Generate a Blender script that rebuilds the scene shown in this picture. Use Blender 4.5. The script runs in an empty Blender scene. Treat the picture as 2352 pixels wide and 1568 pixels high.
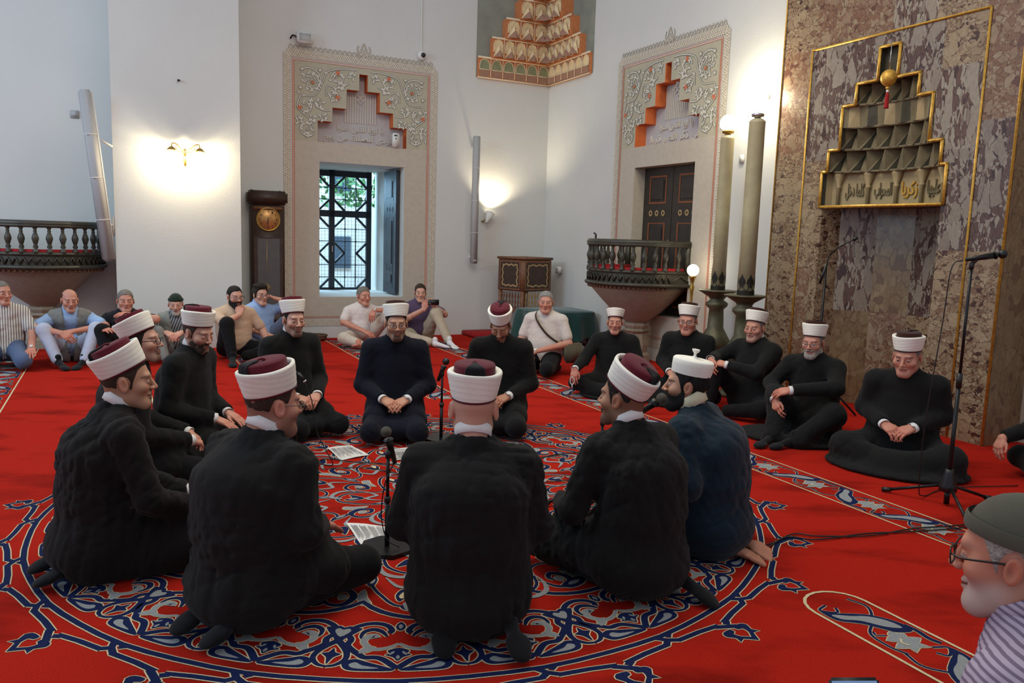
import bpy, bmesh, math, random
import numpy as np
from mathutils import Matrix, Vector, Euler
random.seed(4)
SC = bpy.context.scene
COL = SC.collection
R = math.radians

# ---------------- camera, world, lights, exposure ----------------
F_PX, PITCH, ROLL, EYE = 1830.0, R(7.5), R(1.85), 1.5
cam_d = bpy.data.cameras.new('camera')
cam_d.sensor_width = 36.0
cam_d.lens = F_PX / 2352 * 36.0
cam_d.clip_start = 0.05
cam = bpy.data.objects.new('camera', cam_d)
COL.objects.link(cam)
_f = Vector((0, math.cos(PITCH), -math.sin(PITCH)))
_u = Vector((0, math.sin(PITCH), math.cos(PITCH)))
_r = Vector((1, 0, 0))
_r2 = _r * math.cos(ROLL) + _u * math.sin(ROLL)
_u2 = -_r * math.sin(ROLL) + _u * math.cos(ROLL)
cam.matrix_world = Matrix(((_r2.x, _u2.x, -_f.x, 0), (_r2.y, _u2.y, -_f.y, 0), (_r2.z, _u2.z, -_f.z, EYE), (0, 0, 0, 1)))
SC.camera = cam
AZ = R(63.5)                       # the room's own axes, as seen from the standing place
UA = Vector((math.sin(AZ), math.cos(AZ), 0))    # along the back wall
UB = Vector((math.cos(AZ), -math.sin(AZ), 0))   # along the mihrab wall, toward the viewer
UZ = Vector((0, 0, 1))
def AB(a, b, z=0.0):
    return UA * a + UB * b + UZ * z

world = bpy.data.worlds.new('world')
SC.world = world
world.use_nodes = True
bg = world.node_tree.nodes['Background']
bg.inputs[0].default_value = (0.80, 0.86, 1.0, 1)
bg.inputs[1].default_value = 0.62

def light(name, kind, loc, energy, color, size=1.0, size_y=None, target=None, spot=None):
    d = bpy.data.lights.new(name, kind)
    d.energy = energy
    d.color = color
    if kind == 'AREA':
        d.shape = 'RECTANGLE' if size_y else 'DISK'
        d.size = size
        if size_y:
            d.size_y = size_y
    else:
        d.shadow_soft_size = size
    o = bpy.data.objects.new(name, d)
    COL.objects.link(o)
    o.location = loc
    if target is not None:
        o.rotation_euler = (Vector(target) - Vector(loc)).to_track_quat('-Z', 'Y').to_euler()
    return o

# the chandelier glow above the middle of the hall, the left-hand windows, the daylight in the lane outside
light('chandelier_light', 'AREA', (-0.3, 5.2, 5.6), 190, (1.0, 0.90, 0.74), 4.0, target=(-0.3, 5.4, 0))
light('left_window_light', 'AREA', tuple(AB(-5.5, -7.0, 4.2)), 250, (0.55, 0.78, 1.0), 2.5, 3.0, target=tuple(AB(0.5, -10.5, 1.5)))
light('lane_daylight', 'AREA', tuple(AB(3.0, -15.2, 6.5)), 1700, (0.42, 0.72, 1.0), 4.0, 3.0, target=tuple(AB(3.4, -17.0, 0.5)))
light('sill_daylight', 'AREA', tuple(AB(2.2, -14.2, 2.6)), 110, (0.36, 0.70, 1.0), 1.2, 1.2, target=tuple(AB(3.5, -12.2, 1.2)))

SC.view_settings.view_transform = 'Standard'
SC.view_settings.look = 'None'
SC.view_settings.exposure = 0.0
SC.view_settings.gamma = 1.0
SC.view_settings.use_curve_mapping = False
SC.cycles.max_bounces = 6
SC.cycles.diffuse_bounces = 3
SC.cycles.glossy_bounces = 3
SC.cycles.transparent_max_bounces = 8
SC.cycles.transmission_bounces = 4
SC.cycles.use_denoising = True
SC.cycles.sample_clamp_indirect = 4.0

# ---------------- materials ----------------
def srgb(r, g, b):
    f = lambda c: ((c / 255 + 0.055) / 1.055) ** 2.4 if c / 255 > 0.04045 else c / 255 / 12.92
    return (f(r), f(g), f(b), 1.0)
def new_mat(name):
    m = bpy.data.materials.new(name)
    m.use_nodes = True
    nt = m.node_tree
    return m, nt, nt.nodes['Principled BSDF']
def mat(name, color, rough=0.7, metal=0.0, noise=None, bump=None, spec=0.5, sheen=0.0, emit=None, attr=None, alpha=None, trans=0.0):
    """noise=(scale, amount) varies the colour; bump=(scale, strength) roughens the surface."""
    m, nt, p = new_mat(name)
    N, L = nt.nodes, nt.links
    p.inputs['Roughness'].default_value = rough
    p.inputs['Metallic'].default_value = metal
    p.inputs['Specular IOR Level'].default_value = spec
    if sheen:
        p.inputs['Sheen Weight'].default_value = sheen
        p.inputs['Sheen Roughness'].default_value = 0.5
    if trans:
        p.inputs['Transmission Weight'].default_value = trans
    tc = N.new('ShaderNodeTexCoord')
    src = None
    if attr:
        a = N.new('ShaderNodeAttribute')
        a.attribute_name = attr
        src = a.outputs['Color']
    if noise:
        n = N.new('ShaderNodeTexNoise')
        n.inputs['Scale'].default_value = noise[0]
        n.inputs['Detail'].default_value = 5
        L.new(tc.outputs['Object'], n.inputs['Vector'])
        mp = N.new('ShaderNodeMapRange')
        mp.inputs['From Min'].default_value = 0.3
        mp.inputs['From Max'].default_value = 0.7
        mp.inputs['To Min'].default_value = 1 - noise[1]
        mp.inputs['To Max'].default_value = 1 + noise[1]
        L.new(n.outputs['Fac'], mp.inputs['Value'])
        mx = N.new('ShaderNodeVectorMath')
        mx.operation = 'SCALE'
        if src:
            L.new(src, mx.inputs[0])
        else:
            mx.inputs[0].default_value = color[:3]
        L.new(mp.outputs[0], mx.inputs['Scale'])
        L.new(mx.outputs[0], p.inputs['Base Color'])
    elif src:
        L.new(src, p.inputs['Base Color'])
    else:
        p.inputs['Base Color'].default_value = color
    if bump:
        n = N.new('ShaderNodeTexNoise')
        n.inputs['Scale'].default_value = bump[0]
        n.inputs['Detail'].default_value = 4
        L.new(tc.outputs['Object'], n.inputs['Vector'])
        b = N.new('ShaderNodeBump')
        b.inputs['Strength'].default_value = bump[1]
        b.inputs['Distance'].default_value = 0.01
        L.new(n.outputs['Fac'], b.inputs['Height'])
        L.new(b.outputs[0], p.inputs['Normal'])
    if emit:
        p.inputs['Emission Color'].default_value = emit[0]
        p.inputs['Emission Strength'].default_value = emit[1]
    return m

M = {}
M['plaster'] = mat('plaster', srgb(206, 206, 200), 0.9, noise=(1.2, 0.03), bump=(60, 0.12), spec=0.2)
M['stone_trim'] = mat('stone_trim', srgb(186, 176, 160), 0.85, noise=(18, 0.05), bump=(90, 0.1), spec=0.2)
M['panel_grey'] = mat('panel_grey', srgb(178, 172, 150), 0.85, noise=(9, 0.05), bump=(70, 0.1), spec=0.2)
M['recess_pale'] = mat('recess_pale', srgb(184, 182, 182), 0.85, noise=(9, 0.03), bump=(70, 0.1), spec=0.2)
M['orange_paint'] = mat('orange_paint', srgb(200, 108, 62), 0.8, noise=(12, 0.1), spec=0.2)
M['orange_line'] = mat('orange_line', srgb(196, 112, 76), 0.8)
M['braid_pale'] = mat('braid_pale', srgb(205, 196, 176), 0.8)
M['braid_dark'] = mat('braid_dark', srgb(104, 98, 84), 0.9)
M['relief_pale'] = mat('relief_pale', srgb(206, 202, 188), 0.8)
M['relief_edge'] = mat('relief_edge', srgb(112, 116, 104), 0.9)
M['green_panel'] = mat('green_panel', srgb(140, 142, 128), 0.9, noise=(5, 0.1), spec=0.2)
M['carpet_red'] = None
M['carpet_navy'] = mat('carpet_navy', srgb(24, 34, 72), 0.95, noise=(160, 0.25), bump=(300, 0.3), spec=0.1)
M['carpet_grey'] = mat('carpet_grey', srgb(142, 146, 146), 0.95, noise=(160, 0.15), bump=(300, 0.3), spec=0.1)
M['carpet_cream'] = mat('carpet_cream', srgb(206, 190, 150), 0.95, noise=(160, 0.15), bump=(300, 0.3), spec=0.1)
M['gold'] = mat('gold', srgb(206, 160, 66), 0.45, metal=0.45, noise=(30, 0.2), bump=(60, 0.4))
M['brass'] = mat('brass', srgb(176, 142, 70), 0.35, metal=0.9, noise=(20, 0.15))
M['bronze'] = mat('bronze', srgb(92, 88, 66), 0.5, metal=0.5, noise=(14, 0.25))
M['dark_metal'] = mat('dark_metal', srgb(38, 34, 28), 0.5, metal=0.5)
M['black_plastic'] = mat('black_plastic', srgb(22, 22, 23), 0.42)
M['black_metal'] = mat('black_metal', srgb(20, 20, 22), 0.35, metal=0.3)
M['chrome'] = mat('chrome', srgb(190, 190, 190), 0.22, metal=1.0)
M['mesh_grille'] = mat('mesh_grille', srgb(96, 92, 84), 0.5, metal=0.6, bump=(900, 0.8))
M['white_plastic'] = mat('white_plastic', srgb(214, 212, 206), 0.5)
M['speaker_grey'] = mat('speaker_grey', srgb(172, 170, 168), 0.55, bump=(500, 0.2))
M['wood_dark'] = mat('wood_dark', srgb(58, 40, 30), 0.5, noise=(14, 0.3))
M['wood_black'] = mat('wood_black', srgb(44, 37, 32), 0.55, noise=(14, 0.3), bump=(40, 0.2))
M['wood_brown'] = mat('wood_brown', srgb(112, 72, 46), 0.55, noise=(20, 0.3), bump=(60, 0.3))
M['inlay'] = mat('inlay', srgb(164, 136, 92), 0.6, noise=(40, 0.2))
M['door_orange'] = mat('door_orange', srgb(132, 70, 38), 0.6)
M['balustrade'] = mat('balustrade', srgb(56, 53, 42), 0.45, noise=(12, 0.25))
M['bowl_stone'] = mat('bowl_stone', srgb(150, 138, 120), 0.85, noise=(14, 0.08), bump=(90, 0.15), spec=0.2)
M['candle_wax'] = mat('candle_wax', srgb(170, 160, 124), 0.5, noise=(6, 0.12))
M['red_cloth'] = mat('red_cloth', srgb(150, 16, 22), 0.9)
M['green_cloth'] = mat('green_cloth', srgb(10, 62, 56), 0.9, noise=(8, 0.1), sheen=0.3)
M['paper'] = mat('paper', srgb(222, 220, 214), 0.8)
M['ink'] = mat('ink', srgb(120, 118, 116), 0.9)
M['globe_lit'] = mat('globe_lit', (1, 1, 1, 1), 0.4, emit=((1.0, 0.93, 0.74, 1), 9.0))
M['bulb_lit'] = mat('bulb_lit', (1, 1, 1, 1), 0.4, emit=((1.0, 0.90, 0.66, 1), 16.0))
M['clock_face'] = mat('clock_face', srgb(186, 140, 84), 0.35, metal=0.6, noise=(8, 0.2))
M['iron_dark'] = mat('iron_dark', srgb(24, 36, 46), 0.5)
M['shutter_blue'] = mat('shutter_blue', srgb(44, 50, 60), 0.45, noise=(14, 0.2))
M['tree_bark'] = mat('tree_bark', srgb(90, 84, 78), 0.9, noise=(10, 0.3), bump=(30, 0.6))
M['leaf'] = mat('leaf', srgb(60, 110, 56), 0.7, noise=(4, 0.4))
M['facade'] = mat('facade', srgb(206, 204, 200), 0.9, noise=(2, 0.05))
M['facade_window'] = mat('facade_window', srgb(60, 76, 90), 0.3)
M['wicker'] = mat('wicker', srgb(96, 72, 52), 0.8, noise=(60, 0.4), bump=(120, 0.8))
def glass_mat():
    m, nt, p = new_mat('glass')
    p.inputs['Base Color'].default_value = (0.9, 0.95, 0.97, 1)
    p.inputs['Roughness'].default_value = 0.03
    p.inputs['Alpha'].default_value = 0.08
    return m
M['glass'] = glass_mat()

def carpet_mat():
    m, nt, p = new_mat('carpet_red')
    N, L = nt.nodes, nt.links
    tc = N.new('ShaderNodeTexCoord')
    n1 = N.new('ShaderNodeTexNoise'); n1.inputs['Scale'].default_value = 1.6; n1.inputs['Detail'].default_value = 6
    mp = N.new('ShaderNodeMapping'); mp.inputs['Scale'].default_value = (1, 2.4, 1); mp.inputs['Rotation'].default_value = (0, 0, R(26))
    n2 = N.new('ShaderNodeTexNoise'); n2.inputs['Scale'].default_value = 220; n2.inputs['Detail'].default_value = 3
    L.new(tc.outputs['Object'], mp.inputs[0]); L.new(mp.outputs[0], n1.inputs['Vector']); L.new(tc.outputs['Object'], n2.inputs['Vector'])
    cr = N.new('ShaderNodeValToRGB')
    cr.color_ramp.elements[0].position = 0.32; cr.color_ramp.elements[0].color = srgb(128, 24, 16)
    cr.color_ramp.elements[1].position = 0.5; cr.color_ramp.elements[1].color = srgb(170, 35, 24)
    L.new(n1.outputs['Fac'], cr.inputs[0])
    mr = N.new('ShaderNodeMapRange'); mr.inputs['From Min'].default_value = 0.3; mr.inputs['From Max'].default_value = 0.7
    mr.inputs['To Min'].default_value = 0.72; mr.inputs['To Max'].default_value = 1.2
    L.new(n2.outputs['Fac'], mr.inputs['Value'])
    vm = N.new('ShaderNodeVectorMath'); vm.operation = 'SCALE'
    L.new(cr.outputs[0], vm.inputs[0]); L.new(mr.outputs[0], vm.inputs['Scale'])
    L.new(vm.outputs[0], p.inputs['Base Color'])
    b = N.new('ShaderNodeBump'); b.inputs['Strength'].default_value = 0.5; b.inputs['Distance'].default_value = 0.004
    L.new(n2.outputs['Fac'], b.inputs['Height']); L.new(b.outputs[0], p.inputs['Normal'])
    p.inputs['Roughness'].default_value = 0.95
    p.inputs['Specular IOR Level'].default_value = 0.03
    return m
M['carpet_red'] = carpet_mat()

def marble(name, dark, mid, light_, scale=9.0, squash=(1, 1, 1.6), rot=0.3, amount=0.5, seed=0.0):
    """Breccia: pale angular stones of mixed size in a dark veined ground."""
    m, nt, p = new_mat(name)
    N, L = nt.nodes, nt.links
    tc = N.new('ShaderNodeTexCoord')
    mp = N.new('ShaderNodeMapping')
    mp.inputs['Location'].default_value = (seed, seed * 1.7, seed * 0.6)
    mp.inputs['Rotation'].default_value = (rot, rot * 0.7, rot)
    mp.inputs['Scale'].default_value = squash
    L.new(tc.outputs['Object'], mp.inputs[0])
    nz = N.new('ShaderNodeTexNoise'); nz.inputs['Scale'].default_value = 7; nz.inputs['Detail'].default_value = 4
    L.new(mp.outputs[0], nz.inputs['Vector'])
    add = N.new('ShaderNodeVectorMath'); add.operation = 'MULTIPLY_ADD'
    L.new(nz.outputs['Color'], add.inputs[0]); add.inputs[1].default_value = (0.12, 0.12, 0.12)
    L.new(mp.outputs[0], add.inputs[2])
    def vor(sc, feat):
        v = N.new('ShaderNodeTexVoronoi'); v.feature = feat; v.inputs['Scale'].default_value = sc
        L.new(add.outputs[0], v.inputs['Vector'])
        return v
    v1e, v1c = vor(scale, 'DISTANCE_TO_EDGE'), vor(scale, 'F1')
    v2e, v2c = vor(scale * 2.7, 'DISTANCE_TO_EDGE'), vor(scale * 2.7, 'F1')
    def sep(v):
        s = N.new('ShaderNodeSeparateColor'); L.new(v.outputs['Color'], s.inputs[0]); return s
    s1, s2 = sep(v1c), sep(v2c)
    def ramp(a, lo, hi):
        n = N.new('ShaderNodeMapRange'); L.new(a, n.inputs['Value'])
        n.inputs['From Min'].default_value = lo; n.inputs['From Max'].default_value = hi
        return n.outputs[0]
    def math_(op, a, b):
        n = N.new('ShaderNodeMath'); n.operation = op
        for i, q in enumerate((a, b)):
            if isinstance(q, (int, float)): n.inputs[i].default_value = q
            else: L.new(q, n.inputs[i])
        return n.outputs[0]
    def mixc(fac, a, b):
        n = N.new('ShaderNodeMix'); n.data_type = 'RGBA'
        L.new(fac, n.inputs['Factor'])
        for nm, q in (('A', a), ('B', b)):
            sock = [s for s in n.inputs if s.name == nm and s.type == 'RGBA'][0]
            if isinstance(q, tuple): sock.default_value = q
            else: L.new(q, sock)
        return [s for s in n.outputs if s.type == 'RGBA'][0]
    def pal(fac):
        c = N.new('ShaderNodeValToRGB'); c.color_ramp.interpolation = 'CONSTANT'
        e = c.color_ramp.elements
        e[0].position = 0; e[0].color = mid
        e[1].position = max(0.02, 1 - amount * 1.3); e[1].color = tuple(0.5 * l + 0.5 * q for l, q in zip(light_, mid))
        x = e.new(min(0.95, 1 - amount * 0.6)); x.color = light_
        x = e.new(0.12); x.color = dark
        x = e.new(0.22); x.color = mid
        L.new(fac, c.inputs[0]); return c.outputs[0]
    s3 = vor(scale * 6.0, 'F1'); s3c = sep(s3)
    fine = pal(s3c.outputs[0])
    small = mixc(ramp(v2e.outputs['Distance'], 0.02, 0.07), dark, pal(s2.outputs[0]))
    pick = math_('GREATER_THAN', s2.outputs[1], 0.45)
    base = mixc(pick, fine, small)
    sel = math_('MULTIPLY', math_('GREATER_THAN', s1.outputs[0], 1 - amount * 0.55), ramp(v1e.outputs['Distance'], 0.03, 0.06))
    col = mixc(sel, base, mixc(s1.outputs[1], light_, tuple(0.6 * l + 0.4 * c for l, c in zip(light_, mid))))
    nz2 = N.new('ShaderNodeTexNoise'); nz2.inputs['Scale'].default_value = 40; nz2.inputs['Detail'].default_value = 5
    L.new(mp.outputs[0], nz2.inputs['Vector'])
    vv = N.new('ShaderNodeVectorMath'); vv.operation = 'SCALE'
    L.new(col, vv.inputs[0]); L.new(ramp(nz2.outputs['Fac'], -0.7, 1.25), vv.inputs['Scale'])
    col = vv.outputs[0]
    wv = N.new('ShaderNodeTexWave'); wv.inputs['Scale'].default_value = 0.9; wv.inputs['Distortion'].default_value = 14; wv.inputs['Detail'].default_value = 4
    L.new(mp.outputs[0], wv.inputs['Vector'])
    L.new(col, p.inputs['Base Color'])
    p.inputs['Roughness'].default_value = 0.32
    return m
_d, _m, _l = srgb(84, 56, 46), srgb(146, 112, 86), srgb(188, 166, 132)
M['marble_a'] = marble('marble_a', _d, _m, _l, 9, (1, 1, 1.4), 0.3, 0.5, 0)
M['marble_b'] = marble('marble_b', srgb(74, 52, 50), srgb(110, 82, 74), srgb(172, 160, 144), 7, (1.6, 1.6, 0.8), 0.6, 0.6, 4)
M['marble_c'] = marble('marble_c', srgb(116, 78, 62), srgb(150, 112, 86), srgb(178, 156, 126), 8, (1, 1, 1), 0.2, 0.3, 9)
M['marble_d'] = marble('marble_d', srgb(72, 56, 58), srgb(92, 72, 70), srgb(150, 136, 126), 14, (2.0, 2.0, 0.6), 0.1, 0.35, 2)
M['marble_e'] = marble('marble_e', srgb(128, 98, 70), srgb(152, 124, 88), srgb(166, 142, 104), 4, (1, 1, 0.6), 0.2, 0.25, 7)
M['marble_f'] = marble('marble_f', srgb(82, 58, 54), srgb(120, 88, 76), srgb(184, 172, 152), 5, (2.2, 2.2, 0.7), 0.9, 0.75, 12)
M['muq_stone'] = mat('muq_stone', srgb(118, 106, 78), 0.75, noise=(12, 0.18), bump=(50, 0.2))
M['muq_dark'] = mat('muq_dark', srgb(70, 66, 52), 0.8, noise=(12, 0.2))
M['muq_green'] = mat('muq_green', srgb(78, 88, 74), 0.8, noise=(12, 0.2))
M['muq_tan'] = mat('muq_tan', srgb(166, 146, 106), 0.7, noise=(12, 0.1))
M['sq_orange'] = mat('sq_orange', srgb(200, 124, 74), 0.85, noise=(20, 0.12))
M['sq_cream'] = mat('sq_cream', srgb(232, 206, 156), 0.85, noise=(30, 0.15))
M['sq_brown'] = mat('sq_brown', srgb(160, 120, 96), 0.85, noise=(20, 0.1))
M['sq_white'] = mat('sq_white', srgb(226, 204, 168), 0.85)
M['sq_green'] = mat('sq_green', srgb(136, 140, 104), 0.85, noise=(16, 0.15))

# ---------------- object helpers ----------------
def link(o, parent=None):
    COL.objects.link(o)
    if parent is not None:
        o.parent = parent
    return o
def tag(o, label=None, cat=None, group=None, kind=None):
    if label: o['label'] = label
    if cat: o['category'] = cat
    if group: o['group'] = group
    if kind: o['kind'] = kind
    return o
def empty(name, loc=(0, 0, 0), rz=0.0):
    o = bpy.data.objects.new(name, None)
    o.empty_display_size = 0.1
    COL.objects.link(o)
    o.location = loc
    o.rotation_euler = (0, 0, rz)
    return o
def copy_tree(o, parent=None):
    c = o.copy(); COL.objects.link(c); c.parent = parent
    for ch in list(o.children):
        copy_tree(ch, c)
    return c
class MB:
    """Collects shapes (each with a material index) and links them as one mesh object."""
    def __init__(s, T=None):
        s.v = []; s.f = []; s.m = []; s.sm = []; s.mats = []; s.T = T
    def mi(s, m):
        if m not in s.mats: s.mats.append(m)
        return s.mats.index(m)
    def add(s, vs, fs, m, smooth=False, T=None):
        b = len(s.v)
        for p in vs:
            p = Vector(p)
            if T is not None: p = T @ p if isinstance(T, Matrix) else T(p)
            if s.T is not None: p = s.T @ p if isinstance(s.T, Matrix) else s.T(p)
            s.v.append(tuple(p))
        k = s.mi(m)
        for f in fs:
            s.f.append(tuple(i + b for i in f)); s.m.append(k); s.sm.append(smooth)
    def box(s, c, d, m, T=None, bev=0.0):
        x, y, z = d[0] / 2, d[1] / 2, d[2] / 2
        if bev <= 0:
            vs = [(c[0] + i * x, c[1] + j * y, c[2] + k * z) for i in (-1, 1) for j in (-1, 1) for k in (-1, 1)]
            s.add(vs, [(0, 1, 3, 2), (4, 6, 7, 5), (0, 4, 5, 1), (2, 3, 7, 6), (0, 2, 6, 4), (1, 5, 7, 3)], m, T=T)
        else:
            bm = bmesh.new(); bmesh.ops.create_cube(bm, size=1)
            bmesh.ops.scale(bm, vec=d, verts=bm.verts)
            bmesh.ops.bevel(bm, geom=bm.edges[:], offset=bev, segments=2, affect='EDGES')
            bmesh.ops.translate(bm, vec=c, verts=bm.verts)
            bm.verts.index_update()
            s.add([v.co[:] for v in bm.verts], [tuple(v.index for v in f.verts) for f in bm.faces], m, True, T)
            bm.free()
    def tube(s, pts, r, m, n=8, caps=True, T=None, flat=1.0):
        pts = [Vector(p) for p in pts]
        rs = r if isinstance(r, (list, tuple)) else [r] * len(pts)
        vs, fs = [], []
        ref = None
        for i, p in enumerate(pts):
            t = (pts[min(i + 1, len(pts) - 1)] - pts[max(i - 1, 0)])
            t = t.normalized() if t.length > 1e-9 else Vector((0, 0, 1))
            if ref is None:
                ref = t.orthogonal().normalized()
            a = (ref - t * ref.dot(t))
            a = a.normalized() if a.length > 1e-6 else t.orthogonal().normalized()
            ref = a
            b = t.cross(a)
            for k in range(n):
                an = 2 * math.pi * k / n
                vs.append(p + (a * math.cos(an) + b * math.sin(an) * flat) * rs[i])
        for i in range(len(pts) - 1):
            for k in range(n):
                fs.append((i * n + k, i * n + (k + 1) % n, (i + 1) * n + (k + 1) % n, (i + 1) * n + k))
        if caps:
            fs.append(tuple(range(n))[::-1]); fs.append(tuple((len(pts) - 1) * n + k for k in range(n)))
        s.add(vs, fs, m, True, T)
    def lathe(s, prof, m, n=24, c=(0, 0, 0), sx=1.0, sy=1.0, T=None, arc=(0, 2 * math.pi), smooth=True, caps=True):
        full = abs(arc[1] - arc[0] - 2 * math.pi) < 1e-6
        nn = n if full else n + 1
        vs = []
        for (r, z) in prof:
            for k in range(nn):
                a = arc[0] + (arc[1] - arc[0]) * k / n
                vs.append((c[0] + r * sx * math.cos(a), c[1] + r * sy * math.sin(a), c[2] + z))
        fs = []
        for i in range(len(prof) - 1):
            for k in range(n):
                k2 = (k + 1) % nn
                fs.append((i * nn + k, i * nn + k2, (i + 1) * nn + k2, (i + 1) * nn + k))
        if full and caps:
            if prof[0][0] > 1e-4: fs.append(tuple(range(nn))[::-1])
            if prof[-1][0] > 1e-4: fs.append(tuple((len(prof) - 1) * nn + k for k in range(nn)))
        s.add(vs, fs, m, smooth, T)
    def sphere(s, c, r, m, n=16, T=None, sc=(1, 1, 1)):
        prof = [(math.sin(math.pi * i / (n // 2 + 2)), -math.cos(math.pi * i / (n // 2 + 2))) for i in range(n // 2 + 3)]
        vs, fs = [], []
        for (q, z) in prof:
            for k in range(n):
                a = 2 * math.pi * k / n
                vs.append((c[0] + q * r * sc[0] * math.cos(a), c[1] + q * r * sc[1] * math.sin(a), c[2] + z * r * sc[2]))
        for i in range(len(prof) - 1):
            for k in range(n):
                fs.append((i * n + k, i * n + (k + 1) % n, (i + 1) * n + (k + 1) % n, (i + 1) * n + k))
        s.add(vs, fs, m, True, T)
    def poly(s, pts, m, T=None):
        s.add(pts, [tuple(range(len(pts)))], m, T=T)
    def prism(s, pts, h, m, T=None, smooth=False):
        """outline in x,y extruded from z=0 to z=h"""
        n = len(pts)
        vs = [(p[0], p[1], 0) for p in pts] + [(p[0], p[1], h) for p in pts]
        fs = [tuple(range(n))[::-1], tuple(range(n, 2 * n))] + [(i, (i + 1) % n, n + (i + 1) % n, n + i) for i in range(n)]
        s.add(vs, fs, m, smooth, T)
    def build(s, name, parent=None, auto=True):
        me = bpy.data.meshes.new(name)
        me.from_pydata(s.v, [], s.f)
        for m in s.mats: me.materials.append(M[m] if isinstance(m, str) else m)
        me.polygons.foreach_set('material_index', s.m)
        me.polygons.foreach_set('use_smooth', s.sm)
        me.update()
        return link(bpy.data.objects.new(name, me), parent)

def catmull(P, n=8, closed=False):
    P = [np.array(p, float) for p in P]
    out = []
    N_ = len(P)
    rng = range(N_ if closed else N_ - 1)
    for i in rng:
        if closed: a, b, c, d = P[i - 1], P[i], P[(i + 1) % N_], P[(i + 2) % N_]
        else:
            b, c = P[i], P[i + 1]
            a = P[i - 1] if i > 0 else 2 * b - c
            d = P[i + 2] if i + 2 < N_ else 2 * c - b
        for k in range(n):
            t = k / n
            out.append(0.5 * ((2 * b) + (-a + c) * t + (2 * a - 5 * b + 4 * c - d) * t * t + (-a + 3 * b - 3 * c + d) * t ** 3))
    if not closed: out.append(P[-1])
    return out
_lift = [0]
def lift(h):
    _lift[0] = (_lift[0] + 1) % 41      # laid-over strokes never share a plane
    return h + _lift[0] * 1.3e-5
def ribbon(mb, pts, w, h, m, T=None, closed=False):
    """flat stroke in the x,y plane at height h; w may vary along it"""
    h = lift(h)
    n = len(pts)
    ws = w if isinstance(w, (list, tuple, np.ndarray)) else [w] * n
    vs, fs = [], []
    for i in range(n):
        a = pts[i - 1] if (i > 0 or closed) else pts[i]
        b = pts[(i + 1) % n] if (i < n - 1 or closed) else pts[i]
        tx, ty = b[0] - a[0], b[1] - a[1]
        l = math.hypot(tx, ty) or 1.0
        nx, ny = -ty / l * ws[i] / 2, tx / l * ws[i] / 2
        vs += [(pts[i][0] + nx, pts[i][1] + ny, h), (pts[i][0] - nx, pts[i][1] - ny, h)]
    for i in range(n if closed else n - 1):
        j = (i + 1) % n
        fs.append((2 * i, 2 * i + 1, 2 * j + 1, 2 * j))
    mb.add(vs, fs, m, T=T)
def fill(mb, pts, h, m, T=None):
    """filled outline by ear clipping through bmesh"""
    h = lift(h)
    bm = bmesh.new()
    vs = [bm.verts.new((p[0], p[1], h)) for p in pts]
    es = [bm.edges.new((vs[i], vs[(i + 1) % len(vs)])) for i in range(len(vs))]
    r = bmesh.ops.triangle_fill(bm, use_beauty=True, use_dissolve=False, edges=es)
    bm.verts.index_update()
    fl = [tuple(v.index for v in f.verts) for f in bm.faces]
    co = [v.co[:] for v in bm.verts]
    out = []
    for f in fl:
        a, b, c = (co[i] for i in f)
        if (b[0] - a[0]) * (c[1] - a[1]) - (b[1] - a[1]) * (c[0] - a[0]) < 0: f = f[::-1]
        out.append(f)
    mb.add(co, out, m, T=T)
    bm.free()
# ---------------- wall frames: x along the wall, y up, z out into the room ----------------
B0, A0 = -11.12, 6.05
def frame_back(b=B0):
    return lambda p: AB(p[0], b + p[2], p[1])
def frame_right(a=A0):
    return lambda p: AB(a - p[2], p[0], p[1])
TB, TR = frame_back(), frame_right()

def wallgrid(mb, T, xs, zs, depth, matf, sidem):
    """a rectilinear wall: depth(x,z) is how far each cell is set back, None = open"""
    nx, nz = len(xs) - 1, len(zs) - 1
    D = [[depth((xs[i] + xs[i + 1]) / 2, (zs[j] + zs[j + 1]) / 2) for j in range(nz)] for i in range(nx)]
    for i in range(nx):
        for j in range(nz):
            d = D[i][j]
            x0, x1, z0, z1 = xs[i], xs[i + 1], zs[j], zs[j + 1]
            if d is not None:
                mb.add([(x0, z0, -d), (x1, z0, -d), (x1, z1, -d), (x0, z1, -d)], [(0, 1, 2, 3)], matf((x0 + x1) / 2, (z0 + z1) / 2), T=T)
            for (ii, jj, seg) in ((i + 1, j, ((x1, z0), (x1, z1))), (i, j + 1, ((x1, z1), (x0, z1)))):
                if ii >= nx or jj >= nz: continue
                e = D[ii][jj]
                if d == e: continue
                dd = OPEN_D if d is None else d
                ee = OPEN_D if e is None else e
                (ax, az), (bx, bz) = seg
                fc = (0, 1, 2, 3) if dd > ee else (3, 2, 1, 0)
                cx, cz = (x0 + x1) / 2, (z0 + z1) / 2
                mb.add([(ax, az, -dd), (bx, bz, -dd), (bx, bz, -ee), (ax, az, -ee)], [fc], sidem(d, e), T=T)
OPEN_D = 1.45
def seq(lo, hi, *mid):
    return sorted(set([lo, hi] + [m for m in mid if lo < m < hi]))

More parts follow.
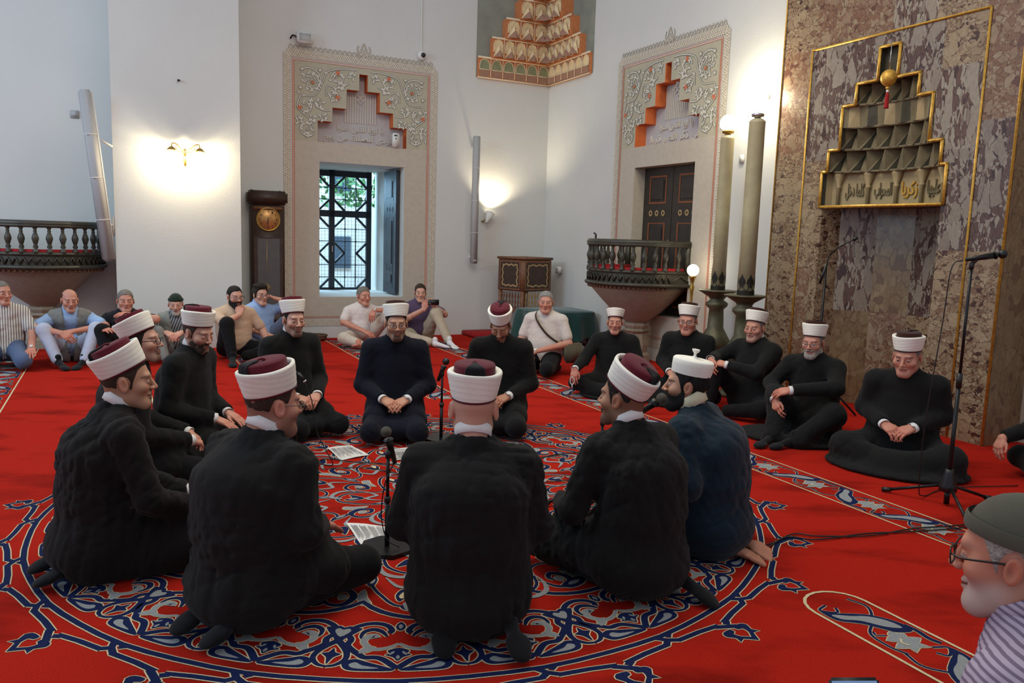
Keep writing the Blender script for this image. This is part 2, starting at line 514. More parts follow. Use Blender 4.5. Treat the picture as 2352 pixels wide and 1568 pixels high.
STEPS = [(0.63, 2.69, 2.97), (0.43, 2.97, 3.16), (0.235, 3.16, 3.42), (0.06, 3.42, 3.64)]
def bay(c):
    xs = [c + s * h for h, _, _ in STEPS for s in (-1, 1)] + [c - 0.605, c + 0.605, c - 0.95, c + 0.95]
    zs = [0.58, 2.43, 2.69, 2.97, 3.16, 3.42, 3.64, 3.73, 0.28]
    return xs, zs
def bay_depth(c, x, z, openv):
    if abs(x - c) < 0.605 and 0.58 < z < 2.43: return openv
    for h, z0, z1 in STEPS:
        if z0 < z < z1 and abs(x - c) < h: return 0.17
    return 0.0
def bay_mat(c, x, z, base='plaster'):
    for h, z0, z1 in STEPS:
        if z0 < z < z1 and abs(x - c) < h: return 'recess_pale'
    if abs(x - c) < 0.95:
        if 2.69 < z < 3.73: return 'panel_grey'
        if 0.28 < z < 2.69: return 'stone_trim'
    return base
def side_m(d, e):
    return 'orange_paint' if (d == 0.17 or e == 0.17) else 'stone_trim' if None not in (d, e) else 'plaster'

CB, CR = 3.13, -8.135       # middles of the two window bays
# back wall
mb = MB()
bx, bz = bay(CB)
wallgrid(mb, TB, seq(1.30, 6.05, 4.81, *bx), seq(0, 7.0, 3.80, *bz), lambda x, z: bay_depth(CB, x, z, None),
         lambda x, z: 'green_panel' if (x > 4.81 and z > 3.80) else bay_mat(CB, x, z), side_m)
# the outer face of the thick wall, so that daylight comes in by the window only
for (x0, x1, z0, z1) in ((1.30, 2.5, -0.5, 7), (3.76, 6.6, -0.5, 7), (2.5, 3.76, 2.43, 7), (2.5, 3.76, -0.5, 0.58)):
    mb.add([(x0, z0, -1.46), (x0, z1, -1.46), (x1, z1, -1.46), (x1, z0, -1.46)], [(0, 1, 2, 3)], 'plaster', T=TB)
wall_back = tag(mb.build('wall_back'), kind='structure')
# mihrab-side wall
OPEN_D = 0.24
mb = MB()
bx, bz = bay(CR)
wallgrid(mb, TR, seq(B0, -5.9, -9.87, *bx), seq(0, 7.0, 3.80, *bz), lambda x, z: bay_depth(CR, x, z, 0.245),
         lambda x, z: 'green_panel' if (x < -9.87 and z > 3.80) else bay_mat(CR, x, z), side_m)
wall_right = tag(mb.build('wall_right'), kind='structure')
mb = MB()
mb.add([(-3.9, 0, -0.38), (3.5, 0, -0.38), (3.5, 7, -0.38), (-3.9, 7, -0.38)], [(0, 1, 2, 3)], 'stone_trim', T=TR)
tag(mb.build('wall_right_near'), kind='structure')
# the pilaster and the bay left of it
mb = MB()
mb.add([AB(0, -10.5, 0), AB(1.41, -10.5, 0), AB(1.41, -10.5, 7), AB(0, -10.5, 7), AB(1.41, B0, 0), AB(1.41, B0, 7), AB(0, -11.3, 0), AB(0, -11.3, 7)],
       [(0, 1, 2, 3), (1, 4, 5, 2), (6, 0, 3, 7)], 'plaster')
tag(mb.build('wall_pilaster'), kind='structure')
mb = MB()
mb.add([AB(-8, -11.3, 0), AB(0, -11.3, 0), AB(0, -11.3, 7), AB(-8, -11.3, 7)], [(0, 1, 2, 3)], 'plaster')
tag(mb.build('wall_left'), kind='structure')

# floor, fitted red carpet
mb = MB()
mb.add([AB(-8, -12.0, 0), AB(-8, 5, 0), AB(7, 5, 0), AB(7, -12.0, 0)], [(0, 1, 2, 3)], 'carpet_red')
floor = tag(mb.build('floor'), kind='structure')

# ---------------- carpet drawing: motifs in polar boxes round the medallion ----------------
MC = Vector((-0.535, 4.42)); NS = 23; PH = R(-84.63)
HC, HN, HG, HY = 0.0012, 0.0020, 0.0028, 0.0034     # pile heights: cream edge, navy, grey, yellow-white
def stroke(mb, pts, w, kind, T, closed=False, edge=0.010):
    if kind == 'navy':
        ribbon(mb, pts, [x + edge for x in w] if isinstance(w, list) else w + edge, HC, 'carpet_cream', T, closed)
        ribbon(mb, pts, w, HN, 'carpet_navy', T, closed)
    elif kind == 'grey':
        ribbon(mb, pts, w, HG, 'carpet_grey', T, closed)
    elif kind == 'greyedge':
        ribbon(mb, pts, [x + edge for x in w] if isinstance(w, list) else w + edge, HC, 'carpet_cream', T, closed)
        ribbon(mb, pts, w, HN, 'carpet_grey', T, closed)
    elif kind == 'cream':
        ribbon(mb, pts, w, HY, 'carpet_cream', T, closed)
def grow(pts, d):
    c = sum((np.array(p) for p in pts)) / len(pts)
    out = []
    n = len(pts)
    area = sum(pts[i][0] * pts[(i + 1) % n][1] - pts[(i + 1) % n][0] * pts[i][1] for i in range(n))
    sg = 1 if area > 0 else -1
    for i in range(n):
        a, b = np.array(pts[i - 1][:2]), np.array(pts[(i + 1) % n][:2])
        t = b - a; l = np.hypot(*t) or 1
        out.append((pts[i][0] + sg * t[1] / l * d, pts[i][1] - sg * t[0] / l * d))
    return out
def blob(mb, P, kind, T, n=6, edge=0.005, smooth=True):
    pts = catmull(P, n, True) if smooth else P
    pts = [(p[0], p[1]) for p in pts]
    if kind in ('navy', 'greyedge'):
        fill(mb, grow(pts, edge), HC, 'carpet_cream', T)
        fill(mb, pts, HN, 'carpet_navy' if kind == 'navy' else 'carpet_grey', T)
    elif kind == 'grey': fill(mb, pts, HG, 'carpet_grey', T)
    elif kind == 'cream': fill(mb, pts, HY, 'carpet_cream', T)
    elif kind == 'navy2': fill(mb, pts, HY, 'carpet_navy', T)
def polar(k, mirror=1, r0=1.5):
    """motif space: x across (radians * r), y outward from radius r0"""
    a0 = PH + 2 * math.pi * k / NS
    def T(p):
        r = r0 + p[1]
        a = a0 + mirror * p[0] / 1.70
        return Vector((MC.x + r * math.cos(a), MC.y + r * math.sin(a), p[2]))
    return T
def mirror(P): return [(-x, y) for x, y in reversed(P)]
med = MB()
ring = lambda r, n=240: [(MC.x + r * math.cos(2 * math.pi * i / n), MC.y + r * math.sin(2 * math.pi * i / n)) for i in range(n)]
HALF = math.pi * 1.70 / NS                # half width of one sector in motif units
for k in range(NS):
    T = polar(k)
    # palmette outline: two volutes that meet in a point toward the rim
    base = [(0.0, 0.335), (0.045, 0.28), (0.075, 0.262), (0.115, 0.262), (0.14, 0.24), (0.165, 0.215), (0.19, 0.18), (0.185, 0.14), (0.205, 0.10),
            (0.195, 0.055), (0.15, 0.02), (0.10, 0.012), (0.055, 0.03), (0.035, 0.065), (0.045, 0.085)]
    for s in (1, -1):
        P = [(s * x, y) for x, y in base]
        stroke(med, catmull(P, 4), 0.026, 'navy', T)
        inner = [(s * (0.05), 0.11), (s * 0.075, 0.075), (s * 0.11, 0.06), (s * 0.145, 0.08), (s * 0.15, 0.125), (s * 0.125, 0.15)]
        stroke(med, catmull(inner, 4), [0.004 + 0.022 * math.sin(math.pi * min(1, i / 20 + 0.1)) for i in range(21)], 'navy', T)
        # pale grey scroll
        g = [(s * 0.0, 0.165), (s * 0.04, 0.195), (s * 0.085, 0.205), (s * 0.115, 0.185), (s * 0.135, 0.15), (s * 0.125, 0.115), (s * 0.10, 0.11), (s * 0.092, 0.125)]
        gp = catmull(g, 4)
        stroke(med, gp, [0.012 + 0.026 * (i / len(gp)) for i in range(len(gp))], 'greyedge', T, edge=0.006)
        blob(med, [(s * 0.085, 0.19), (s * 0.125, 0.19), (s * 0.14, 0.235), (s * 0.105, 0.225)], 'greyedge', T, 3, 0.004)
        blob(med, [(s * 0.10, 0.112), (s * 0.106, 0.118), (s * 0.098, 0.124)], 'navy2', T, 2)
    blob(med, [(0, 0.285), (0.018, 0.26), (0.045, 0.245), (0.03, 0.235), (0.038, 0.215), (0.0, 0.195), (-0.038, 0.215), (-0.03, 0.235), (-0.045, 0.245), (-0.018, 0.26)], 'navy', T, 3)
    for q in ((0, 0.262, 0, 1), (0.022, 0.234, 0.8, 0.4), (-0.022, 0.234, -0.8, 0.4)):
        blob(med, [(q[0] - 0.007, q[1]), (q[0] + q[2] * 0.01, q[1] + 0.014), (q[0] + 0.007, q[1]), (q[0] - q[2] * 0.008, q[1] - 0.014)], 'grey', T, 3)
    # drop between the volutes
    blob(med, [(0, 0.0), (0.02, 0.03), (0.014, 0.058), (0, 0.068), (-0.014, 0.058), (-0.02, 0.03)], 'navy', T, 4)
    blob(med, [(0, 0.02), (0.01, 0.036), (0, 0.056), (-0.01, 0.036)], 'grey', T, 4)
    # between palmettes: heart inside, forked leaf pair toward the rim
    T2 = polar(k + 0.5)
    blob(med, [(0, 0.175), (-0.025, 0.13), (-0.06, 0.085), (-0.075, 0.055), (-0.045, 0.052), (-0.022, 0.04), (0, 0.052), (0.022, 0.04), (0.045, 0.052), (0.075, 0.055), (0.06, 0.085), (0.025, 0.13)], 'navy', T2, 3)
    blob(med, [(0, 0.125), (-0.032, 0.082), (-0.02, 0.062), (0, 0.072), (0.02, 0.062), (0.032, 0.082)], 'grey', T2, 3)
    blob(med, [(0.0, 0.315), (0.012, 0.27), (0.034, 0.245), (0.012, 0.235), (0.0, 0.205), (-0.012, 0.235), (-0.034, 0.245), (-0.012, 0.27)], 'navy', T2, 3)
    for s in (1, -1):
        stem = [(0, 0.15), (s * 0.03, 0.19), (s * 0.052, 0.235), (s * 0.055, 0.28), (s * 0.03, 0.318), (0, 0.33)]
        sp = catmull(stem, 4)
        stroke(med, sp, [0.03 - 0.018 * (i / len(sp)) for i in range(len(sp))], 'navy', T2)
        leaf = [(s * 0.05, 0.30), (s * 0.085, 0.275), (s * 0.125, 0.29), (s * 0.225, 0.345), (s * 0.14, 0.352), (s * 0.07, 0.345)]
        blob(med, leaf, 'navy', T2, 4)
        blob(med, [(s * 0.075, 0.312), (s * 0.095, 0.298), (s * 0.12, 0.318), (s * 0.175, 0.335), (s * 0.12, 0.34), (s * 0.085, 0.332)], 'grey', T2, 3)
    # outer plaited ring and the fleurons
    for s in (1, -1):
        stroke(med, [(s * 0.0, 0.415), (s * (HALF * 0.50), 0.412), (s * (HALF * 1.01), 0.41)], 0.024, 'navy', T)
        stroke(med, [(s * (HALF * 0.10), 0.475), (s * (HALF * 0.55), 0.48), (s * (HALF * 0.93), 0.498)], 0.024, 'navy', T)
    stroke(med, [(-0.03, 0.415), (-0.005, 0.45), (0.03, 0.475)], 0.024, 'navy', T)
    stroke(med, [(0.03, 0.418), (0.012, 0.435)], 0.024, 'navy', T)
    stroke(med, [(-0.012, 0.458), (-0.03, 0.475)], 0.024, 'navy', T)
    stroke(med, [(-0.035, 0.498), (0.0, 0.525), (0.03, 0.55)], 0.026, 'navy', T2)
    stroke(med, [(0.035, 0.498), (0.012, 0.515)], 0.026, 'navy', T2)
    for s in (1, -1):
        blob(med, [(s * 0.012, 0.545), (s * 0.05, 0.545), (s * 0.062, 0.57), (s * 0.045, 0.60), (s * 0.055, 0.63), (s * 0.03, 0.62), (0, 0.665), (0, 0.632), (s * 0.022, 0.605), (s * 0.028, 0.575), (s * 0.012, 0.568)], 'navy', T2, 2, 0.004)
# lobed line enclosing the inner field
NL = 12
lob = []
for i in range(NL):
    a0, a1 = 2 * math.pi * (i - 0.5) / NL + PH + R(8), 2 * math.pi * (i + 0.5) / NL + PH + R(8)
    for j in range(16):
        t = j / 16; a = a0 + (a1 - a0) * t
        r = 1.475 - 0.10 * (abs(2 * t - 1) ** 3) * 1.4
        lob.append((MC.x + r * math.cos(a), MC.y + r * math.sin(a)))
idT = None
stroke(med, lob, 0.028, 'navy', idT, closed=True)
# inner field: interlaced arabesque on rings
def scrollwork(n, r0, rot, flip=1, sc=1.0):
    for k in range(n):
        a0 = rot + 2 * math.pi * k / n
        def T(p, a0=a0):
            r = r0 + p[1] * sc
            a = a0 + flip * p[0] * sc / max(r0, 0.25)
            return Vector((MC.x + r * math.cos(a), MC.y + r * math.sin(a), p[2]))
        w = 2 * math.pi * r0 / n / sc
        P = catmull([(-0.5 * w, 0.0), (-0.3 * w, 0.12), (-0.05 * w, 0.06), (0.1 * w, -0.10), (0.33 * w, -0.12), (0.5 * w, 0.0)], 6)
        stroke(med, P, 0.016, 'navy', T, edge=0.008)
        S = [(0.02 * w, 0.02), (0.10 * w, 0.12), (0.24 * w, 0.13), (0.30 * w, 0.05), (0.22 * w, -0.01), (0.14 * w, 0.02), (0.15 * w, 0.06)]
        sp = catmull(S, 5)
        stroke(med, sp, [0.010 + 0.022 * math.sin(math.pi * i / len(sp)) for i in range(len(sp))], 'navy', T, edge=0.008)
        blob(med, [(0.17 * w, 0.05), (0.20 * w, 0.085), (0.25 * w, 0.06), (0.21 * w, 0.03)], 'greyedge', T, 3, 0.004)
        Q = catmull([(-0.48 * w, -0.16), (-0.30 * w, -0.06), (-0.10 * w, -0.12), (0.05 * w, -0.02), (-0.02 * w, 0.12), (-0.2 * w, 0.16), (-0.26 * w, 0.09)], 5)
        stroke(med, Q, [0.008 + 0.020 * abs(math.sin(math.pi * 2 * i / len(Q))) for i in range(len(Q))], 'grey', T)
        blob(med, [(-0.34 * w, 0.02), (-0.30 * w, 0.08), (-0.23 * w, 0.03), (-0.12 * w, 0.05), (-0.20 * w, -0.03), (-0.29 * w, -0.04)], 'navy', T, 3)
        blob(med, [(-0.31 * w, 0.03), (-0.28 * w, 0.055), (-0.24 * w, 0.02), (-0.27 * w, -0.01)], 'cream' if k % 2 else 'grey', T, 3)
        blob(med, [(0.36 * w, -0.03), (0.42 * w, 0.05), (0.47 * w, 0.10), (0.40 * w, 0.12), (0.33 * w, 0.04)], 'greyedge', T, 3, 0.005)
        blob(med, [(0.36 * w, -0.20), (0.44 * w, -0.14), (0.42 * w, -0.06), (0.34 * w, -0.10)], 'navy', T, 3)
        blob(med, [(0.375 * w, -0.165), (0.42 * w, -0.13), (0.40 * w, -0.09), (0.36 * w, -0.12)], 'grey', T, 3)
scrollwork(17, 1.25, 0.1, 1, 0.95)
scrollwork(13, 0.93, 0.35, -1, 1.0)
scrollwork(9, 0.62, 0.2, 1, 0.95)
scrollwork(5, 0.32, 0.5, -1, 0.9)
for k in range(12):
    a0 = 2 * math.pi * k / 12 + PH + R(8)
    def T(p, a0=a0):
        return Vector((MC.x + (1.36 + p[1]) * math.cos(a0 + p[0] / 1.36), MC.y + (1.36 + p[1]) * math.sin(a0 + p[0] / 1.36), p[2]))
    for s in (1, -1):
        blob(med, [(s * 0.05, 0.0), (s * 0.10, 0.04), (s * 0.17, 0.045), (s * 0.20, 0.01), (s * 0.15, -0.02), (s * 0.09, -0.03)], 'navy', T, 4)
        blob(med, [(s * 0.09, 0.0), (s * 0.12, 0.022), (s * 0.165, 0.018), (s * 0.14, -0.005)], 'grey', T, 3)
        stroke(med, catmull([(s * 0.06, -0.005), (s * 0.03, -0.04), (s * 0.04, -0.10), (s * 0.10, -0.13)], 4), 0.014, 'navy', T)
med.build('medallion_pattern', floor)

def strip(name, a, b0, b1, w=0.29, round_end=False):
    mb = MB()
    T = lambda p: AB(a + p[1], p[0], p[2])
    L0, L1 = min(b0, b1), max(b0, b1)
    h = w / 2
    if round_end:      # the rounded end is at L0
        arc = [(L0 + h - h * math.sin(t * math.pi / 10) , h * math.cos(t * math.pi / 10)) for t in range(11)]
        ribbon(mb, [(L1, h)] + arc + [(L1, -h)], 0.014, HN, 'carpet_cream', T)
    else:
        for s in (1, -1): ribbon(mb, [(L0, s * h), (L1, s * h)], 0.012, HN, 'carpet_cream', T)
    x = L0 + (0.10 if round_end else 0.0)
    k = 0
    while x < L1 - 0.3:
        s = 1 if k % 2 else -1
        X = lambda q, x=x, s=s: [(x + u * 0.42, s * v * w) for u, v in q]
        stroke(mb, catmull(X([(0.0, -0.30), (0.22, -0.36), (0.45, -0.05), (0.62, 0.28), (0.85, 0.34), (1.02, 0.28)]), 5), 0.012, 'navy', T, edge=0.006)
        blob(mb, X([(0.08, 0.40), (0.30, 0.40), (0.44, 0.16), (0.58, 0.02), (0.70, -0.10), (0.74, -0.34), (0.58, -0.38), (0.36, -0.20), (0.24, 0.08), (0.18, 0.26)]), 'navy', T, 3, 0.003)
        blob(mb, X([(0.20, 0.34), (0.31, 0.31), (0.40, 0.10), (0.58, -0.08), (0.66, -0.28), (0.50, -0.26), (0.36, -0.10), (0.29, 0.12)]), 'grey', T, 3)
        blob(mb, X([(0.70, 0.0), (0.77, 0.24), (0.83, 0.12), (0.90, 0.30), (0.95, 0.12), (1.03, 0.14), (0.98, -0.02), (1.02, -0.18), (0.92, -0.12), (0.86, -0.27), (0.80, -0.12), (0.74, -0.16)]), 'greyedge', T, 2, 0.004)
        stroke(mb, catmull(X([(0.80, 0.02), (0.86, 0.10), (0.92, 0.06)]), 4), 0.008, 'cream', T)
        stroke(mb, catmull(X([(0.70, 0.12), (0.66, 0.24), (0.60, 0.20)]), 4), 0.010, 'navy', T, edge=0.005)
        blob(mb, X([(0.66, -0.02), (0.70, 0.08), (0.74, 0.0), (0.70, -0.08)]), 'greyedge', T, 3, 0.004)
        stroke(mb, catmull(X([(0.02, 0.18), (0.08, 0.38), (0.18, 0.20), (0.10, 0.10)]), 5), 0.012, 'navy', T, edge=0.006)
        stroke(mb, catmull(X([(0.62, -0.38), (0.75, -0.40), (0.9, -0.36), (1.0, -0.40)]), 5), 0.022, 'navy', T, edge=0.006)
        x += 0.42; k += 1
    return mb.build(name, floor)
strip('border_strip', 3.94, -10.6, 1.5)
strip('border_strip', 2.69, -10.9, -6.75)
strip('border_strip', 2.69, -2.36, 1.5, round_end=True)
strip('border_strip', 1.34, -11.0, -7.2)
strip('border_strip', 0.10, -10.3, -7.0)
strip('border_strip', -1.02, -11.1, -5.5, 0.33)
strip('border_strip', 5.25, -10.8, -9.0)

# ---------------- interlaced borders and arabesque round the window bays ----------------
def braid(mb, T, p0, p1, w=0.105, per=0.125):
    (x0, y0), (x1, y1) = p0, p1
    L = math.hypot(x1 - x0, y1 - y0); dx, dy = (x1 - x0) / L, (y1 - y0) / L
    def TT(p): return T((x0 + dx * p[0] - dy * p[1], y0 + dy * p[0] + dx * p[1], p[2]))
    ribbon(mb, [(0, 0), (L, 0)], w * 0.72, 0.002, 'braid_dark', TT)
    n = int(L / per) or 1
    pr = L / n
    N = n * 8
    for s in range(4):
        pts = []
        for i in range(N + 1):
            u = L * i / N
            ph = (u / pr + s / 4) % 1
            v = (4 * ph - 1) if ph < 0.5 else (3 - 4 * ph)
            v = math.sin(v * math.pi / 2) * 0.45 + v * 0.55
            pts.append((u, v * (w / 2 - 0.008)))
        ribbon(mb, pts, 0.024, 0.0035 + 0.0006 * s, 'braid_dark', TT)
        ribbon(mb, pts, 0.019, 0.0042 + 0.0006 * s, 'braid_pale', TT)
def window_border(wall, T, c, name='interlace_border'):
    mb = MB()
    X0, X1, Z0, Z1 = c - 1.035, c + 1.035, 0.22, 3.815
    braid(mb, T, (X0, Z0), (X0, Z1)); braid(mb, T, (X1, Z0), (X1, Z1))
    braid(mb, T, (X0, Z1), (X1, Z1)); braid(mb, T, (X0, Z0), (X1, Z0))
    x = X0 + 0.05
    while x < X1:
        ang = [math.pi * 2 * i / 14 for i in range(14)]
        pts = [(x + 0.022 * math.cos(t), Z1 + 0.075 + 0.026 * math.sin(t)) for t in ang]
        ribbon(mb, pts, 0.016, 0.004, 'braid_dark', T, True); ribbon(mb, pts, 0.009, 0.005, 'braid_pale', T, True)
        x += 0.0655
    for s in (1, -1):        # the finial at mid-top
        for q in ([(0, 0.05), (0.05, 0.11), (0.03, 0.17), (0.0, 0.24)], [(0.0, 0.12), (0.06, 0.08), (0.09, 0.14), (0.075, 0.20)], [(0.08, 0.03), (0.03, 0.10), (-0.01, 0.16)]):
            P = [(c + s * u, Z1 + v) for u, v in catmull(q, 4)]
            ribbon(mb, P, 0.017, 0.005, 'braid_dark', T); ribbon(mb, P, 0.010, 0.006, 'braid_pale', T)
    mb.build(name, wall)
    mb = MB()
    a, b, d, e = c - 0.965, c + 0.965, 0.285, 3.75
    for off in (0, 0.02):
        ribbon(mb, [(a + off, d + off), (b - off, d + off), (b - off, e - off), (a + off, e - off)], 0.011, 0.006, 'orange_line', T, True)
    mb.build('orange_outline', wall)
def spiral(cx, cy, r, a0, turns, s=1, n=26):
    return [(cx + r * (1 - 0.85 * i / n) * math.cos(a0 + s * turns * 2 * math.pi * i / n), cy + r * (1 - 0.85 * i / n) * math.sin(a0 + s * turns * 2 * math.pi * i / n)) for i in range(n + 1)]
def arabesque(wall, T, c):
    mb = MB()
    def vine(P, w0, w1=None, hl=True):
        n = len(P); w1 = w1 or w0
        W = [w0 + (w1 - w0) * i / (n - 1) for i in range(n)]
        ribbon(mb, P, [x + 0.012 for x in W], 0.003, 'relief_edge', T)
        ribbon(mb, P, W, 0.006, 'relief_pale', T)
    def leaf(x, y, a, l=0.07, s=1):
        P = catmull([(0, 0), (l * 0.35, s * l * 0.28), (l * 0.75, s * l * 0.25), (l, s * l * 0.05)], 4)
        ca, sa = math.cos(a), math.sin(a)
        P = [(x + u * ca - v * sa, y + u * sa + v * ca) for u, v in P]
        n = len(P)
        W = [0.003 + 0.02 * math.sin(math.pi * i / (n - 1)) for i in range(n)]
        ribbon(mb, P, [q + 0.008 for q in W], 0.0035, 'relief_edge', T); ribbon(mb, P, W, 0.0065, 'relief_pale', T)
    def rosette(x, y, r, m, k=8):
        pts = []
        for i in range(k * 2):
            q = r * (1 if i % 2 == 0 else 0.55)
            pts.append((x + q * math.cos(math.pi * i / k), y + q * math.sin(math.pi * i / k)))
        fill(mb, grow(pts, 0.006), 0.005, 'relief_edge', T); fill(mb, pts, 0.008, m, T)
    rnd = random.Random(3)
    for s in (1, -1):
        S = lambda P: [(c + s * x, y) for x, y in P]
        big = [(0.72, 3.47, 0.19, 1.0, 0.9), (0.80, 3.14, 0.10, 2.0, 1.2), (0.35, 3.55, 0.10, 0.0, 1.3), (0.42, 3.30, 0.085, 1.0, 1.3), (0.78, 2.86, 0.11, 4.0, 1.2),
               (0.60, 3.20, 0.07, 5.0, 1.3), (0.16, 3.60, 0.05, 0, 1.2), (0.56, 3.02, 0.06, 2.5, 1.2), (0.88, 2.95, 0.05, 1, 1.1), (0.32, 3.46, 0.05, 3, 1.2), (0.70, 3.0, 0.05, 3, 1.2)]
        for (x, y, r, a, t) in big:
            vine(S(spiral(x, y, r, a, t)), 0.016 if r > 0.08 else 0.010, 0.006)
            for q in range(int(3 + r * 40)):
                an = a + q * 1.7
                leaf(c + s * (x + r * 0.6 * math.cos(an)), y + r * 0.6 * math.sin(an), (an + 1.2) if s > 0 else math.pi - an - 1.2, 0.045 + 0.02 * rnd.random(), s)
        for P in ([(0.10, 3.69), (0.30, 3.68), (0.50, 3.62), (0.55, 3.50), (0.66, 3.30), (0.86, 3.28)], [(0.86, 3.28), (0.90, 3.12), (0.74, 2.98), (0.68, 2.80), (0.80, 2.73)],
                  [(0.20, 3.50), (0.36, 3.42), (0.50, 3.44), (0.52, 3.30)], [(0.46, 3.12), (0.58, 3.12), (0.70, 3.22)]):
            pp = catmull(S(P), 5); vine(pp, 0.014, 0.008)
        for i in range(8):       # the knotted star in each corner
            a0, a1 = math.pi * i / 4, math.pi * (i + 3) / 4
            vine(S([(0.70 + 0.12 * math.cos(a0), 3.46 + 0.12 * math.sin(a0)), (0.70 + 0.055 * math.cos((a0 + a1) / 2 - 0.5), 3.46 + 0.055 * math.sin((a0 + a1) / 2 - 0.5)), (0.70 + 0.12 * math.cos(a0 + 0.78), 3.46 + 0.12 * math.sin(a0 + 0.78))]), 0.012)
        rosette(c + s * 0.70, 3.46, 0.028, 'orange_line'); rosette(c + s * 0.84, 3.62, 0.026, 'relief_pale'); rosette(c + s * 0.60, 3.63, 0.026, 'relief_pale'); rosette(c + s * 0.86, 3.38, 0.026, 'relief_pale')
        for (x, y) in ((0.36, 3.62), (0.36, 3.30), (0.87, 3.12)): rosette(c + s * x, y, 0.04, 'orange_line', 6)
        for i in range(16):
            x, y = 0.28 + 0.62 * rnd.random(), 2.75 + 0.9 * rnd.random()
            if x < 0.66 and y < 3.02: continue
            if x < 0.47 and y < 3.2: continue
            leaf(c + s * x, y, rnd.random() * 6.28, 0.05, 1)
    mb.build('arabesque_relief', wall)

# ---------------- raised lettering ----------------
FORMS = {'ا': 'ﺍﺎ', 'ي': 'ﻱﻲﻳﻴ', 'ى': 'ﻯﻰ', 'ه': 'ﻩﻪﻫﻬ', 'ل': 'ﻝﻞﻟﻠ', 'ذ': 'ﺫﺬ', 'ن': 'ﻥﻦﻧﻨ', 'م': 'ﻡﻢﻣﻤ', 'و': 'ﻭﻮ', 'ز': 'ﺯﺰ', 'ك': 'ﻙﻚﻛﻜ', 'ر': 'ﺭﺮ',
         'ح': 'ﺡﺢﺣﺤ', 'ب': 'ﺏﺐﺑﺒ', 'ع': 'ﻉﻊﻋﻌ', 'د': 'ﺩﺪ', 'خ': 'ﺥﺦﺧﺨ', 'ص': 'ﺹﺺﺻﺼ', 'ة': 'ﺓﺔ'}
def arab(s):
    out = []
    for w in s.split(' '):
        r = []
        for i, ch in enumerate(w):
            f = FORMS[ch]
            pj = i > 0 and len(FORMS[w[i - 1]]) == 4
            nj = i < len(w) - 1 and len(f) == 4
            r.append(f[3] if pj and nj else f[1] if pj else f[2] if nj else f[0])
        out.append(''.join(reversed(r)))
    return ' '.join(reversed(out))
def text_mesh(body, w, h=None, extrude=0.01, spacing=1.0, offset=0.0):
    """lettering as vertices and faces, centred, scaled to width w (and height h)"""
    c = bpy.data.curves.new('lettering', 'FONT')
    c.body = body; c.extrude = 0.02; c.space_character = spacing; c.resolution_u = 3; c.offset = offset
    o = bpy.data.objects.new('lettering', c)
    COL.objects.link(o)
    dg = bpy.context.evaluated_depsgraph_get()
    me = bpy.data.meshes.new_from_object(o.evaluated_get(dg))
    vs = np.array([v.co[:] for v in me.vertices]) if len(me.vertices) else np.zeros((1, 3))
    fs = [tuple(p.vertices) for p in me.polygons]
    bpy.data.objects.remove(o); bpy.data.meshes.remove(me); bpy.data.curves.remove(c)
    lo, hi = vs.min(0), vs.max(0)
    sx = w / max(hi[0] - lo[0], 1e-6); sy = sx if h is None else h / max(hi[1] - lo[1], 1e-6)
    vs = (vs - (lo + hi) / 2) * np.array([sx, sy, extrude / 0.04])
    return [tuple(v) for v in vs], fs
def lettering(mb, body, x, y, w, h, z, m, T, ex=0.012, off=0.0):
    vs, fs = text_mesh(body, w, h, ex, offset=off)
    mb.add([(x + v[0], y + v[1], z + v[2] + ex / 2) for v in vs], fs, m, T=T)
def kufic(wall, T, c, line1, line2):
    mb = MB()
    D = -0.17
    for i in range(13):
        x = c - 0.215 + 0.036 * i
        top = 3.385 if not (4 < i < 8) else 3.22
        mb.box((x, (3.0 + top) / 2, D + 0.006), (0.014, top - 3.0, 0.014), 'relief_pale', T)
    for (u, v) in ((0, 3.30), (0.045, 3.345), (-0.045, 3.345), (0, 3.39)):       # the knot
        P = [(c - 0.0 + u + 0.045 * q, v + 0.035 * w) for q, w in ((0, 1), (1, 0), (0, -1), (-1, 0))]
        ribbon(mb, P, 0.012, D + 0.012, 'relief_pale', T, True)
    lettering(mb, arab(line1), c, 2.915, 0.66, 0.11, D, 'relief_pale', T, 0.016, 0.01)
    lettering(mb, arab(line2), c - 0.02, 2.775, 0.98, 0.12, D, 'relief_pale', T, 0.016, 0.01)
    mb.build('raised_lettering', wall)
window_border(wall_back, TB, CB); window_border(wall_right, TR, CR)
arabesque(wall_back, TB, CB); arabesque(wall_right, TR, CR)
kufic(wall_back, TB, CB, 'يا ايها الذين امنوا', 'نودى للصلاة من يوم')
kufic(wall_right, TR, CR, 'يا ايها الذين امنوا', 'الى ذكر الله و ذروا')

# ---------------- back window: iron and wood grille, glass, shutter, lane outside ----------------
TG = lambda p: AB(p[0], B0 - 1.40 + p[2], p[1])
win = MB()
def bar(mb, p, q, w, m, T, d=0.04):
    (x0, y0), (x1, y1) = p, q
    L = math.hypot(x1 - x0, y1 - y0); a = math.atan2(y1 - y0, x1 - x0)
    vs = []
    for (u, v) in ((0, -w / 2), (L, -w / 2), (L, w / 2), (0, w / 2)):
        vs.append((x0 + u * math.cos(a) - v * math.sin(a), y0 + u * math.sin(a) + v * math.cos(a)))
    mb.add([(x, y, -d / 2) for x, y in vs] + [(x, y, d / 2) for x, y in vs], [(3, 2, 1, 0), (4, 5, 6, 7), (0, 1, 5, 4), (1, 2, 6, 5), (2, 3, 7, 6), (3, 0, 4, 7)], m, T=T)
gx0, gx1, gz0, gz1, gm = 2.45, 3.66, 0.56, 2.43, 3.03
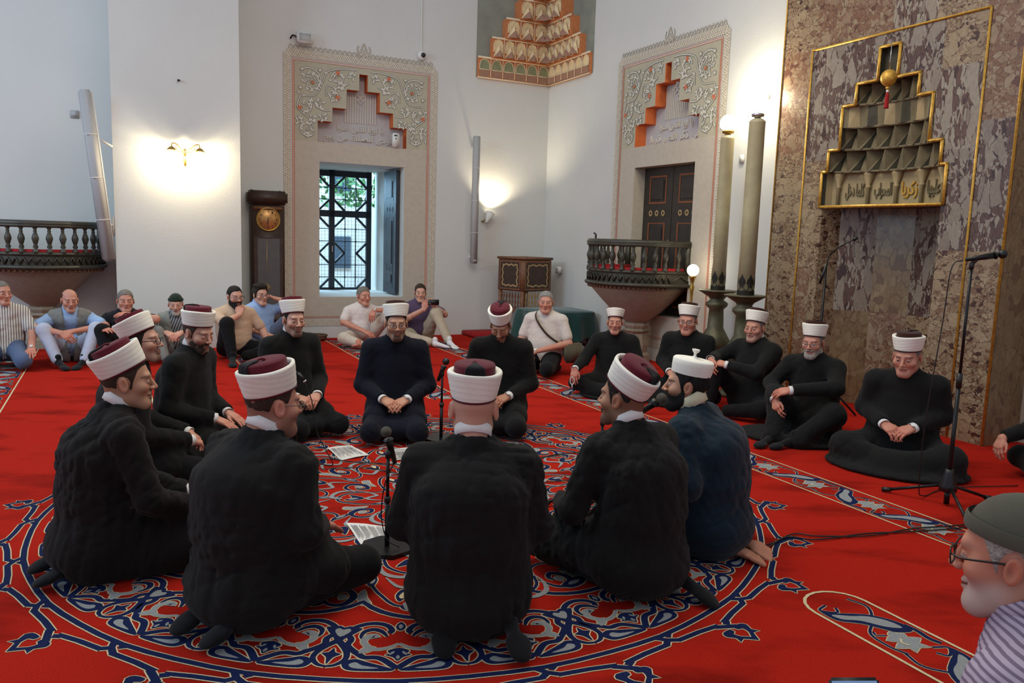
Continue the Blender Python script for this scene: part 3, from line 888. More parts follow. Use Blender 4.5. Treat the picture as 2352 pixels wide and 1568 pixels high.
for (p, q, w) in (((gx0, gz0 + .02), (gx1, gz0 + .02), .07), ((gx0, gz1 - .05), (gx1, gz1 - .05), .09), ((gx1 - .04, gz0), (gx1 - .04, gz1), .08), ((gx0 + .04, gz0), (gx0 + .04, gz1), .08),
                  ((gm, gz0), (gm, gz1), .085), ((gx0, 1.765), (gx1, 1.765), .10)):
    bar(win, p, q, w, 'iron_dark', TG, 0.06)
window_1 = tag(win.build('window_1'), kind='structure')
lat = MB(); thin = MB()
for (zx0, zx1) in ((gx0 + .08, gm - .045), (gm + .045, gx1 - .08)):
    for (z0, z1) in ((0.595, 1.155), (1.155, 1.715), (1.815, 2.335)):
        k = 0.155
        for (cx_, cz_, sx_, sz_) in ((zx0, z0, 1, 1), (zx1, z0, -1, 1), (zx0, z1, 1, -1), (zx1, z1, -1, -1)):
            bar(lat, (cx_, cz_ + sz_ * k), (cx_ + sx_ * k, cz_), .03, 'iron_dark', TG, 0.05)
        for f in (0.33, 0.67):
            X = zx0 + (zx1 - zx0) * f; Z = z0 + (z1 - z0) * f
            bar(thin, (X, z0), (X, z1), .012, 'iron_dark', TG, 0.012); bar(thin, (zx0, Z), (zx1, Z), .012, 'iron_dark', TG, 0.012)
            for g in (0.33, 0.67):
                thin.sphere((X, z0 + (z1 - z0) * g, 0), 0.018, 'iron_dark', 8, TG)
        for i in range(1, 9):
            X = zx0 + (zx1 - zx0) * i / 9
            bar(thin, (X, z0), (X, z1), .003, 'iron_dark', lambda p: TG((p[0], p[1], p[2] - 0.03)), 0.003)
        for i in range(1, 10):
            Z = z0 + (z1 - z0) * i / 10
            bar(thin, (zx0, Z), (zx1, Z), .003, 'iron_dark', lambda p: TG((p[0], p[1], p[2] - 0.03)), 0.003)
lat.build('lattice', window_1); thin.build('wire_grille', window_1)
gl = MB(); gl.add([(gx0, gz0, -.045), (gx1, gz0, -.045), (gx1, gz1, -.045), (gx0, gz1, -.045)], [(0, 1, 2, 3)], 'glass', T=TG); gl.build('window_pane', window_1)
hd = MB(); hd.box((gm, 1.22, 0.045), (0.018, 0.09, 0.03), 'chrome', TG); hd.build('window_handle', window_1)
def shutter_leaf(name, T, w, h, mat_, panel_m, ring_m, parent=None):
    mb = MB()
    mb.box((w / 2, h / 2, 0), (w, h, 0.045), mat_, T)
    for (z0, z1) in ((0.06, 0.18), (0.22, 0.62), (0.76, 0.94)):
        x0, x1 = w * 0.22, w * 0.78
        P = [(x0, z0 * h), (x1, z0 * h), (x1, z1 * h), (x0, z1 * h)]
        ribbon(mb, P, 0.03, 0.026, panel_m, T, True)
        mb.box(((x0 + x1) / 2, (z0 + z1) / 2 * h, 0.024), (x1 - x0 - .09, (z1 - z0) * h - .09, .02), mat_, T)
    for z in (0.69, 0.205):
        for f in (0.28, 0.5, 0.72):
            P = [(w * f + 0.028 * math.cos(t), z * h + 0.028 * math.sin(t)) for t in [i * math.pi / 6 for i in range(12)]]
            ribbon(mb, P, 0.022, 0.027, ring_m, T, True)
    mb.add([(w - 0.03, 0.5 * h, 0.03)] + [(w - 0.03 + .02 * math.cos(i), .5 * h + .02 * math.sin(i), .03) for i in range(6)], [(0, i + 1, (i + 1) % 6 + 1) for i in range(6)], ring_m, T=T)
    return mb.build(name, parent)
shutter_leaf('shutter', lambda p: AB(3.69 - p[2], B0 - 0.74 + p[0], 0.60 + p[1]), 0.58, 1.80, 'shutter_blue', 'shutter_blue', 'shutter_blue', window_1)
# door-like shutters of the mihrab-side window
window_2 = tag(MB().build('window_2'), kind='structure')
window_2.location = (0, 0, 0)
for i, x0 in enumerate((CR - 0.60, CR + 0.005)):
    shutter_leaf('shutter', lambda p, x0=x0: TR((x0 + p[0], 0.585 + p[1], -0.19 + p[2])), 0.595, 1.84, 'wood_black', 'door_orange', 'inlay', window_2)
# lane outside: paving, house front and a tree, all in the open air behind the wall
mb = MB()
mb.add([AB(-3, -12.9, 0), AB(10, -12.9, 0), AB(10, -21, 0), AB(-3, -21, 0)], [(0, 1, 2, 3)], 'stone_trim')
tag(mb.build('ground'), kind='structure')
house = empty('house', AB(3.6, -19.0, 0))
tag(house, 'pale house front seen through the barred window at the back', 'house')
hinv = house.matrix_basis.inverted()
def lane(p): return AB(p[0], -19.0 + p[2], p[1]) - Vector(house.location)
hm = MB(); hm.box((4.4, 2.2, -0.3), (8, 4.4, 0.6), 'facade', lane); hm.build('wall', house)
for (x, z) in ((2.4, 0.9), (3.9, 0.9), (5.2, 0.9), (2.4, 2.7), (3.9, 2.7), (5.2, 2.7)):
    hm = MB(); hm.box((x + .9, z + .1, 0.02), (0.5, 0.75, 0.08), 'facade_window', lane); hm.build('window', house)
tree = empty('tree', AB(5.05, -16.0, 0))
tag(tree, 'leafy tree with a grey trunk outside the barred window', 'tree')
tm = MB(); tm.tube([(0, 0, 0), (0.02, 0.02, 1.2), (-0.03, 0, 2.2), (0.05, 0.05, 3.2)], [0.17, 0.14, 0.13, 0.10], 'tree_bark', 14); tm.build('trunk', tree)
tm = MB(); rr = random.Random(5)
for i in range(900):
    a, q, z = rr.random() * 6.28, rr.random() ** 0.5 * 1.5, 2.0 + rr.random() * 1.6
    c = Vector((q * math.cos(a), q * math.sin(a), z)); s = 0.05 + rr.random() * 0.06
    e = Vector((rr.uniform(-1, 1), rr.uniform(-1, 1), rr.uniform(-1, 1))).normalized(); f = e.orthogonal().normalized()
    tm.add([c - e * s, c - f * s * .5, c + e * s, c + f * s * .5], [(0, 1, 2, 3)], 'leaf')
tm.build('foliage', tree)

# ---------------- mihrab: marble front, gilt mouldings, niche, muqarnas ----------------
MA = 6.0; MCB = -4.945
TM = frame_right(MA)
MST = [(0.61, 0.0, 1.87), (0.635, 1.87, 2.19), (0.575, 2.19, 2.385), (0.455, 2.385, 2.77), (0.315, 2.77, 2.95), (0.10, 2.95, 3.225)]
def m_depth(x, z):
    for h, z0, z1 in MST:
        if z0 < z < z1 and abs(x - MCB) < h: return None
    return 0.0
def slab(x, z):
    u = x - MCB
    if abs(u) > 0.87 or z > 3.34:
        if z > 3.34:
            return ('marble_c', 'marble_f', 'marble_d', 'marble_a', 'marble_c', 'marble_f')[min(5, int((u + 1.26) / 0.42))] if z > 3.9 else ('marble_a', 'marble_c', 'marble_c', 'marble_f', 'marble_a', 'marble_c')[min(5, int((u + 1.26) / 0.42))]
        if u < 0: return 'marble_c' if z > 2.4 else 'marble_a' if z > 1.4 else 'marble_a'
        return 'marble_c' if z > 2.5 else 'marble_b' if z > 1.5 else 'marble_a'
    if u < 0: return 'marble_b' if z > 2.3 else ('marble_a' if z > 1.3 else 'marble_c') if u < -0.7 else 'marble_a'
    if z > 2.95: return 'marble_b' if u < 0.5 else 'marble_a'
    if z > 2.3: return 'marble_f'
    return 'marble_b' if z > 1.5 else 'marble_a'
OPEN_D = 0.10
mb = MB()
xs = seq(-6.2, -3.77, *[MCB + s * h for h, _, _ in MST for s in (-1, 1)], *[MCB + q for q in (-.87, .87, -.84, -.42, 0, .42, .84, .5, -.7, .3)])
zs = seq(0, 7, 1.3, 1.4, 1.5, 2.3, 2.4, 2.5, 2.95, 3.34, 3.9, *[q for st in MST for q in st[1:]])
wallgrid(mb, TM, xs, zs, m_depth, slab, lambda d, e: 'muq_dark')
mb.add([(-3.77, 0, 0), (-3.77, 0, -0.45), (-3.77, 7, -0.45), (-3.77, 7, 0)], [(0, 1, 2, 3)], 'marble_e', T=TM)
mb.add([(-6.2, 0, 0), (-6.2, 0, -0.1), (-6.2, 7, -0.1), (-6.2, 7, 0)], [(3, 2, 1, 0)], 'marble_a', T=TM)
# niche shell below the lettering
NP = [(-0.61, 0.0), (-0.56, 0.20), (-0.34, 0.44), (0.0, 0.52), (0.34, 0.44), (0.56, 0.20), (0.61, 0.0)]
NM = ['marble_a', 'marble_f', 'marble_e', 'marble_b', 'marble_e', 'marble_a']
for i in range(6):
    (x0, d0), (x1, d1) = NP[i], NP[i + 1]
    for (z0, z1, m) in ((0, 0.9, NM[(i + 3) % 6] if i % 2 else 'marble_c'), (0.9, 1.87, NM[i])):
        mb.add([(MCB + x0, z0, -d0), (MCB + x1, z0, -d1), (MCB + x1, z1, -d1), (MCB + x0, z1, -d0)], [(0, 1, 2, 3)], m, T=TM)
mb.add([(MCB + x, 1.87, -d) for x, d in NP], [tuple(range(7))], 'muq_dark', T=TM)
wall_mihrab = tag(mb.build('wall_mihrab'), kind='structure')
mq = MB()
NQ = [(-0.61, 0.0), (-0.585, 0.11), (-0.32, 0.215), (0.0, 0.25), (0.32, 0.215), (0.585, 0.11), (0.61, 0.0)]
def shell(k, dk):           # the shallower upper plan, narrowed by k and pulled forward by dk
    return [(x * k, max(0.06, d * dk) if i not in (0, 6) else 0.05) for i, (x, d) in enumerate(NQ)]
rows = [(1.87, 2.19, 1.03, 1.0, 'plain'), (2.19, 2.385, 0.95, 0.92, 'cell'), (2.385, 2.58, 0.78, 0.84, 'cell'), (2.58, 2.77, 0.76, 0.74, 'box'), (2.77, 2.95, 0.54, 0.64, 'cell'), (2.95, 3.225, 0.19, 0.25, 'plain')]
def along(P, t):
    L = [math.hypot(P[i + 1][0] - P[i][0], P[i + 1][1] - P[i][1]) for i in range(len(P) - 1)]
    s = t * sum(L)
    for i, l in enumerate(L):
        if s <= l or i == len(L) - 1:
            f = s / l if l else 0
            return (P[i][0] + (P[i + 1][0] - P[i][0]) * f, P[i][1] + (P[i + 1][1] - P[i][1]) * f)
        s -= l
for ri, (z0, z1, k, dk, kind) in enumerate(rows):
    P = shell(k, dk)
    if kind == 'plain':
        for i in range(6):
            (x0, d0), (x1, d1) = P[i], P[i + 1]
            mq.add([(MCB + x0, z0, -d0), (MCB + x1, z0, -d1), (MCB + x1, z1, -d1), (MCB + x0, z1, -d0)], [(0, 1, 2, 3)], 'muq_tan' if ri == 0 else 'muq_dark', T=TM)
    else:
        n = {1: 7, 2: 6, 3: 6, 4: 5}[ri]
        Pd = shell(k, dk - 0.12)
        for i in range(n):
            t0, t1 = i / n, (i + 1) / n; tm_ = (t0 + t1) / 2
            a, b, c = along(P, t0), along(P, t1), along(P, tm_)
            cc = along(Pd, tm_)
            f = 0.05
            A_ = (MCB + a[0], z0, -a[1] + f); B_ = (MCB + b[0], z0, -b[1] + f); At = (MCB + a[0], z1, -a[1] + f * 1.5); Bt = (MCB + b[0], z1, -b[1] + f * 1.5)
            C_ = (MCB + c[0], z0, -c[1] - 0.02); Ct = (MCB + c[0], z1, -c[1] - 0.05)
            if kind == 'cell':
                Cm = (MCB + c[0], z0 + (z1 - z0) * 0.93, -c[1] - 0.06)
                Am = (MCB + (a[0] * 3 + b[0]) / 4, z0, -(a[1] * 3 + b[1]) / 4 + 0.07); Bm = (MCB + (a[0] + b[0] * 3) / 4, z0, -(a[1] + b[1] * 3) / 4 + 0.07)
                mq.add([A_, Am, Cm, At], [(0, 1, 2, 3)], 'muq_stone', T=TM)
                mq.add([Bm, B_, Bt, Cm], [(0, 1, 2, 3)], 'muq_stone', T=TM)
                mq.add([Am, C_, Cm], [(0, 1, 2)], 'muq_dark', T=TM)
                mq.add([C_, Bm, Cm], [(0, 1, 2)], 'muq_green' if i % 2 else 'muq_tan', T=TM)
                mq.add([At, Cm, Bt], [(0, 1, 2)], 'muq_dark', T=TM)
            else:
                Cq = (MCB + c[0], z0, -c[1] + 0.08); Cqt = (MCB + c[0], z1, -c[1] + 0.08)
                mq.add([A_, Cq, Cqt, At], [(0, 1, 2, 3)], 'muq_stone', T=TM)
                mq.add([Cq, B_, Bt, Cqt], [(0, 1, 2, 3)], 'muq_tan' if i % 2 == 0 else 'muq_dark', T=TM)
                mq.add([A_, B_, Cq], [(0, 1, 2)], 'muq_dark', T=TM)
    # ledge under each row, flush with the marble front
    P2 = [(MCB + x, -d) for x, d in P]
    if ri < 5:
        nx_ = shell(rows[ri + 1][2], rows[ri + 1][3])
        for i in range(6):
            a_, b_, c_, d_ = P[i], P[i + 1], nx_[i + 1], nx_[i]
            mq.add([(MCB + q[0], z1, -q[1]) for q in (a_, b_, c_, d_)], [(0, 1, 2, 3)], 'muq_stone', T=TM)
    else: mq.add([(x, z1, z) for x, z in P2], [tuple(range(7))], 'muq_dark', T=TM)
    mq.tube([(x, z0, z + 0.05) for x, z in P2[1:-1]], 0.012, 'muq_stone', 6, T=TM)
# colonnettes and spandrels over the lettered panels
Pp = shell(1.03, 1.0)
cols = [along(Pp, t) for t in (0.10, 0.30, 0.5, 0.70, 0.90)]
for (x, d) in cols:
    X, Zd = MCB + x, -d + 0.025
    mq.lathe([(0.016, 0), (0.016, 0.17), (0.026, 0.18), (0.026, 0.19), (0.018, 0.20), (0.05, 0.29), (0.055, 0.32)], 'muq_tan', 8, T=lambda p, X=X, Zd=Zd: TM((X + p[0], 1.87 + p[2], Zd + p[1])))
mq.build('muqarnas', wall_mihrab)
lt = MB()
for word, t in (('كلما دخل', 0.20), ('المحراب', 0.40), ('زكريا', 0.60), ('عليها', 0.80)):
    p0, p1 = along(Pp, t - 0.07), along(Pp, t + 0.07)
    dx, dz = p1[0] - p0[0], -(p1[1] - p0[1]); l = math.hypot(dx, dz); dx /= l; dz /= l
    cx_, cz_ = MCB + (p0[0] + p1[0]) / 2, -(p0[1] + p1[1]) / 2
    def TT(p, dx=dx, dz=dz, cx_=cx_, cz_=cz_):
        return TM((cx_ + p[0] * dx - p[2] * dz, 2.015 + p[1], cz_ + p[0] * dz + p[2] * dx + 0.0))
    lettering(lt, arab(word), 0, 0, 0.17, 0.15, 0.004, 'gold' if word == 'زكريا' else 'muq_stone', TT, 0.012, 0.012)
lt.build('raised_lettering', wall_mihrab)
gt = MB()
def gold_path(P, w=0.026, h=0.022):
    for i in range(len(P) - 1):
        (x0, y0), (x1, y1) = P[i], P[i + 1]
        gt.box(((x0 + x1) / 2, (y0 + y1) / 2, h / 2), (abs(x1 - x0) + w, abs(y1 - y0) + w, h), 'gold', TM, bev=0.006)
outl = []
for s in (-1, 1):
    pts = []
    for h, z0, z1 in MST[1:]:
        pts += [(MCB + s * h, z0), (MCB + s * h, z1)]
    outl.append(pts)
gold_path(outl[0] + list(reversed(outl[1])) + [outl[0][0]])
gold_path([(MCB - 0.87, 0), (MCB - 0.87, 3.34), (MCB + 0.87, 3.34), (MCB + 0.87, 0)], 0.02, 0.014)
gold_path([(-3.78, 0), (-3.78, 7)], 0.02, 0.02); gold_path([(-6.19, 0), (-6.19, 7)], 0.014, 0.014)
gt.build('gilt_moulding', wall_mihrab)

# ---------------- stalactite squinch in the corner ----------------
sq = MB()
def tier(i, z0, h, L, proj):
    for side in (0, 1):
        if side == 0: T = lambda p: AB(A0 - p[0], B0 + p[2], p[1])       # along the back wall, from the corner
        else: T = lambda p: AB(A0 - p[2], B0 + p[0], p[1])
        fl = (lambda f: f[::-1]) if side == 0 else (lambda f: f)
        q = proj
        sq.add([(0, z0, q), (L, z0, q), (L, z0 + h, q), (0, z0 + h, q), (L, z0, 0), (L, z0 + h, 0), (0, z0, 0), (0, z0 + h, 0)],
               [fl((0, 1, 2, 3)), fl((1, 4, 5, 2)), fl((3, 2, 5, 7)), fl((0, 6, 4, 1))], 'sq_orange', T=T)
        n = max(1, round((L - q) / 0.205)); cw = (L - q) / n
        sq.tube([(q, z0 + h, q + .012), (L + .01, z0 + h, q + .012)], 0.016, 'sq_white', 6, T=T)
        if i == 0: sq.tube([(q, z0, q + .006), (L + .01, z0, q + .006)], 0.010, 'sq_white', 6, T=T)
        for c in range(n):
            x0 = q + c * cw; x1 = x0 + cw; xm = (x0 + x1) / 2
            arch = [(x0 + cw * u, z0 + h * v) for u, v in ((0.10, 0.42 if i == 0 else 0.30), (0.90, 0.42 if i == 0 else 0.30), (0.90, 0.66), (0.78, 0.86), (0.5, 0.93), (0.22, 0.86), (0.10, 0.66))]
            f = [fl(tuple(range(7)))]
            sq.add([(x, y, q + 0.004) for x, y in arch], f, 'sq_green' if (i == 0 and side == 0) else 'sq_cream', T=T)
            sq.tube([(x, y, q + 0.008) for x, y in arch[1:] + [arch[0]]], 0.006, 'sq_white', 5, T=T)
            sq.tube([(x0, z0 + 0.02, q + .01), (x0, z0 + h, q + .01)], 0.007, 'sq_white', 5, T=T)
            if i == 0:
                sq.add([(x0 + cw * .08, z0 + .015, q + .006), (x1 - cw * .08, z0 + .015, q + .006), (x1 - cw * .08, z0 + h * .40, q + .006), (x0 + cw * .08, z0 + h * .40, q + .006)], [fl((0, 1, 2, 3))], 'sq_brown', T=T)
                sq.tube([(x0 + cw * .08, z0 + h * .41, q + .01), (x1 - cw * .08, z0 + h * .41, q + .01)], 0.006, 'sq_white', 5, T=T)
            else:
                pk = (xm, z0 + h * 0.72, q + 0.03); lo = (xm, z0 + h * 0.05, q + 0.10)
                a_, b_ = (x0 + .012, z0 + .012, q + .03), (x1 - .012, z0 + .012, q + .03)
                sq.add([a_, lo, pk], [fl((0, 1, 2))], 'sq_orange', T=T); sq.add([lo, b_, pk], [fl((0, 1, 2))], 'sq_cream', T=T)
                pk2 = (xm, z0 + h * 0.42, q + .075)
                sq.add([a_, (xm, z0, q + .13), pk2], [fl((0, 1, 2))], 'sq_brown', T=T); sq.add([(xm, z0, q + .13), b_, pk2], [fl((0, 1, 2))], 'sq_brown', T=T)
                for e in ((a_, pk), (b_, pk), (a_, pk2), (b_, pk2)): sq.tube(e, 0.006, 'sq_white', 5, T=T)
for i in range(6):
    tier(i, 3.80 + 0.285 * i, 0.285, 1.22 - 0.195 * i, 0.04 + 0.05 * i)
sqo = sq.build('stalactite_squinch')
tag(sqo, kind='structure'); sqo.name = 'trim_1'
# ---------------- furniture and fittings ----------------
def axes(a, b, z=0.0, rot=0.0):
    """local x along the back wall (away from viewer's left), local y toward the viewer along the mihrab wall; rot turns it"""
    c, s = math.cos(rot), math.sin(rot)
    X = UA * c + UB * s; Y = -UA * s + UB * c
    return Matrix(((X.x, -Y.x, 0, 0), (X.y, -Y.y, 0, 0), (0, 0, 1, 0), (0, 0, 0, 1))), AB(a, b, z)
def thing(name, label, cat, a, b, z=0.0, rot=0.0, group=None):
    """local x to the right along the back wall, local y into the back wall, z up"""
    o = empty(name, AB(a, b, z), math.pi / 2 - AZ + rot)
    return tag(o, label, cat, group)
def thing_w(name, label, cat, loc, rz=0.0, group=None):
    return tag(empty(name, loc, rz), label, cat, group)
def part(name, parent, fn, T=None):
    mb = MB(T); fn(mb); return mb.build(name, parent)
def point(name, parent_loc, energy, color, r=0.04):
    return light(name, 'POINT', parent_loc, energy, color, r)

# longcase clock
ck = thing('longcase_clock', 'tall dark wooden clock with round brass dial beside the pilaster', 'clock', 1.80, -10.98, 0)
part('case', ck, lambda m: (m.box((0, 0, 0.9), (0.42, 0.22, 1.8), 'wood_dark', bev=0.008), m.box((0, 0, 0.10), (0.47, 0.25, 0.2), 'wood_dark', bev=0.01),
     m.box((0, -0.01, 1.76), (0.36, 0.225, 0.05), 'wood_brown', bev=0.01)))
part('hood', ck, lambda m: (m.box((0, 0, 1.90), (0.50, 0.27, 0.18), 'wood_dark', bev=0.03), m.sphere((-0.19, 0, 2.0), 0.012, 'chrome', 8), m.sphere((0.17, 0, 2.0), 0.012, 'chrome', 8)))
dial = part('dial', ck, lambda m: (m.lathe([(0.0, 0), (0.138, 0), (0.145, -0.012), (0.145, -0.02)], 'clock_face', 36, T=Matrix.Translation((0, -0.117, 1.62)) @ Matrix.Rotation(R(90), 4, 'X')),
     m.lathe([(0.140, 0.0), (0.150, 0.012), (0.155, 0.0)], 'brass', 36, T=Matrix.Translation((0, -0.115, 1.62)) @ Matrix.Rotation(R(90), 4, 'X'))))
dg_ = MB()
TD = lambda p: Vector((p[0], -0.121 - p[2], 1.62 + p[1]))
for n in range(1, 13):
    a = math.pi / 2 - n * math.pi / 6
    lettering(dg_, str(n), 0.105 * math.cos(a), 0.105 * math.sin(a), 0.016 if n < 10 else 0.028, 0.03, 0.0, 'wood_dark', TD, 0.002)
dg_.build('numerals', dial)
part('hand', dial, lambda m: ribbon(m, [(0, 0.02), (-0.012, -0.065)], 0.009, 0.008, 'wood_dark', TD))
part('hand', dial, lambda m: ribbon(m, [(0, 0.02), (-0.008, -0.105)], 0.006, 0.010, 'wood_dark', TD))
dr = part('door', ck, lambda m: (ribbon(m, [(-0.16, 0.30), (0.16, 0.30), (0.16, 1.38), (-0.16, 1.38)], 0.045, 0.0, 'wood_dark', lambda p: Vector((p[0], -0.116, p[1])), True),
     m.add([(-0.15, -0.112, .3), (.15, -0.112, .3), (.15, -0.112, 1.38), (-.15, -0.112, 1.38)], [(0, 1, 2, 3)], 'wood_black'),
     m.add([(-0.14, -0.135, .31), (.14, -0.135, .31), (.14, -0.135, 1.37), (-.14, -0.135, 1.37)], [(0, 1, 2, 3)], 'glass')))
part('pendulum', ck, lambda m: (m.lathe([(0, -0.004), (0.055, 0), (0, 0.004)], 'brass', 20, T=Matrix.Translation((-0.03, -0.124, 0.72)) @ Matrix.Rotation(R(90), 4, 'X')), m.tube([(-0.03, -0.124, 0.75), (-0.02, -0.124, 1.35)], 0.004, 'brass', 6)))

# two-armed brass wall lamp on the pilaster
sc_ = thing('wall_lamp', 'two-armed brass wall lamp glowing on the white pilaster', 'lamp', 0.775, -10.5, 2.33)
part('wall_plate', sc_, lambda m: m.lathe([(0.0, -0.13), (0.014, -0.11), (0.02, -0.05), (0.014, 0.0), (0.022, 0.06), (0.03, 0.075), (0.0, 0.08)], 'brass', 12, c=(0, -0.03, 0)))
for s in (1, -1):
    part('arm', sc_, lambda m: (m.tube(catmull([(0, -0.04, 0.0), (s * 0.05, -0.10, 0.07), (s * 0.10, -0.14, 0.12), (s * 0.145, -0.16, 0.125), (s * 0.155, -0.16, 0.09)], 5), 0.007, 'brass', 8),
         m.tube(catmull([(s * 0.04, -0.09, 0.03), (s * 0.09, -0.12, 0.05), (s * 0.11, -0.14, 0.10)], 5), 0.005, 'brass', 6)))
    sh = part('shade', sc_, lambda m: m.lathe([(0.012, 0.03), (0.03, 0.02), (0.048, 0.0), (0.062, -0.014), (0.060, -0.016), (0.045, -0.002), (0.012, 0.02)], 'brass', 20, c=(s * 0.155, -0.16, 0.06), caps=False))
    part('bulb', sh, lambda m: m.sphere((s * 0.155, -0.16, 0.04), 0.022, 'bulb_lit', 12))
    point('wall_lamp_light', AB(0.775 + s * 0.155, -10.5 + 0.16, 2.33 + 0.005), 24, (1.0, 0.86, 0.58), 0.03)

# spot lamp and slim loudspeaker on the back wall
sp_ = thing('spotlight', 'small white cone spotlight on the wall beside the upright loudspeaker', 'lamp', 5.03, -11.12, 1.78)
part('bracket', sp_, lambda m: m.tube([(-0.06, 0, -0.07), (-0.05, -0.07, -0.06), (-0.02, -0.10, -0.03)], 0.014, 'brass', 8))
TS = Matrix.Translation((0.0, -0.11, 0.0)) @ Matrix.Rotation(R(28), 4, 'Y') @ Matrix.Rotation(R(-12), 4, 'X')
part('lamp_shade', sp_, lambda m: m.lathe([(0.0, -0.10), (0.028, -0.10), (0.03, -0.05), (0.045, -0.03), (0.07, 0.07), (0.066, 0.07), (0.04, -0.02), (0.0, -0.03)], 'white_plastic', 20, T=TS, caps=False))
part('bulb', sp_, lambda m: m.sphere((0, 0, 0.03), 0.035, 'bulb_lit', 12, T=TS))
_sl = light('spotlight_light', 'SPOT', AB(5.06, -11.12 + 0.15, 1.86), 60, (1.0, 0.86, 0.62), 0.04, target=tuple(AB(5.25, -11.0, 2.9)))
_sl.data.spot_size = R(120); _sl.data.spot_blend = 0.7
cs = thing('column_speaker', 'slim upright pale loudspeaker standing off the back wall', 'speaker', 4.79, -10.98, 1.08)
part('cabinet', cs, lambda m: (m.box((0, 0, 0.93), (0.085, 0.09, 1.86), 'speaker_grey', bev=0.008), [m.box((0, -0.001, z), (0.087, 0.092, 0.006), 'white_plastic') for z in (0.46, 0.93, 1.40)]))
for z in (0.10, 1.7): part('wall_bracket', cs, lambda m: m.box((-0.0, 0.095, z), (0.03, 0.12, 0.04), 'white_plastic'))
part('mark', cs, lambda m: m.box((0, -0.047, 0.05), (0.05, 0.004, 0.012), 'white_plastic'))
ls = thing('column_speaker', 'long tilted pale loudspeaker hung on the left edge of the pilaster', 'speaker', -0.17, -10.45, 2.02)
TL = Matrix.Rotation(R(-5.5), 4, 'Y') @ Matrix.Rotation(R(4), 4, 'X') @ Matrix.Rotation(R(25), 4, 'Z')
part('cabinet', ls, lambda m: (m.box((0, 0, 0), (0.12, 0.11, 1.92), 'speaker_grey', bev=0.02), m.box((0.055, 0.0, 0), (0.03, 0.10, 1.90), 'white_plastic', bev=0.01)), TL)
part('joint_band', ls, lambda m: [m.box((0, -0.002, z), (0.123, 0.113, 0.008), 'white_plastic') for z in (-0.48, 0.0, 0.48)], TL)
part('wall_bracket', ls, lambda m: (m.tube([(0.05, 0.0, 0.42), (0.17, 0.05, 0.36)], 0.012, 'white_plastic', 8), m.box((0.155, 0.12, -0.55), (0.03, 0.12, 0.22), 'white_plastic', bev=0.005), m.tube([(0.06, 0, -0.5), (0.16, 0.08, -0.55)], 0.012, 'white_plastic', 8)))

# small wall fittings
fl_ = thing('floodlight', 'small white floodlight above the window border on a bracket', 'lamp', 2.31, -11.12, 3.98)
part('housing', fl_, lambda m: (m.box((0, -0.10, 0), (0.21, 0.05, 0.15), 'white_plastic', Matrix.Rotation(R(-12), 4, 'X'), 0.01), m.box((0.0, -0.13, 0), (0.15, 0.01, 0.10), 'glass', Matrix.Rotation(R(-12), 4, 'X'))))
part('bracket', fl_, lambda m: m.tube(catmull([(-0.17, -0.005, 0.01), (-0.14, -0.03, 0.05), (-0.08, -0.06, 0.02)], 4), 0.01, 'dark_metal', 8))
cm_ = thing('security_camera', 'round white camera with a dark lens high on the back wall', 'camera', 3.96, -11.12, 3.99)
part('housing', cm_, lambda m: m.lathe([(0, 0.0), (0.062, 0), (0.064, 0.03), (0.055, 0.055), (0.0, 0.07)], 'white_plastic', 24, T=Matrix.Rotation(R(90), 4, 'X')))
part('lens', cm_, lambda m: (m.sphere((0.01, -0.062, 0.005), 0.034, 'black_plastic', 16)))
tag(part('cable_duct', None, lambda m: m.box(tuple(AB(3.955, -11.112, 4.55)), (0.012, 0.012, 1.0), 'white_plastic')), 'thin white cable duct rising from the round camera', 'cable duct')
al = thing('air_freshener', 'white upright dispenser in the stepped recess above the window', 'dispenser', 3.60, -11.12, 2.695)
part('housing', al, lambda m: m.box((0, 0.0, 0.10), (0.10, 0.07, 0.20), 'white_plastic', bev=0.012))
part('display', al, lambda m: (m.box((-0.01, -0.037, 0.165), (0.045, 0.004, 0.018), 'black_plastic'), m.box((-0.01, -0.037, 0.12), (0.014, 0.004, 0.02), 'black_plastic')))
sw = thing('wall_switch', 'square grey plate on the wall left of the tilted loudspeaker', 'switch', -0.40, -11.3, 2.80)
part('plate', sw, lambda m: (m.box((0, -0.008, 0), (0.095, 0.016, 0.095), 'speaker_grey', bev=0.004), m.box((0, -0.02, 0), (0.06, 0.01, 0.06), 'speaker_grey', bev=0.003)))
th = thing('junction_plate', 'small pale cover plate between the two tall candles', 'cover plate', 6.045, -6.74, 2.40)
part('plate', th, lambda m: m.box((-0.006, 0, 0), (0.012, 0.07, 0.09), 'white_plastic', bev=0.003))
wb = thing('socket_box', 'small white box on the wall right of the wooden lectern', 'box', 6.03, -10.55, 1.02)
part('housing', wb, lambda m: (m.box((-0.02, 0, 0), (0.06, 0.10, 0.10), 'white_plastic', bev=0.006), m.box((-0.052, 0, 0), (0.006, 0.06, 0.06), 'speaker_grey')))
tag(part('wall_hook', None, lambda m: m.tube([AB(0.72, -10.5, 3.20), AB(0.72, -10.47, 3.20), AB(0.73, -10.46, 3.195)], 0.012, 'dark_metal', 6)), 'small dark hook high on the white pilaster', 'hook')

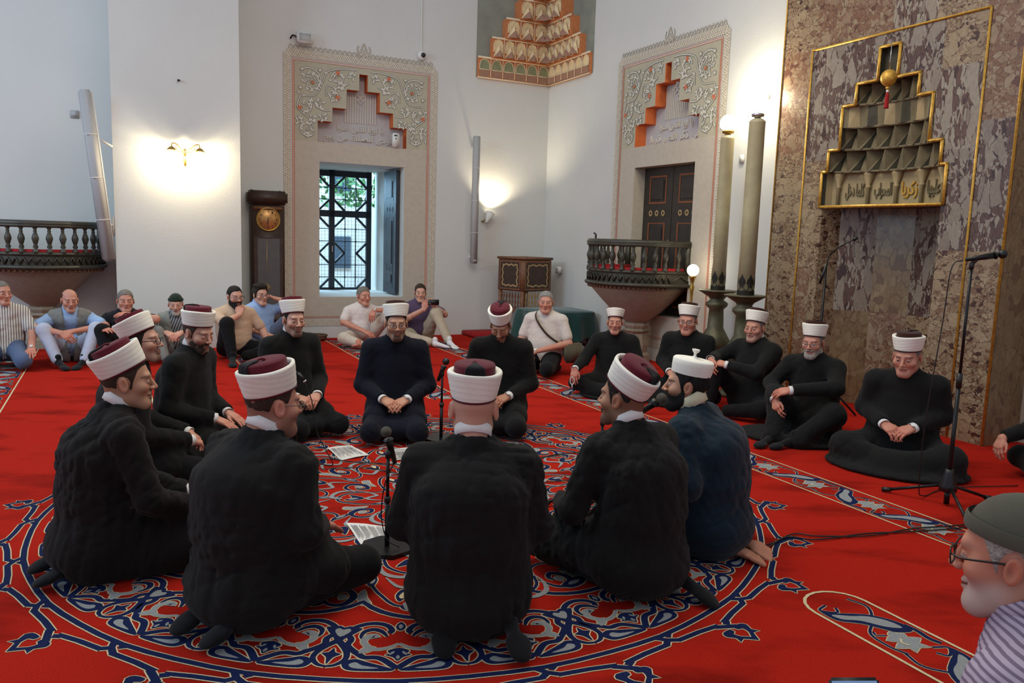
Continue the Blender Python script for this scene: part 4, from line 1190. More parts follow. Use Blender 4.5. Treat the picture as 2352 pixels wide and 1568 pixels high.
# preacher's balconies: turned balustrade on a stone bowl
def balcony(label, a, b, rot, r=0.62, side=0.28):
    t = thing('balcony', label, 'balcony', a, b, 0, rot, 'stone bowl balconies with dark balustrades')
    # local -y faces the room
    N = 26
    arc = [(r * math.cos(math.pi + math.pi * i / N), r * math.sin(math.pi + math.pi * i / N)) for i in range(N + 1)]
    plan = [(-r, side)] + arc + [(r, side)]
    part('handrail', t, lambda m: (m.tube([(x, y, 1.475) for x, y in plan], 0.035, 'balustrade', 8, flat=1.0), m.tube([(x * 1.02, y * 1.02, 1.45) for x, y in plan], 0.022, 'balustrade', 6)))
    def base(m):
        m.tube([(x, y, 1.135) for x, y in plan], 0.022, 'balustrade', 8)
        m.tube([(x * 1.03, y * 1.03, 0.985) for x, y in plan], 0.024, 'balustrade', 8)
        for i in range(len(plan) - 1):
            (x0, y0), (x1, y1) = plan[i], plan[i + 1]
            m.add([(x0, y0, 0.97), (x1, y1, 0.97), (x1, y1, 1.14), (x0, y0, 1.14)], [(0, 1, 2, 3)], 'balustrade')
            xm, ym = (x0 + x1) / 2 * 1.02, (y0 + y1) / 2 * 1.02
            m.tube([(x0 * 1.015, y0 * 1.015, 1.02), (xm, ym, 1.095), (x1 * 1.015, y1 * 1.015, 1.02)], 0.011, 'balustrade', 5)
    part('base_band', t, base)
    part('floor', t, lambda m: m.add([(x * .97, y * .97, 1.12) for x, y in plan], [tuple(range(len(plan)))[::-1], tuple(range(len(plan)))], 'red_cloth'))
    part('floor_cloth', t, lambda m: m.tube([(x * .93, y * .93, 1.16) for x, y in plan], 0.03, 'red_cloth', 6))
    prof = [(0.032, 0), (0.032, 0.035), (0.016, 0.05), (0.028, 0.075), (0.018, 0.10), (0.024, 0.12), (0.037, 0.165), (0.032, 0.195), (0.016, 0.235), (0.020, 0.25), (0.014, 0.265), (0.026, 0.29), (0.030, 0.315)]
    L = []
    for i in range(15): L.append((r * math.cos(math.pi * (1 + (i + 0.5) / 15)) * .99, r * math.sin(math.pi * (1 + (i + 0.5) / 15)) * .99))
    L += [(-r * .99, 0.12), (r * .99, 0.12)]
    first = None
    for (x, y) in L:
        if first is None:
            m = MB(); m.lathe([(a_, z) for a_, z in prof], 'balustrade', 12); first = m.build('baluster', t); o = first
        else:
            o = first.copy(); COL.objects.link(o); o.parent = t
        o.location = (x, y, 1.14)
    for s in (-1, 1):
        part('post', t, lambda m: m.box((s * r * .99, side - 0.03, 1.30), (0.06, 0.06, 0.36), 'balustrade', bev=0.005))
    def pend(m):
        for i in range(34):
            a_ = math.pi * (1 + (i + 0.5) / 34); x, y = r * .985 * math.cos(a_), r * .985 * math.sin(a_)
            m.lathe([(0.008, 0.03), (0.010, 0.01), (0.017, -0.008), (0.017, -0.02), (0.0, -0.034)], 'wood_brown', 6, c=(x, y, 0.955))
    part('pendants', t, pend)
    def bowl(m):
        m.lathe([(0.13, 0.50), (0.17, 0.53), (0.30, 0.63), (0.45, 0.78), (0.56, 0.90), (0.60, 0.96), (0.0, 0.965)], 'bowl_stone', 40, caps=False)
    part('bowl', t, bowl)
    part('stem', t, lambda m: (m.lathe([(0.19, 0), (0.19, 0.10), (0.15, 0.13), (0.165, 0.22), (0.14, 0.36), (0.15, 0.37), (0.155, 0.40), (0.135, 0.42), (0.16, 0.46), (0.155, 0.49), (0.13, 0.50)], 'bowl_stone', 8, smooth=False),
         m.lathe([(0.16, 0.378), (0.162, 0.392)], 'wood_brown', 8, smooth=False)))
    return t
bal = balcony('stone bowl balcony with dark turned balusters in front of the closed shutters', 5.78, -8.15, R(-90))
part('microphone_clip', bal, lambda m: m.tube([(-0.50, -0.33, 1.49), (-0.50, -0.33, 1.56), (-0.52, -0.35, 1.58)], 0.012, 'black_plastic', 8))
bal2 = balcony('stone bowl balcony with dark turned balusters left of the pilaster, behind the seated men', -0.80, -11.02, 0.0, 0.66)
# hanging framed strap at far left (stair rail of the left balcony)
sr = thing('stair_rail', 'dark slanting wooden rail at the far left under the balcony', 'rail', -1.42, -10.35, 0)
part('post', sr, lambda m: m.box((-0.05, 0, 0.48), (0.05, 0.05, 0.96), 'wood_dark', bev=0.005))
part('handrail', sr, lambda m: m.tube([(-0.05, 0, 0.93), (0.42, 0.16, 0.46)], 0.022, 'wood_dark', 8))

# the two giant candles on bronze stands
def candle(label, a, b, zt, zg, top, r0, lit):
    t = thing('giant_candle', label, 'candle', a, b, 0, 0, 'giant candles on bronze stands')
    st = part('candlestick', t, lambda m: m.lathe([(0.0, 0), (0.21, 0.0), (0.21, 0.03), (0.15, 0.07), (0.10, 0.12), (0.12, 0.17), (0.19, 0.24), (0.14, 0.30), (0.10, 0.33), (0.15, 0.40), (0.165, 0.46), (0.12, 0.54), (0.085, 0.60),
         (0.08, 0.72), (0.075, 0.80), (0.115, 0.84), (0.115, 0.87), (0.07, 0.90), (0.09, 0.93), (0.19, zt - 0.01), (0.205, zt), (0.19, zt + 0.006), (0.0, zt + 0.006)], 'bronze', 28))
    h = top - zt
    part('candle', t, lambda m: m.lathe([(r0 * 1.04, zt + 0.005), (r0, zt + h * 0.5), (r0 * 0.97, top - 0.02), (r0 * 0.99, top - 0.015), (r0 * 0.99, top), (r0 * 0.7, top + 0.02), (0.03, top + 0.03)], 'candle_wax', 28))
    def crown(m):
        for k in range(6):
            a0 = k * math.pi / 3 + 0.3
            out = [(-0.5, 0), (-0.5, 0.05), (-0.24, 0.075), (-0.5, 0.12), (-0.42, 0.15), (-0.22, 0.17), (0, 0.205), (0.22, 0.17), (0.42, 0.15), (0.5, 0.12), (0.24, 0.075), (0.5, 0.05), (0.5, 0)]
            P = [((r0 * 1.06) * math.cos(a0 + u * 0.95), (r0 * 1.06) * math.sin(a0 + u * 0.95), zt + 0.005 + v) for u, v in out]
            c = ((r0 * 1.06) * math.cos(a0), (r0 * 1.06) * math.sin(a0), zt + 0.09)
            m.add([c] + P, [(0, i + 1, i + 2) for i in range(len(P) - 1)], 'dark_metal')
        m.lathe([(r0 * 1.07, zt + 0.004), (r0 * 1.07, zt + 0.05)], 'dark_metal', 24, caps=False)
    part('crown_band', t, crown)
    part('lamp_holder', t, lambda m: m.lathe([(0.03, top + 0.02), (0.03, top + 0.04), (0.058, top + 0.045), (0.062, top + 0.065), (0.05, top + 0.075)], 'brass' if lit else 'chrome', 20))
    if lit:
        part('globe_lamp', t, lambda m: m.sphere((0, 0, zg), 0.088, 'globe_lit', 24))
        point('globe_light', AB(a - 0.0, b, zg + 0.0), lit, (1.0, 0.88, 0.62), 0.09)
    return t
candle('giant candle with a lit white globe, the left one by the marble', 5.74, -6.64, 1.0, 2.735, 2.59, 0.072, 30)
candle('giant candle nearer the marble, its bulb rim bare on top', 5.52, -5.98, 1.0, 2.8, 2.66, 0.078, 0)
# the lit globe of the nearer candle stands behind its rim, high against the wall
sl_ = thing('lamp_stand', 'slim brass stand with a small lit globe right of the balcony', 'lamp', 5.80, -7.14, 0)
part('stand', sl_, lambda m: m.lathe([(0.0, 0), (0.11, 0), (0.11, 0.02), (0.02, 0.06), (0.014, 0.5), (0.018, 0.8), (0.013, 0.82), (0.02, 0.95), (0.028, 1.0), (0.016, 1.03), (0.03, 1.10), (0.045, 1.125), (0.0, 1.13)], 'brass', 16))
part('globe_lamp', sl_, lambda m: m.sphere((0, 0, 1.19), 0.066, 'globe_lit', 20))
point('small_globe_light', AB(5.80, -7.14, 1.19), 16, (1.0, 0.86, 0.58), 0.07)
# lamp hidden behind the second candle top lights the wall
bl = thing('globe_wall_lamp', 'bright white globe behind the top of the nearer candle', 'lamp', 5.95, -6.42, 2.97)
part('wall_plate', bl, lambda m: m.tube([(0.09, 0, 0.03), (0.06, 0, 0.03)], 0.03, 'white_plastic', 12))
part('globe_lamp', bl, lambda m: m.sphere((0, 0, 0.03), 0.075, 'globe_lit', 20))
point('wall_globe_light', AB(5.86, -6.42, 3.0), 45, (1.0, 0.88, 0.62), 0.08)

# gilt ball with red tassel in the mihrab
hb = thing('hanging_ball', 'gilt ball with a red tassel hanging in the mihrab top', 'ornament', 5.90, -4.86, 2.93)
part('ball', hb, lambda m: (m.sphere((0, 0, 0), 0.066, 'gold', 24, sc=(1, 1, 1.06)), m.lathe([(0.02, -0.075), (0.015, -0.09), (0.006, -0.1)], 'gold', 10)))
part('chain', hb, lambda m: m.tube([(0, 0, 0.07), (0.0, 0, 0.28)], 0.004, 'chrome', 6))
part('tassel', hb, lambda m: (m.tube([(0, 0, -0.10), (0, 0, -0.12)], 0.012, 'white_plastic', 8), m.lathe([(0.012, -0.12), (0.016, -0.15), (0.019, -0.24), (0.021, -0.25), (0.0, -0.25)], 'red_cloth', 12)))

# wooden lectern chair in the corner, table under green cloth, raised step
kr = thing('carved_lectern', 'carved and inlaid wooden lectern on legs in the corner behind the bag man', 'lectern', 5.42, -10.52, 0, R(18))
part('panel_box', kr, lambda m: (m.box((0, 0, 0.945), (0.60, 0.52, 0.46), 'wood_brown', bev=0.01), m.box((0, 0, 1.19), (0.64, 0.56, 0.035), 'wood_brown', bev=0.01)))
def inl(m):
    for (T, w) in ((Matrix.Translation((0.0, -0.264, 0.945)) @ Matrix.Rotation(R(90), 4, 'X'), 0.25), (Matrix.Translation((-0.304, 0, 0.945)) @ Matrix.Rotation(R(-90), 4, 'Z') @ Matrix.Rotation(R(90), 4, 'X'), 0.2)):
        m.add([(-w, -0.19, 0.001), (w, -0.19, 0.001), (w, 0.19, 0.001), (-w, 0.19, 0.001)], [(0, 1, 2, 3)], 'wood_dark', T=T)
        P = []
        for (x0, y0, x1, y1) in ((-w + .05, -.15, w - .05, -.15), (w - .05, -.15, w - .05, .15), (w - .05, .15, -w + .05, .15), (-w + .05, .15, -w + .05, -.15)):
            for i in range(12):
                t_ = i / 12; o_ = 0.010 * math.sin(i * math.pi / 2)
                P.append((x0 + (x1 - x0) * t_ + (o_ if x0 == x1 else 0), y0 + (y1 - y0) * t_ + (o_ if y0 == y1 else 0)))
        ribbon(m, P, 0.022, 0.004, 'inlay', T, True)
        ribbon(m, [(-w, -.2), (w, -.2), (w, .2), (-w, .2)], 0.03, 0.006, 'wood_brown', T, True)
part('inlay', kr, inl)
def turn(m):
    for i in range(9):
        x = -0.26 + 0.065 * i
        for y in (-0.235,):
            m.lathe([(0.008, 0), (0.018, 0.06), (0.008, 0.10), (0.016, 0.13), (0.008, 0.17), (0.018, 0.22), (0.008, 0.28)], 'inlay', 8, c=(x, y, 0.42))
    for i in range(8):
        m.lathe([(0.008, 0), (0.018, 0.06), (0.008, 0.10), (0.016, 0.13), (0.008, 0.17), (0.018, 0.22), (0.008, 0.28)], 'wood_brown', 8, c=(-0.275, -0.21 + 0.06 * i, 0.42))
    m.box((0, -0.235, 0.425), (0.58, 0.03, 0.05), 'wood_brown'); m.box((-0.275, 0, 0.425), (0.03, 0.48, 0.05), 'wood_brown')
part('spindle_screen', kr, turn)
for x in (-0.27, 0.27):
    for y in (-0.23, 0.23):
        part('leg', kr, lambda m: m.tube([(x, y, 0.72), (x * 0.98, y * 0.98, 0.45), (x * 0.86, y * 0.86, 0.25), (x * 0.95, y * 0.95, 0.0)], [0.03, 0.028, 0.02, 0.026], 'wood_brown', 8))
tb = thing('cloth_covered_table', 'low table under a dark green cloth behind the bag man', 'table', 5.50, -9.72, 0)
def cloth(m):
    w, d, z = 0.46, 0.40, 0.50
    top = []
    n = 48
    per = []
    for i in range(n):
        a_ = 2 * math.pi * i / n
        c_, s_ = math.cos(a_), math.sin(a_)
        k = 1 / max(abs(c_), abs(s_))
        per.append((w * c_ * min(k, 1.28), d * s_ * min(k, 1.28)))
    V = [(0, 0, z)]; F = []
    rings = [(0.97, z), (1.0, z - 0.01), (1.02, z - 0.10), (1.05, z - 0.25), (1.08, 0.12)]
    for ri, (k, zz) in enumerate(rings):
        for i, (x, y) in enumerate(per):
            f = 1 + 0.03 * ri * math.sin(i * 1.35 + 0.5 * math.sin(i)) * (ri > 1)
            V.append((x * k * f, y * k * f, zz + (0.02 * math.sin(i * 0.8) if ri == 4 else 0)))
    for i in range(n): F.append((0, 1 + i, 1 + (i + 1) % n))
    for ri in range(4):
        for i in range(n):
            a_, b_ = 1 + ri * n + i, 1 + ri * n + (i + 1) % n
            F.append((a_, a_ + n, b_ + n, b_))
    m.add(V, F, 'green_cloth', True)
part('cloth', tb, cloth)
for x in (-0.38, 0.38):
    for y in (-0.32, 0.32):
        part('leg', tb, lambda m: m.box((x, y, 0.245), (0.045, 0.045, 0.49), 'wood_dark'))
part('tabletop', tb, lambda m: m.box((0, 0, 0.475), (0.86, 0.74, 0.03), 'wood_dark'))
mb = MB(); mb.box((0, 0, 0), (1.35, 0.5, 0.07), 'red_cloth', T=Matrix.Translation(AB(5.35, -10.86, 0.035)) @ Matrix.Rotation(math.pi / 2 - AZ, 4, 'Z'), bev=0.012)
tag(mb.build('trim_2'), kind='structure')
bk = thing('wicker_basket', 'shallow round wicker basket on the carpet under the window border', 'basket', 2.44, -10.92, 0)
part('bowl', bk, lambda m: m.lathe([(0.0, 0.004), (0.11, 0.004), (0.135, 0.03), (0.145, 0.07), (0.135, 0.072), (0.12, 0.035), (0.0, 0.02)], 'wicker', 28))
part('rim', bk, lambda m: m.tube([(0.14 * math.cos(t * math.pi / 14), 0.14 * math.sin(t * math.pi / 14), 0.072) for t in range(29)], 0.011, 'wicker', 8))

# microphones
def mic_body(m, p, q, ball='mesh_grille', r=0.026):
    p, q = Vector(p), Vector(q)
    d = (q - p).normalized()
    m.tube([p, p + d * 0.09, q - d * 0.035], [0.011, 0.016, 0.020], 'black_metal', 12)
    m.tube([q - d * 0.045, q - d * 0.038], 0.0235, 'black_plastic', 14)
    m.sphere(q, r, ball, 16)
def mic_stand(label, base, hz, mic_p, mic_q, kind='round', ball='mesh_grille', boom=None):
    t = thing_w('microphone_stand', label, 'microphone stand', base, 0.0)
    b = Vector(base)
    L = lambda p: Vector(p) - b
    if kind == 'round':
        part('base', t, lambda m: m.prism([(0.13 * math.cos(R(22.5 + 45 * i)), 0.13 * math.sin(R(22.5 + 45 * i))) for i in range(8)], 0.022, 'black_metal'))
    else:
        for k in range(3):
            a_ = R(kind + 120 * k)
            lg = part('leg', t, lambda m: m.tube([(0.03 * math.cos(a_), 0.03 * math.sin(a_), 0.12), (0.34 * math.cos(a_), 0.34 * math.sin(a_), 0.016)], 0.0095, 'black_metal', 8))
            part('rubber_foot', lg, lambda m: m.tube([(0.31 * math.cos(a_), 0.31 * math.sin(a_), 0.024), (0.36 * math.cos(a_), 0.36 * math.sin(a_), 0.0145)], 0.0145, 'black_plastic', 8))
        part('hub', t, lambda m: (m.lathe([(0.05, 0.09), (0.05, 0.12), (0.026, 0.20), (0.024, 0.22)], 'black_plastic', 12), m.tube([(0, 0, 0.01), (0, 0, 0.1)], 0.016, 'black_metal', 8)))
    part('pole', t, lambda m: (m.tube([(0, 0, 0.02), (0, 0, hz * 0.52)], 0.012, 'black_metal', 10), m.tube([(0, 0, hz * 0.5), (0, 0, hz)], 0.0085, 'black_metal', 10)))
    part('clutch', t, lambda m: m.tube([(0, 0, hz * 0.50), (0, 0, hz * 0.56)], 0.016, 'black_plastic', 10))
    if boom:
        part('boom_arm', t, lambda m: m.tube([L(x) for x in boom], 0.007, 'black_metal', 8))
    part('clip', t, lambda m: (m.tube([(0, 0, hz - 0.02), (0, 0, hz + 0.015)], 0.014, 'black_plastic', 8),
         m.tube([(0, 0, hz + 0.01) if not boom else L(boom[-1]), L(mic_p) + (L(mic_q) - L(mic_p)) * 0.35], 0.011, 'black_plastic', 8)))
    mm = part('microphone', t, lambda m: mic_body(m, L(mic_p), L(mic_q), ball))
    return t
mic_stand('microphone stand with a grey ball head and flat base in the foreground of the ring', (-0.565, 3.64, 0), 0.47, (-0.535, 3.66, 0.42), (-0.575, 3.64, 0.575), 'round')
mic_stand('microphone stand right of the navy-coated man, dark ball head', (-0.50, 5.72, 0), 0.50, (-0.53, 5.72, 0.44), (-0.475, 5.72, 0.585), 'round', 'black_plastic')
mic_stand('tall microphone stand with folded legs, alone on the right', (2.61, 4.58, 0), 1.42, (2.575, 4.58, 1.452), (2.775, 4.57, 1.49), -100, 'black_plastic')
mic_stand('microphone stand held before the man in the blue robe', (0.53, 4.44, 0), 0.47, (0.62, 3.78, 0.665), (0.715, 3.70, 0.765), 80, 'mesh_grille', [(0.53, 4.44, 0.47), (0.60, 3.90, 0.63)])
ms = thing_w('microphone_stand', 'microphone stand with a thin bent neck by the mihrab niche', 'microphone stand', (2.80, 7.20, 0))
part('pole', ms, lambda m: m.tube([(0, 0, 0.02), (0, 0, 1.32)], 0.011, 'black_metal', 8))
part('gooseneck', ms, lambda m: m.tube(catmull([(0, 0, 1.30), (0.02, 0, 1.42), (0.08, -0.05, 1.50), (0.19, -0.12, 1.575)], 5), 0.006, 'black_metal', 8))
part('microphone', ms, lambda m: m.tube([(0.175, -0.115, 1.565), (0.20, -0.13, 1.59)], 0.016, 'black_plastic', 10))
part('clip', ms, lambda m: m.tube([(-0.045, 0, 1.17), (0.005, 0, 1.35)], 0.012, 'black_plastic', 8))
for k, a_ in enumerate((-35, 85, 205)):
    part('leg', ms, lambda m: m.tube([(0, 0, 0.36), (0.36 * math.cos(R(a_)), 0.36 * math.sin(R(a_)), 0.012)], 0.009, 'black_metal', 8))
ms = thing_w('microphone_stand', 'low microphone stand with a thin neck by the kneeling man with folded hands', 'microphone stand', (-1.33, 4.98, 0))
part('base', ms, lambda m: m.lathe([(0, 0), (0.09, 0), (0.09, 0.012), (0.02, 0.02)], 'black_metal', 16))
part('gooseneck', ms, lambda m: m.tube(catmull([(0, 0, 0.015), (-0.05, 0.0, 0.3), (-0.06, 0, 0.52), (-0.03, 0, 0.60), (0.0, 0, 0.575)], 6), 0.006, 'black_metal', 8))
part('microphone', ms, lambda m: (m.tube([(-0.02, 0, 0.60), (0.02, 0, 0.55)], [0.010, 0.013], 'black_plastic', 10), m.tube([(0.02, 0, 0.55), (0.026, 0, 0.543)], 0.014, 'chrome', 10)))
def cable(label, pts, r=0.004):
    m = MB(); m.tube(catmull(pts, 8), r, 'black_plastic', 6)
    return tag(m.build('cable'), label, 'cable')
z = 0.009
cable('black cable trailing from the ring past the bare foot to the right', [(0.62, 3.62, z), (0.80, 3.55, z), (1.0, 3.70, z), (1.25, 3.76, z), (1.45, 3.95, z), (1.6, 3.93, z), (1.9, 4.04, z), (2.2, 4.10, z), (2.6, 4.22, z), (3.2, 4.5, z)])
cable('second black cable lying beside the first toward the tall stand', [(0.70, 3.70, z), (1.0, 3.74, z), (1.3, 3.83, z), (1.5, 4.0, z), (1.62, 3.98, z), (1.9, 4.01, z), (2.2, 4.14, z), (2.6, 4.26, z), (3.2, 4.62, z)])
cable('black cable looping from the bent-neck microphone to the carpet', [(-1.31, 4.98, 0.545), (-1.26, 4.97, 0.42), (-1.22, 4.95, 0.22), (-1.13, 4.93, 0.06), (-1.13, 4.96, z), (-1.22, 5.0, z), (-1.2, 5.1, z), (-1.0, 5.05, z), (-0.7, 5.02, z), (-0.4, 4.9, z), (0.0, 4.95, z)], 0.0035)
cable('black cables crossing the carpet behind the bald man', [(0.08, 5.15, z), (0.35, 5.4, z), (0.7, 5.55, z), (1.0, 5.9, z)])
cable('black cable lying at mid carpet beside the sheets', [(-1.25, 4.85, z), (-0.9, 4.93, z), (-0.5, 4.75, z), (0.1, 4.72, z), (0.6, 4.9, z)], 0.003)
cable('cable hanging from the tall stand to the carpet', [(2.56, 4.58, 1.45), (2.50, 4.585, 1.40), (2.49, 4.60, 1.1), (2.46, 4.62, 0.5), (2.48, 4.66, 0.1), (2.55, 4.72, z), (2.8, 4.9, z), (3.3, 5.0, z)], 0.0035)
cable('short cable hanging on the front microphone stand', [(-0.54, 3.655, 0.42), (-0.575, 3.62, 0.33), (-0.59, 3.62, 0.18), (-0.56, 3.60, 0.07), (-0.50, 3.60, 0.03)], 0.003)

# printed sheets on the carpet
def sheet(label, P, zz=0.006):
    c = Vector((sum(p[0] for p in P) / 4, sum(p[1] for p in P) / 4, 0))
    t = thing_w('paper_sheet', label, 'paper', c, 0, 'printed sheets on the carpet')
    Q = [Vector((p[0], p[1], 0)) - c for p in P]
    def bil(u, v): return (Q[0] * (1 - u) + Q[1] * u) * (1 - v) + (Q[3] * (1 - u) + Q[2] * u) * v
    part('page', t, lambda m: m.add([bil(i / 4, j / 4) + Vector((0, 0, zz + 0.004 * math.sin(i * 1.3 + j))) for j in range(5) for i in range(5)], [(j * 5 + i, j * 5 + i + 1, j * 5 + i + 6, j * 5 + i + 5) for j in range(4) for i in range(4)], 'paper', True))
    def lines(m):
        rr = random.Random(len(label))
        for j in range(20):
            v = 0.08 + 0.042 * j
            a0, a1 = 0.12 + 0.05 * rr.random(), 0.60 + 0.3 * rr.random()
            if j % 5 == 4: continue
            p, q = bil(a0, v), bil(a1, v)
            ribbon(m, [(p.x, p.y), (q.x, q.y)], 0.0035, zz + 0.006, 'ink')
    part('printed_lines', t, lines)
sheet('white printed sheet in front of the man kneeling third from left at the back', [(-1.26, 5.38), (-1.10, 5.10), (-0.94, 5.23), (-1.11, 5.48)])
sheet('white printed sheet in front of the navy-coated man', [(-0.78, 5.17), (-0.61, 5.21), (-0.66, 5.46), (-0.83, 5.42)])
sheet('second white sheet under the one before the navy-coated man', [(-0.77, 5.13), (-0.59, 5.19), (-0.63, 5.40), (-0.81, 5.34)], 0.003)
sheet('white printed sheet by the foot of the front microphone stand', [(-0.83, 3.96), (-0.70, 3.69), (-0.54, 3.74), (-0.61, 3.93)])
# ---------------- figures: smooth implicit shapes turned into meshes ----------------
f32 = np.float32
class Field:
    """a smooth union of tapered capsules and ellipsoids, meshed on a grid"""
    def __init__(s, h=0.01, k=0.02):
        s.h, s.k, s.P, s.cuts, s.fold = h, k, [], [], None
    def cap(s, a, b, r1, r2=None, k=None, sub=False):
        a, b = np.array(a, float), np.array(b, float)
        r2 = r1 if r2 is None else r2
        R_ = max(r1, r2)
        ba = b - a; L2 = max(float(ba @ ba), 1e-9)
        def fn(X, Y, Z):
            px, py, pz = X - a[0], Y - a[1], Z - a[2]
            t = np.clip((px * ba[0] + py * ba[1] + pz * ba[2]) / L2, 0, 1)
            return np.sqrt((px - t * ba[0]) ** 2 + (py - t * ba[1]) ** 2 + (pz - t * ba[2]) ** 2) - (r1 + (r2 - r1) * t)
        s.P.append((fn, np.minimum(a, b) - R_, np.maximum(a, b) + R_, s.k if k is None else k, sub))
        return s
    def stub(s, a, b, r1, r2, k=None):
        """a cone with a flat end at b"""
        s.cap(a, b, r1, r2, k)
        f0, l, h_, kk, sb = s.P.pop()
        a, b = np.array(a, float), np.array(b, float); ax = (b - a) / np.linalg.norm(b - a)
        def fn(X, Y, Z): return np.maximum(f0(X, Y, Z), (X - b[0]) * ax[0] + (Y - b[1]) * ax[1] + (Z - b[2]) * ax[2])
        s.P.append((fn, l, h_, kk, sb)); return s
    def ecap(s, a, b, ra, rb, xdir=(1, 0, 0), k=None):
        """capsule with an oval section: ra, rb = (half width along xdir, half depth)"""
        a, b = np.array(a, float), np.array(b, float)
        ax = b - a; L = np.linalg.norm(ax); ax = ax / L
        u = np.array(xdir, float); u = u - ax * (u @ ax); u /= np.linalg.norm(u)
        v = np.cross(ax, u)
        R_ = max(*ra, *rb)
        def fn(X, Y, Z):
            px, py, pz = X - a[0], Y - a[1], Z - a[2]
            w = px * ax[0] + py * ax[1] + pz * ax[2]
            t = np.clip(w / L, 0, 1)
            rx = ra[0] + (rb[0] - ra[0]) * t; ry = ra[1] + (rb[1] - ra[1]) * t
            U = (px * u[0] + py * u[1] + pz * u[2]) / rx
            V = (px * v[0] + py * v[1] + pz * v[2]) / ry
            W = (w - t * L) / np.minimum(rx, ry)
            q = np.sqrt(U * U + V * V + W * W) + 1e-6
            g = np.sqrt((U / rx) ** 2 + (V / ry) ** 2 + (W / np.minimum(rx, ry)) ** 2) + 1e-6
            return q * (q - 1) / g
        s.P.append((fn, np.minimum(a, b) - R_, np.maximum(a, b) + R_, s.k if k is None else k, False))
        return s
    def ell(s, c, r, rot=None, k=None, sub=False):
        c = np.array(c, float)
        M3 = np.array(Euler(rot).to_matrix().transposed()) if rot else None
        def fn(X, Y, Z):
            px, py, pz = X - c[0], Y - c[1], Z - c[2]
            if M3 is not None:
                px, py, pz = (M3[i, 0] * px + M3[i, 1] * py + M3[i, 2] * pz for i in range(3))
            px, py, pz = px / r[0], py / r[1], pz / r[2]
            q = np.sqrt(px * px + py * py + pz * pz) + 1e-6
            g = np.sqrt((px / r[0]) ** 2 + (py / r[1]) ** 2 + (pz / r[2]) ** 2) + 1e-6
            return q * (q - 1) / g
        R_ = max(r)
        s.P.append((fn, c - R_, c + R_, s.k if k is None else k, sub))
        return s
    def cut(s, fn):
        s.cuts.append(fn); return s
    def build(s):
        add = [p for p in s.P if not p[4]]
        lo = np.min([p[1] for p in add], 0) - 3 * s.h; hi = np.max([p[2] for p in add], 0) + 3 * s.h
        n = np.ceil((hi - lo) / s.h).astype(int) + 1
        ax = [(lo[i] + s.h * np.arange(n[i])).astype(f32) for i in range(3)]
        D = np.full(n, 0.5, f32)
        for fn, l, h_, k, sub in s.P:
            m = max(k, 0) + 2.5 * s.h
            i0 = np.clip(np.floor((l - m - lo) / s.h).astype(int), 0, n - 1); i1 = np.clip(np.ceil((h_ + m - lo) / s.h).astype(int) + 1, 1, n)
            if (i1 <= i0).any(): continue
            sl = tuple(slice(i0[i], i1[i]) for i in range(3))
            X, Y, Z = ax[0][sl[0]][:, None, None], ax[1][sl[1]][None, :, None], ax[2][sl[2]][None, None, :]
            d = fn(X, Y, Z).astype(f32)
            e = D[sl]
            if sub:
                d = -d
                if k > 0:
                    hh = np.maximum(k - np.abs(e - d), 0) / k
                    D[sl] = np.maximum(e, d) + hh * hh * k * 0.25
                else: D[sl] = np.maximum(e, d)
            elif k > 0:
                hh = np.maximum(k - np.abs(e - d), 0) / k
                D[sl] = np.minimum(e, d) - hh * hh * k * 0.25
            else: D[sl] = np.minimum(e, d)
        X, Y, Z = ax[0][:, None, None], ax[1][None, :, None], ax[2][None, None, :]
        if s.fold is not None: D = D + s.fold(X, Y, Z).astype(f32)
        for c in s.cuts:
            e = c(X, Y, Z).astype(f32); kc = getattr(s, 'kcut', 0)
            if kc: hh = np.maximum(kc - np.abs(D - e), 0) / kc; D = np.maximum(D, e) + hh * hh * kc * 0.25
            else: D = np.maximum(D, e)
        D[0] = D[-1] = 0.5; D[:, 0] = D[:, -1] = 0.5; D[:, :, 0] = D[:, :, -1] = 0.5
        return surface_nets(D, lo, s.h)

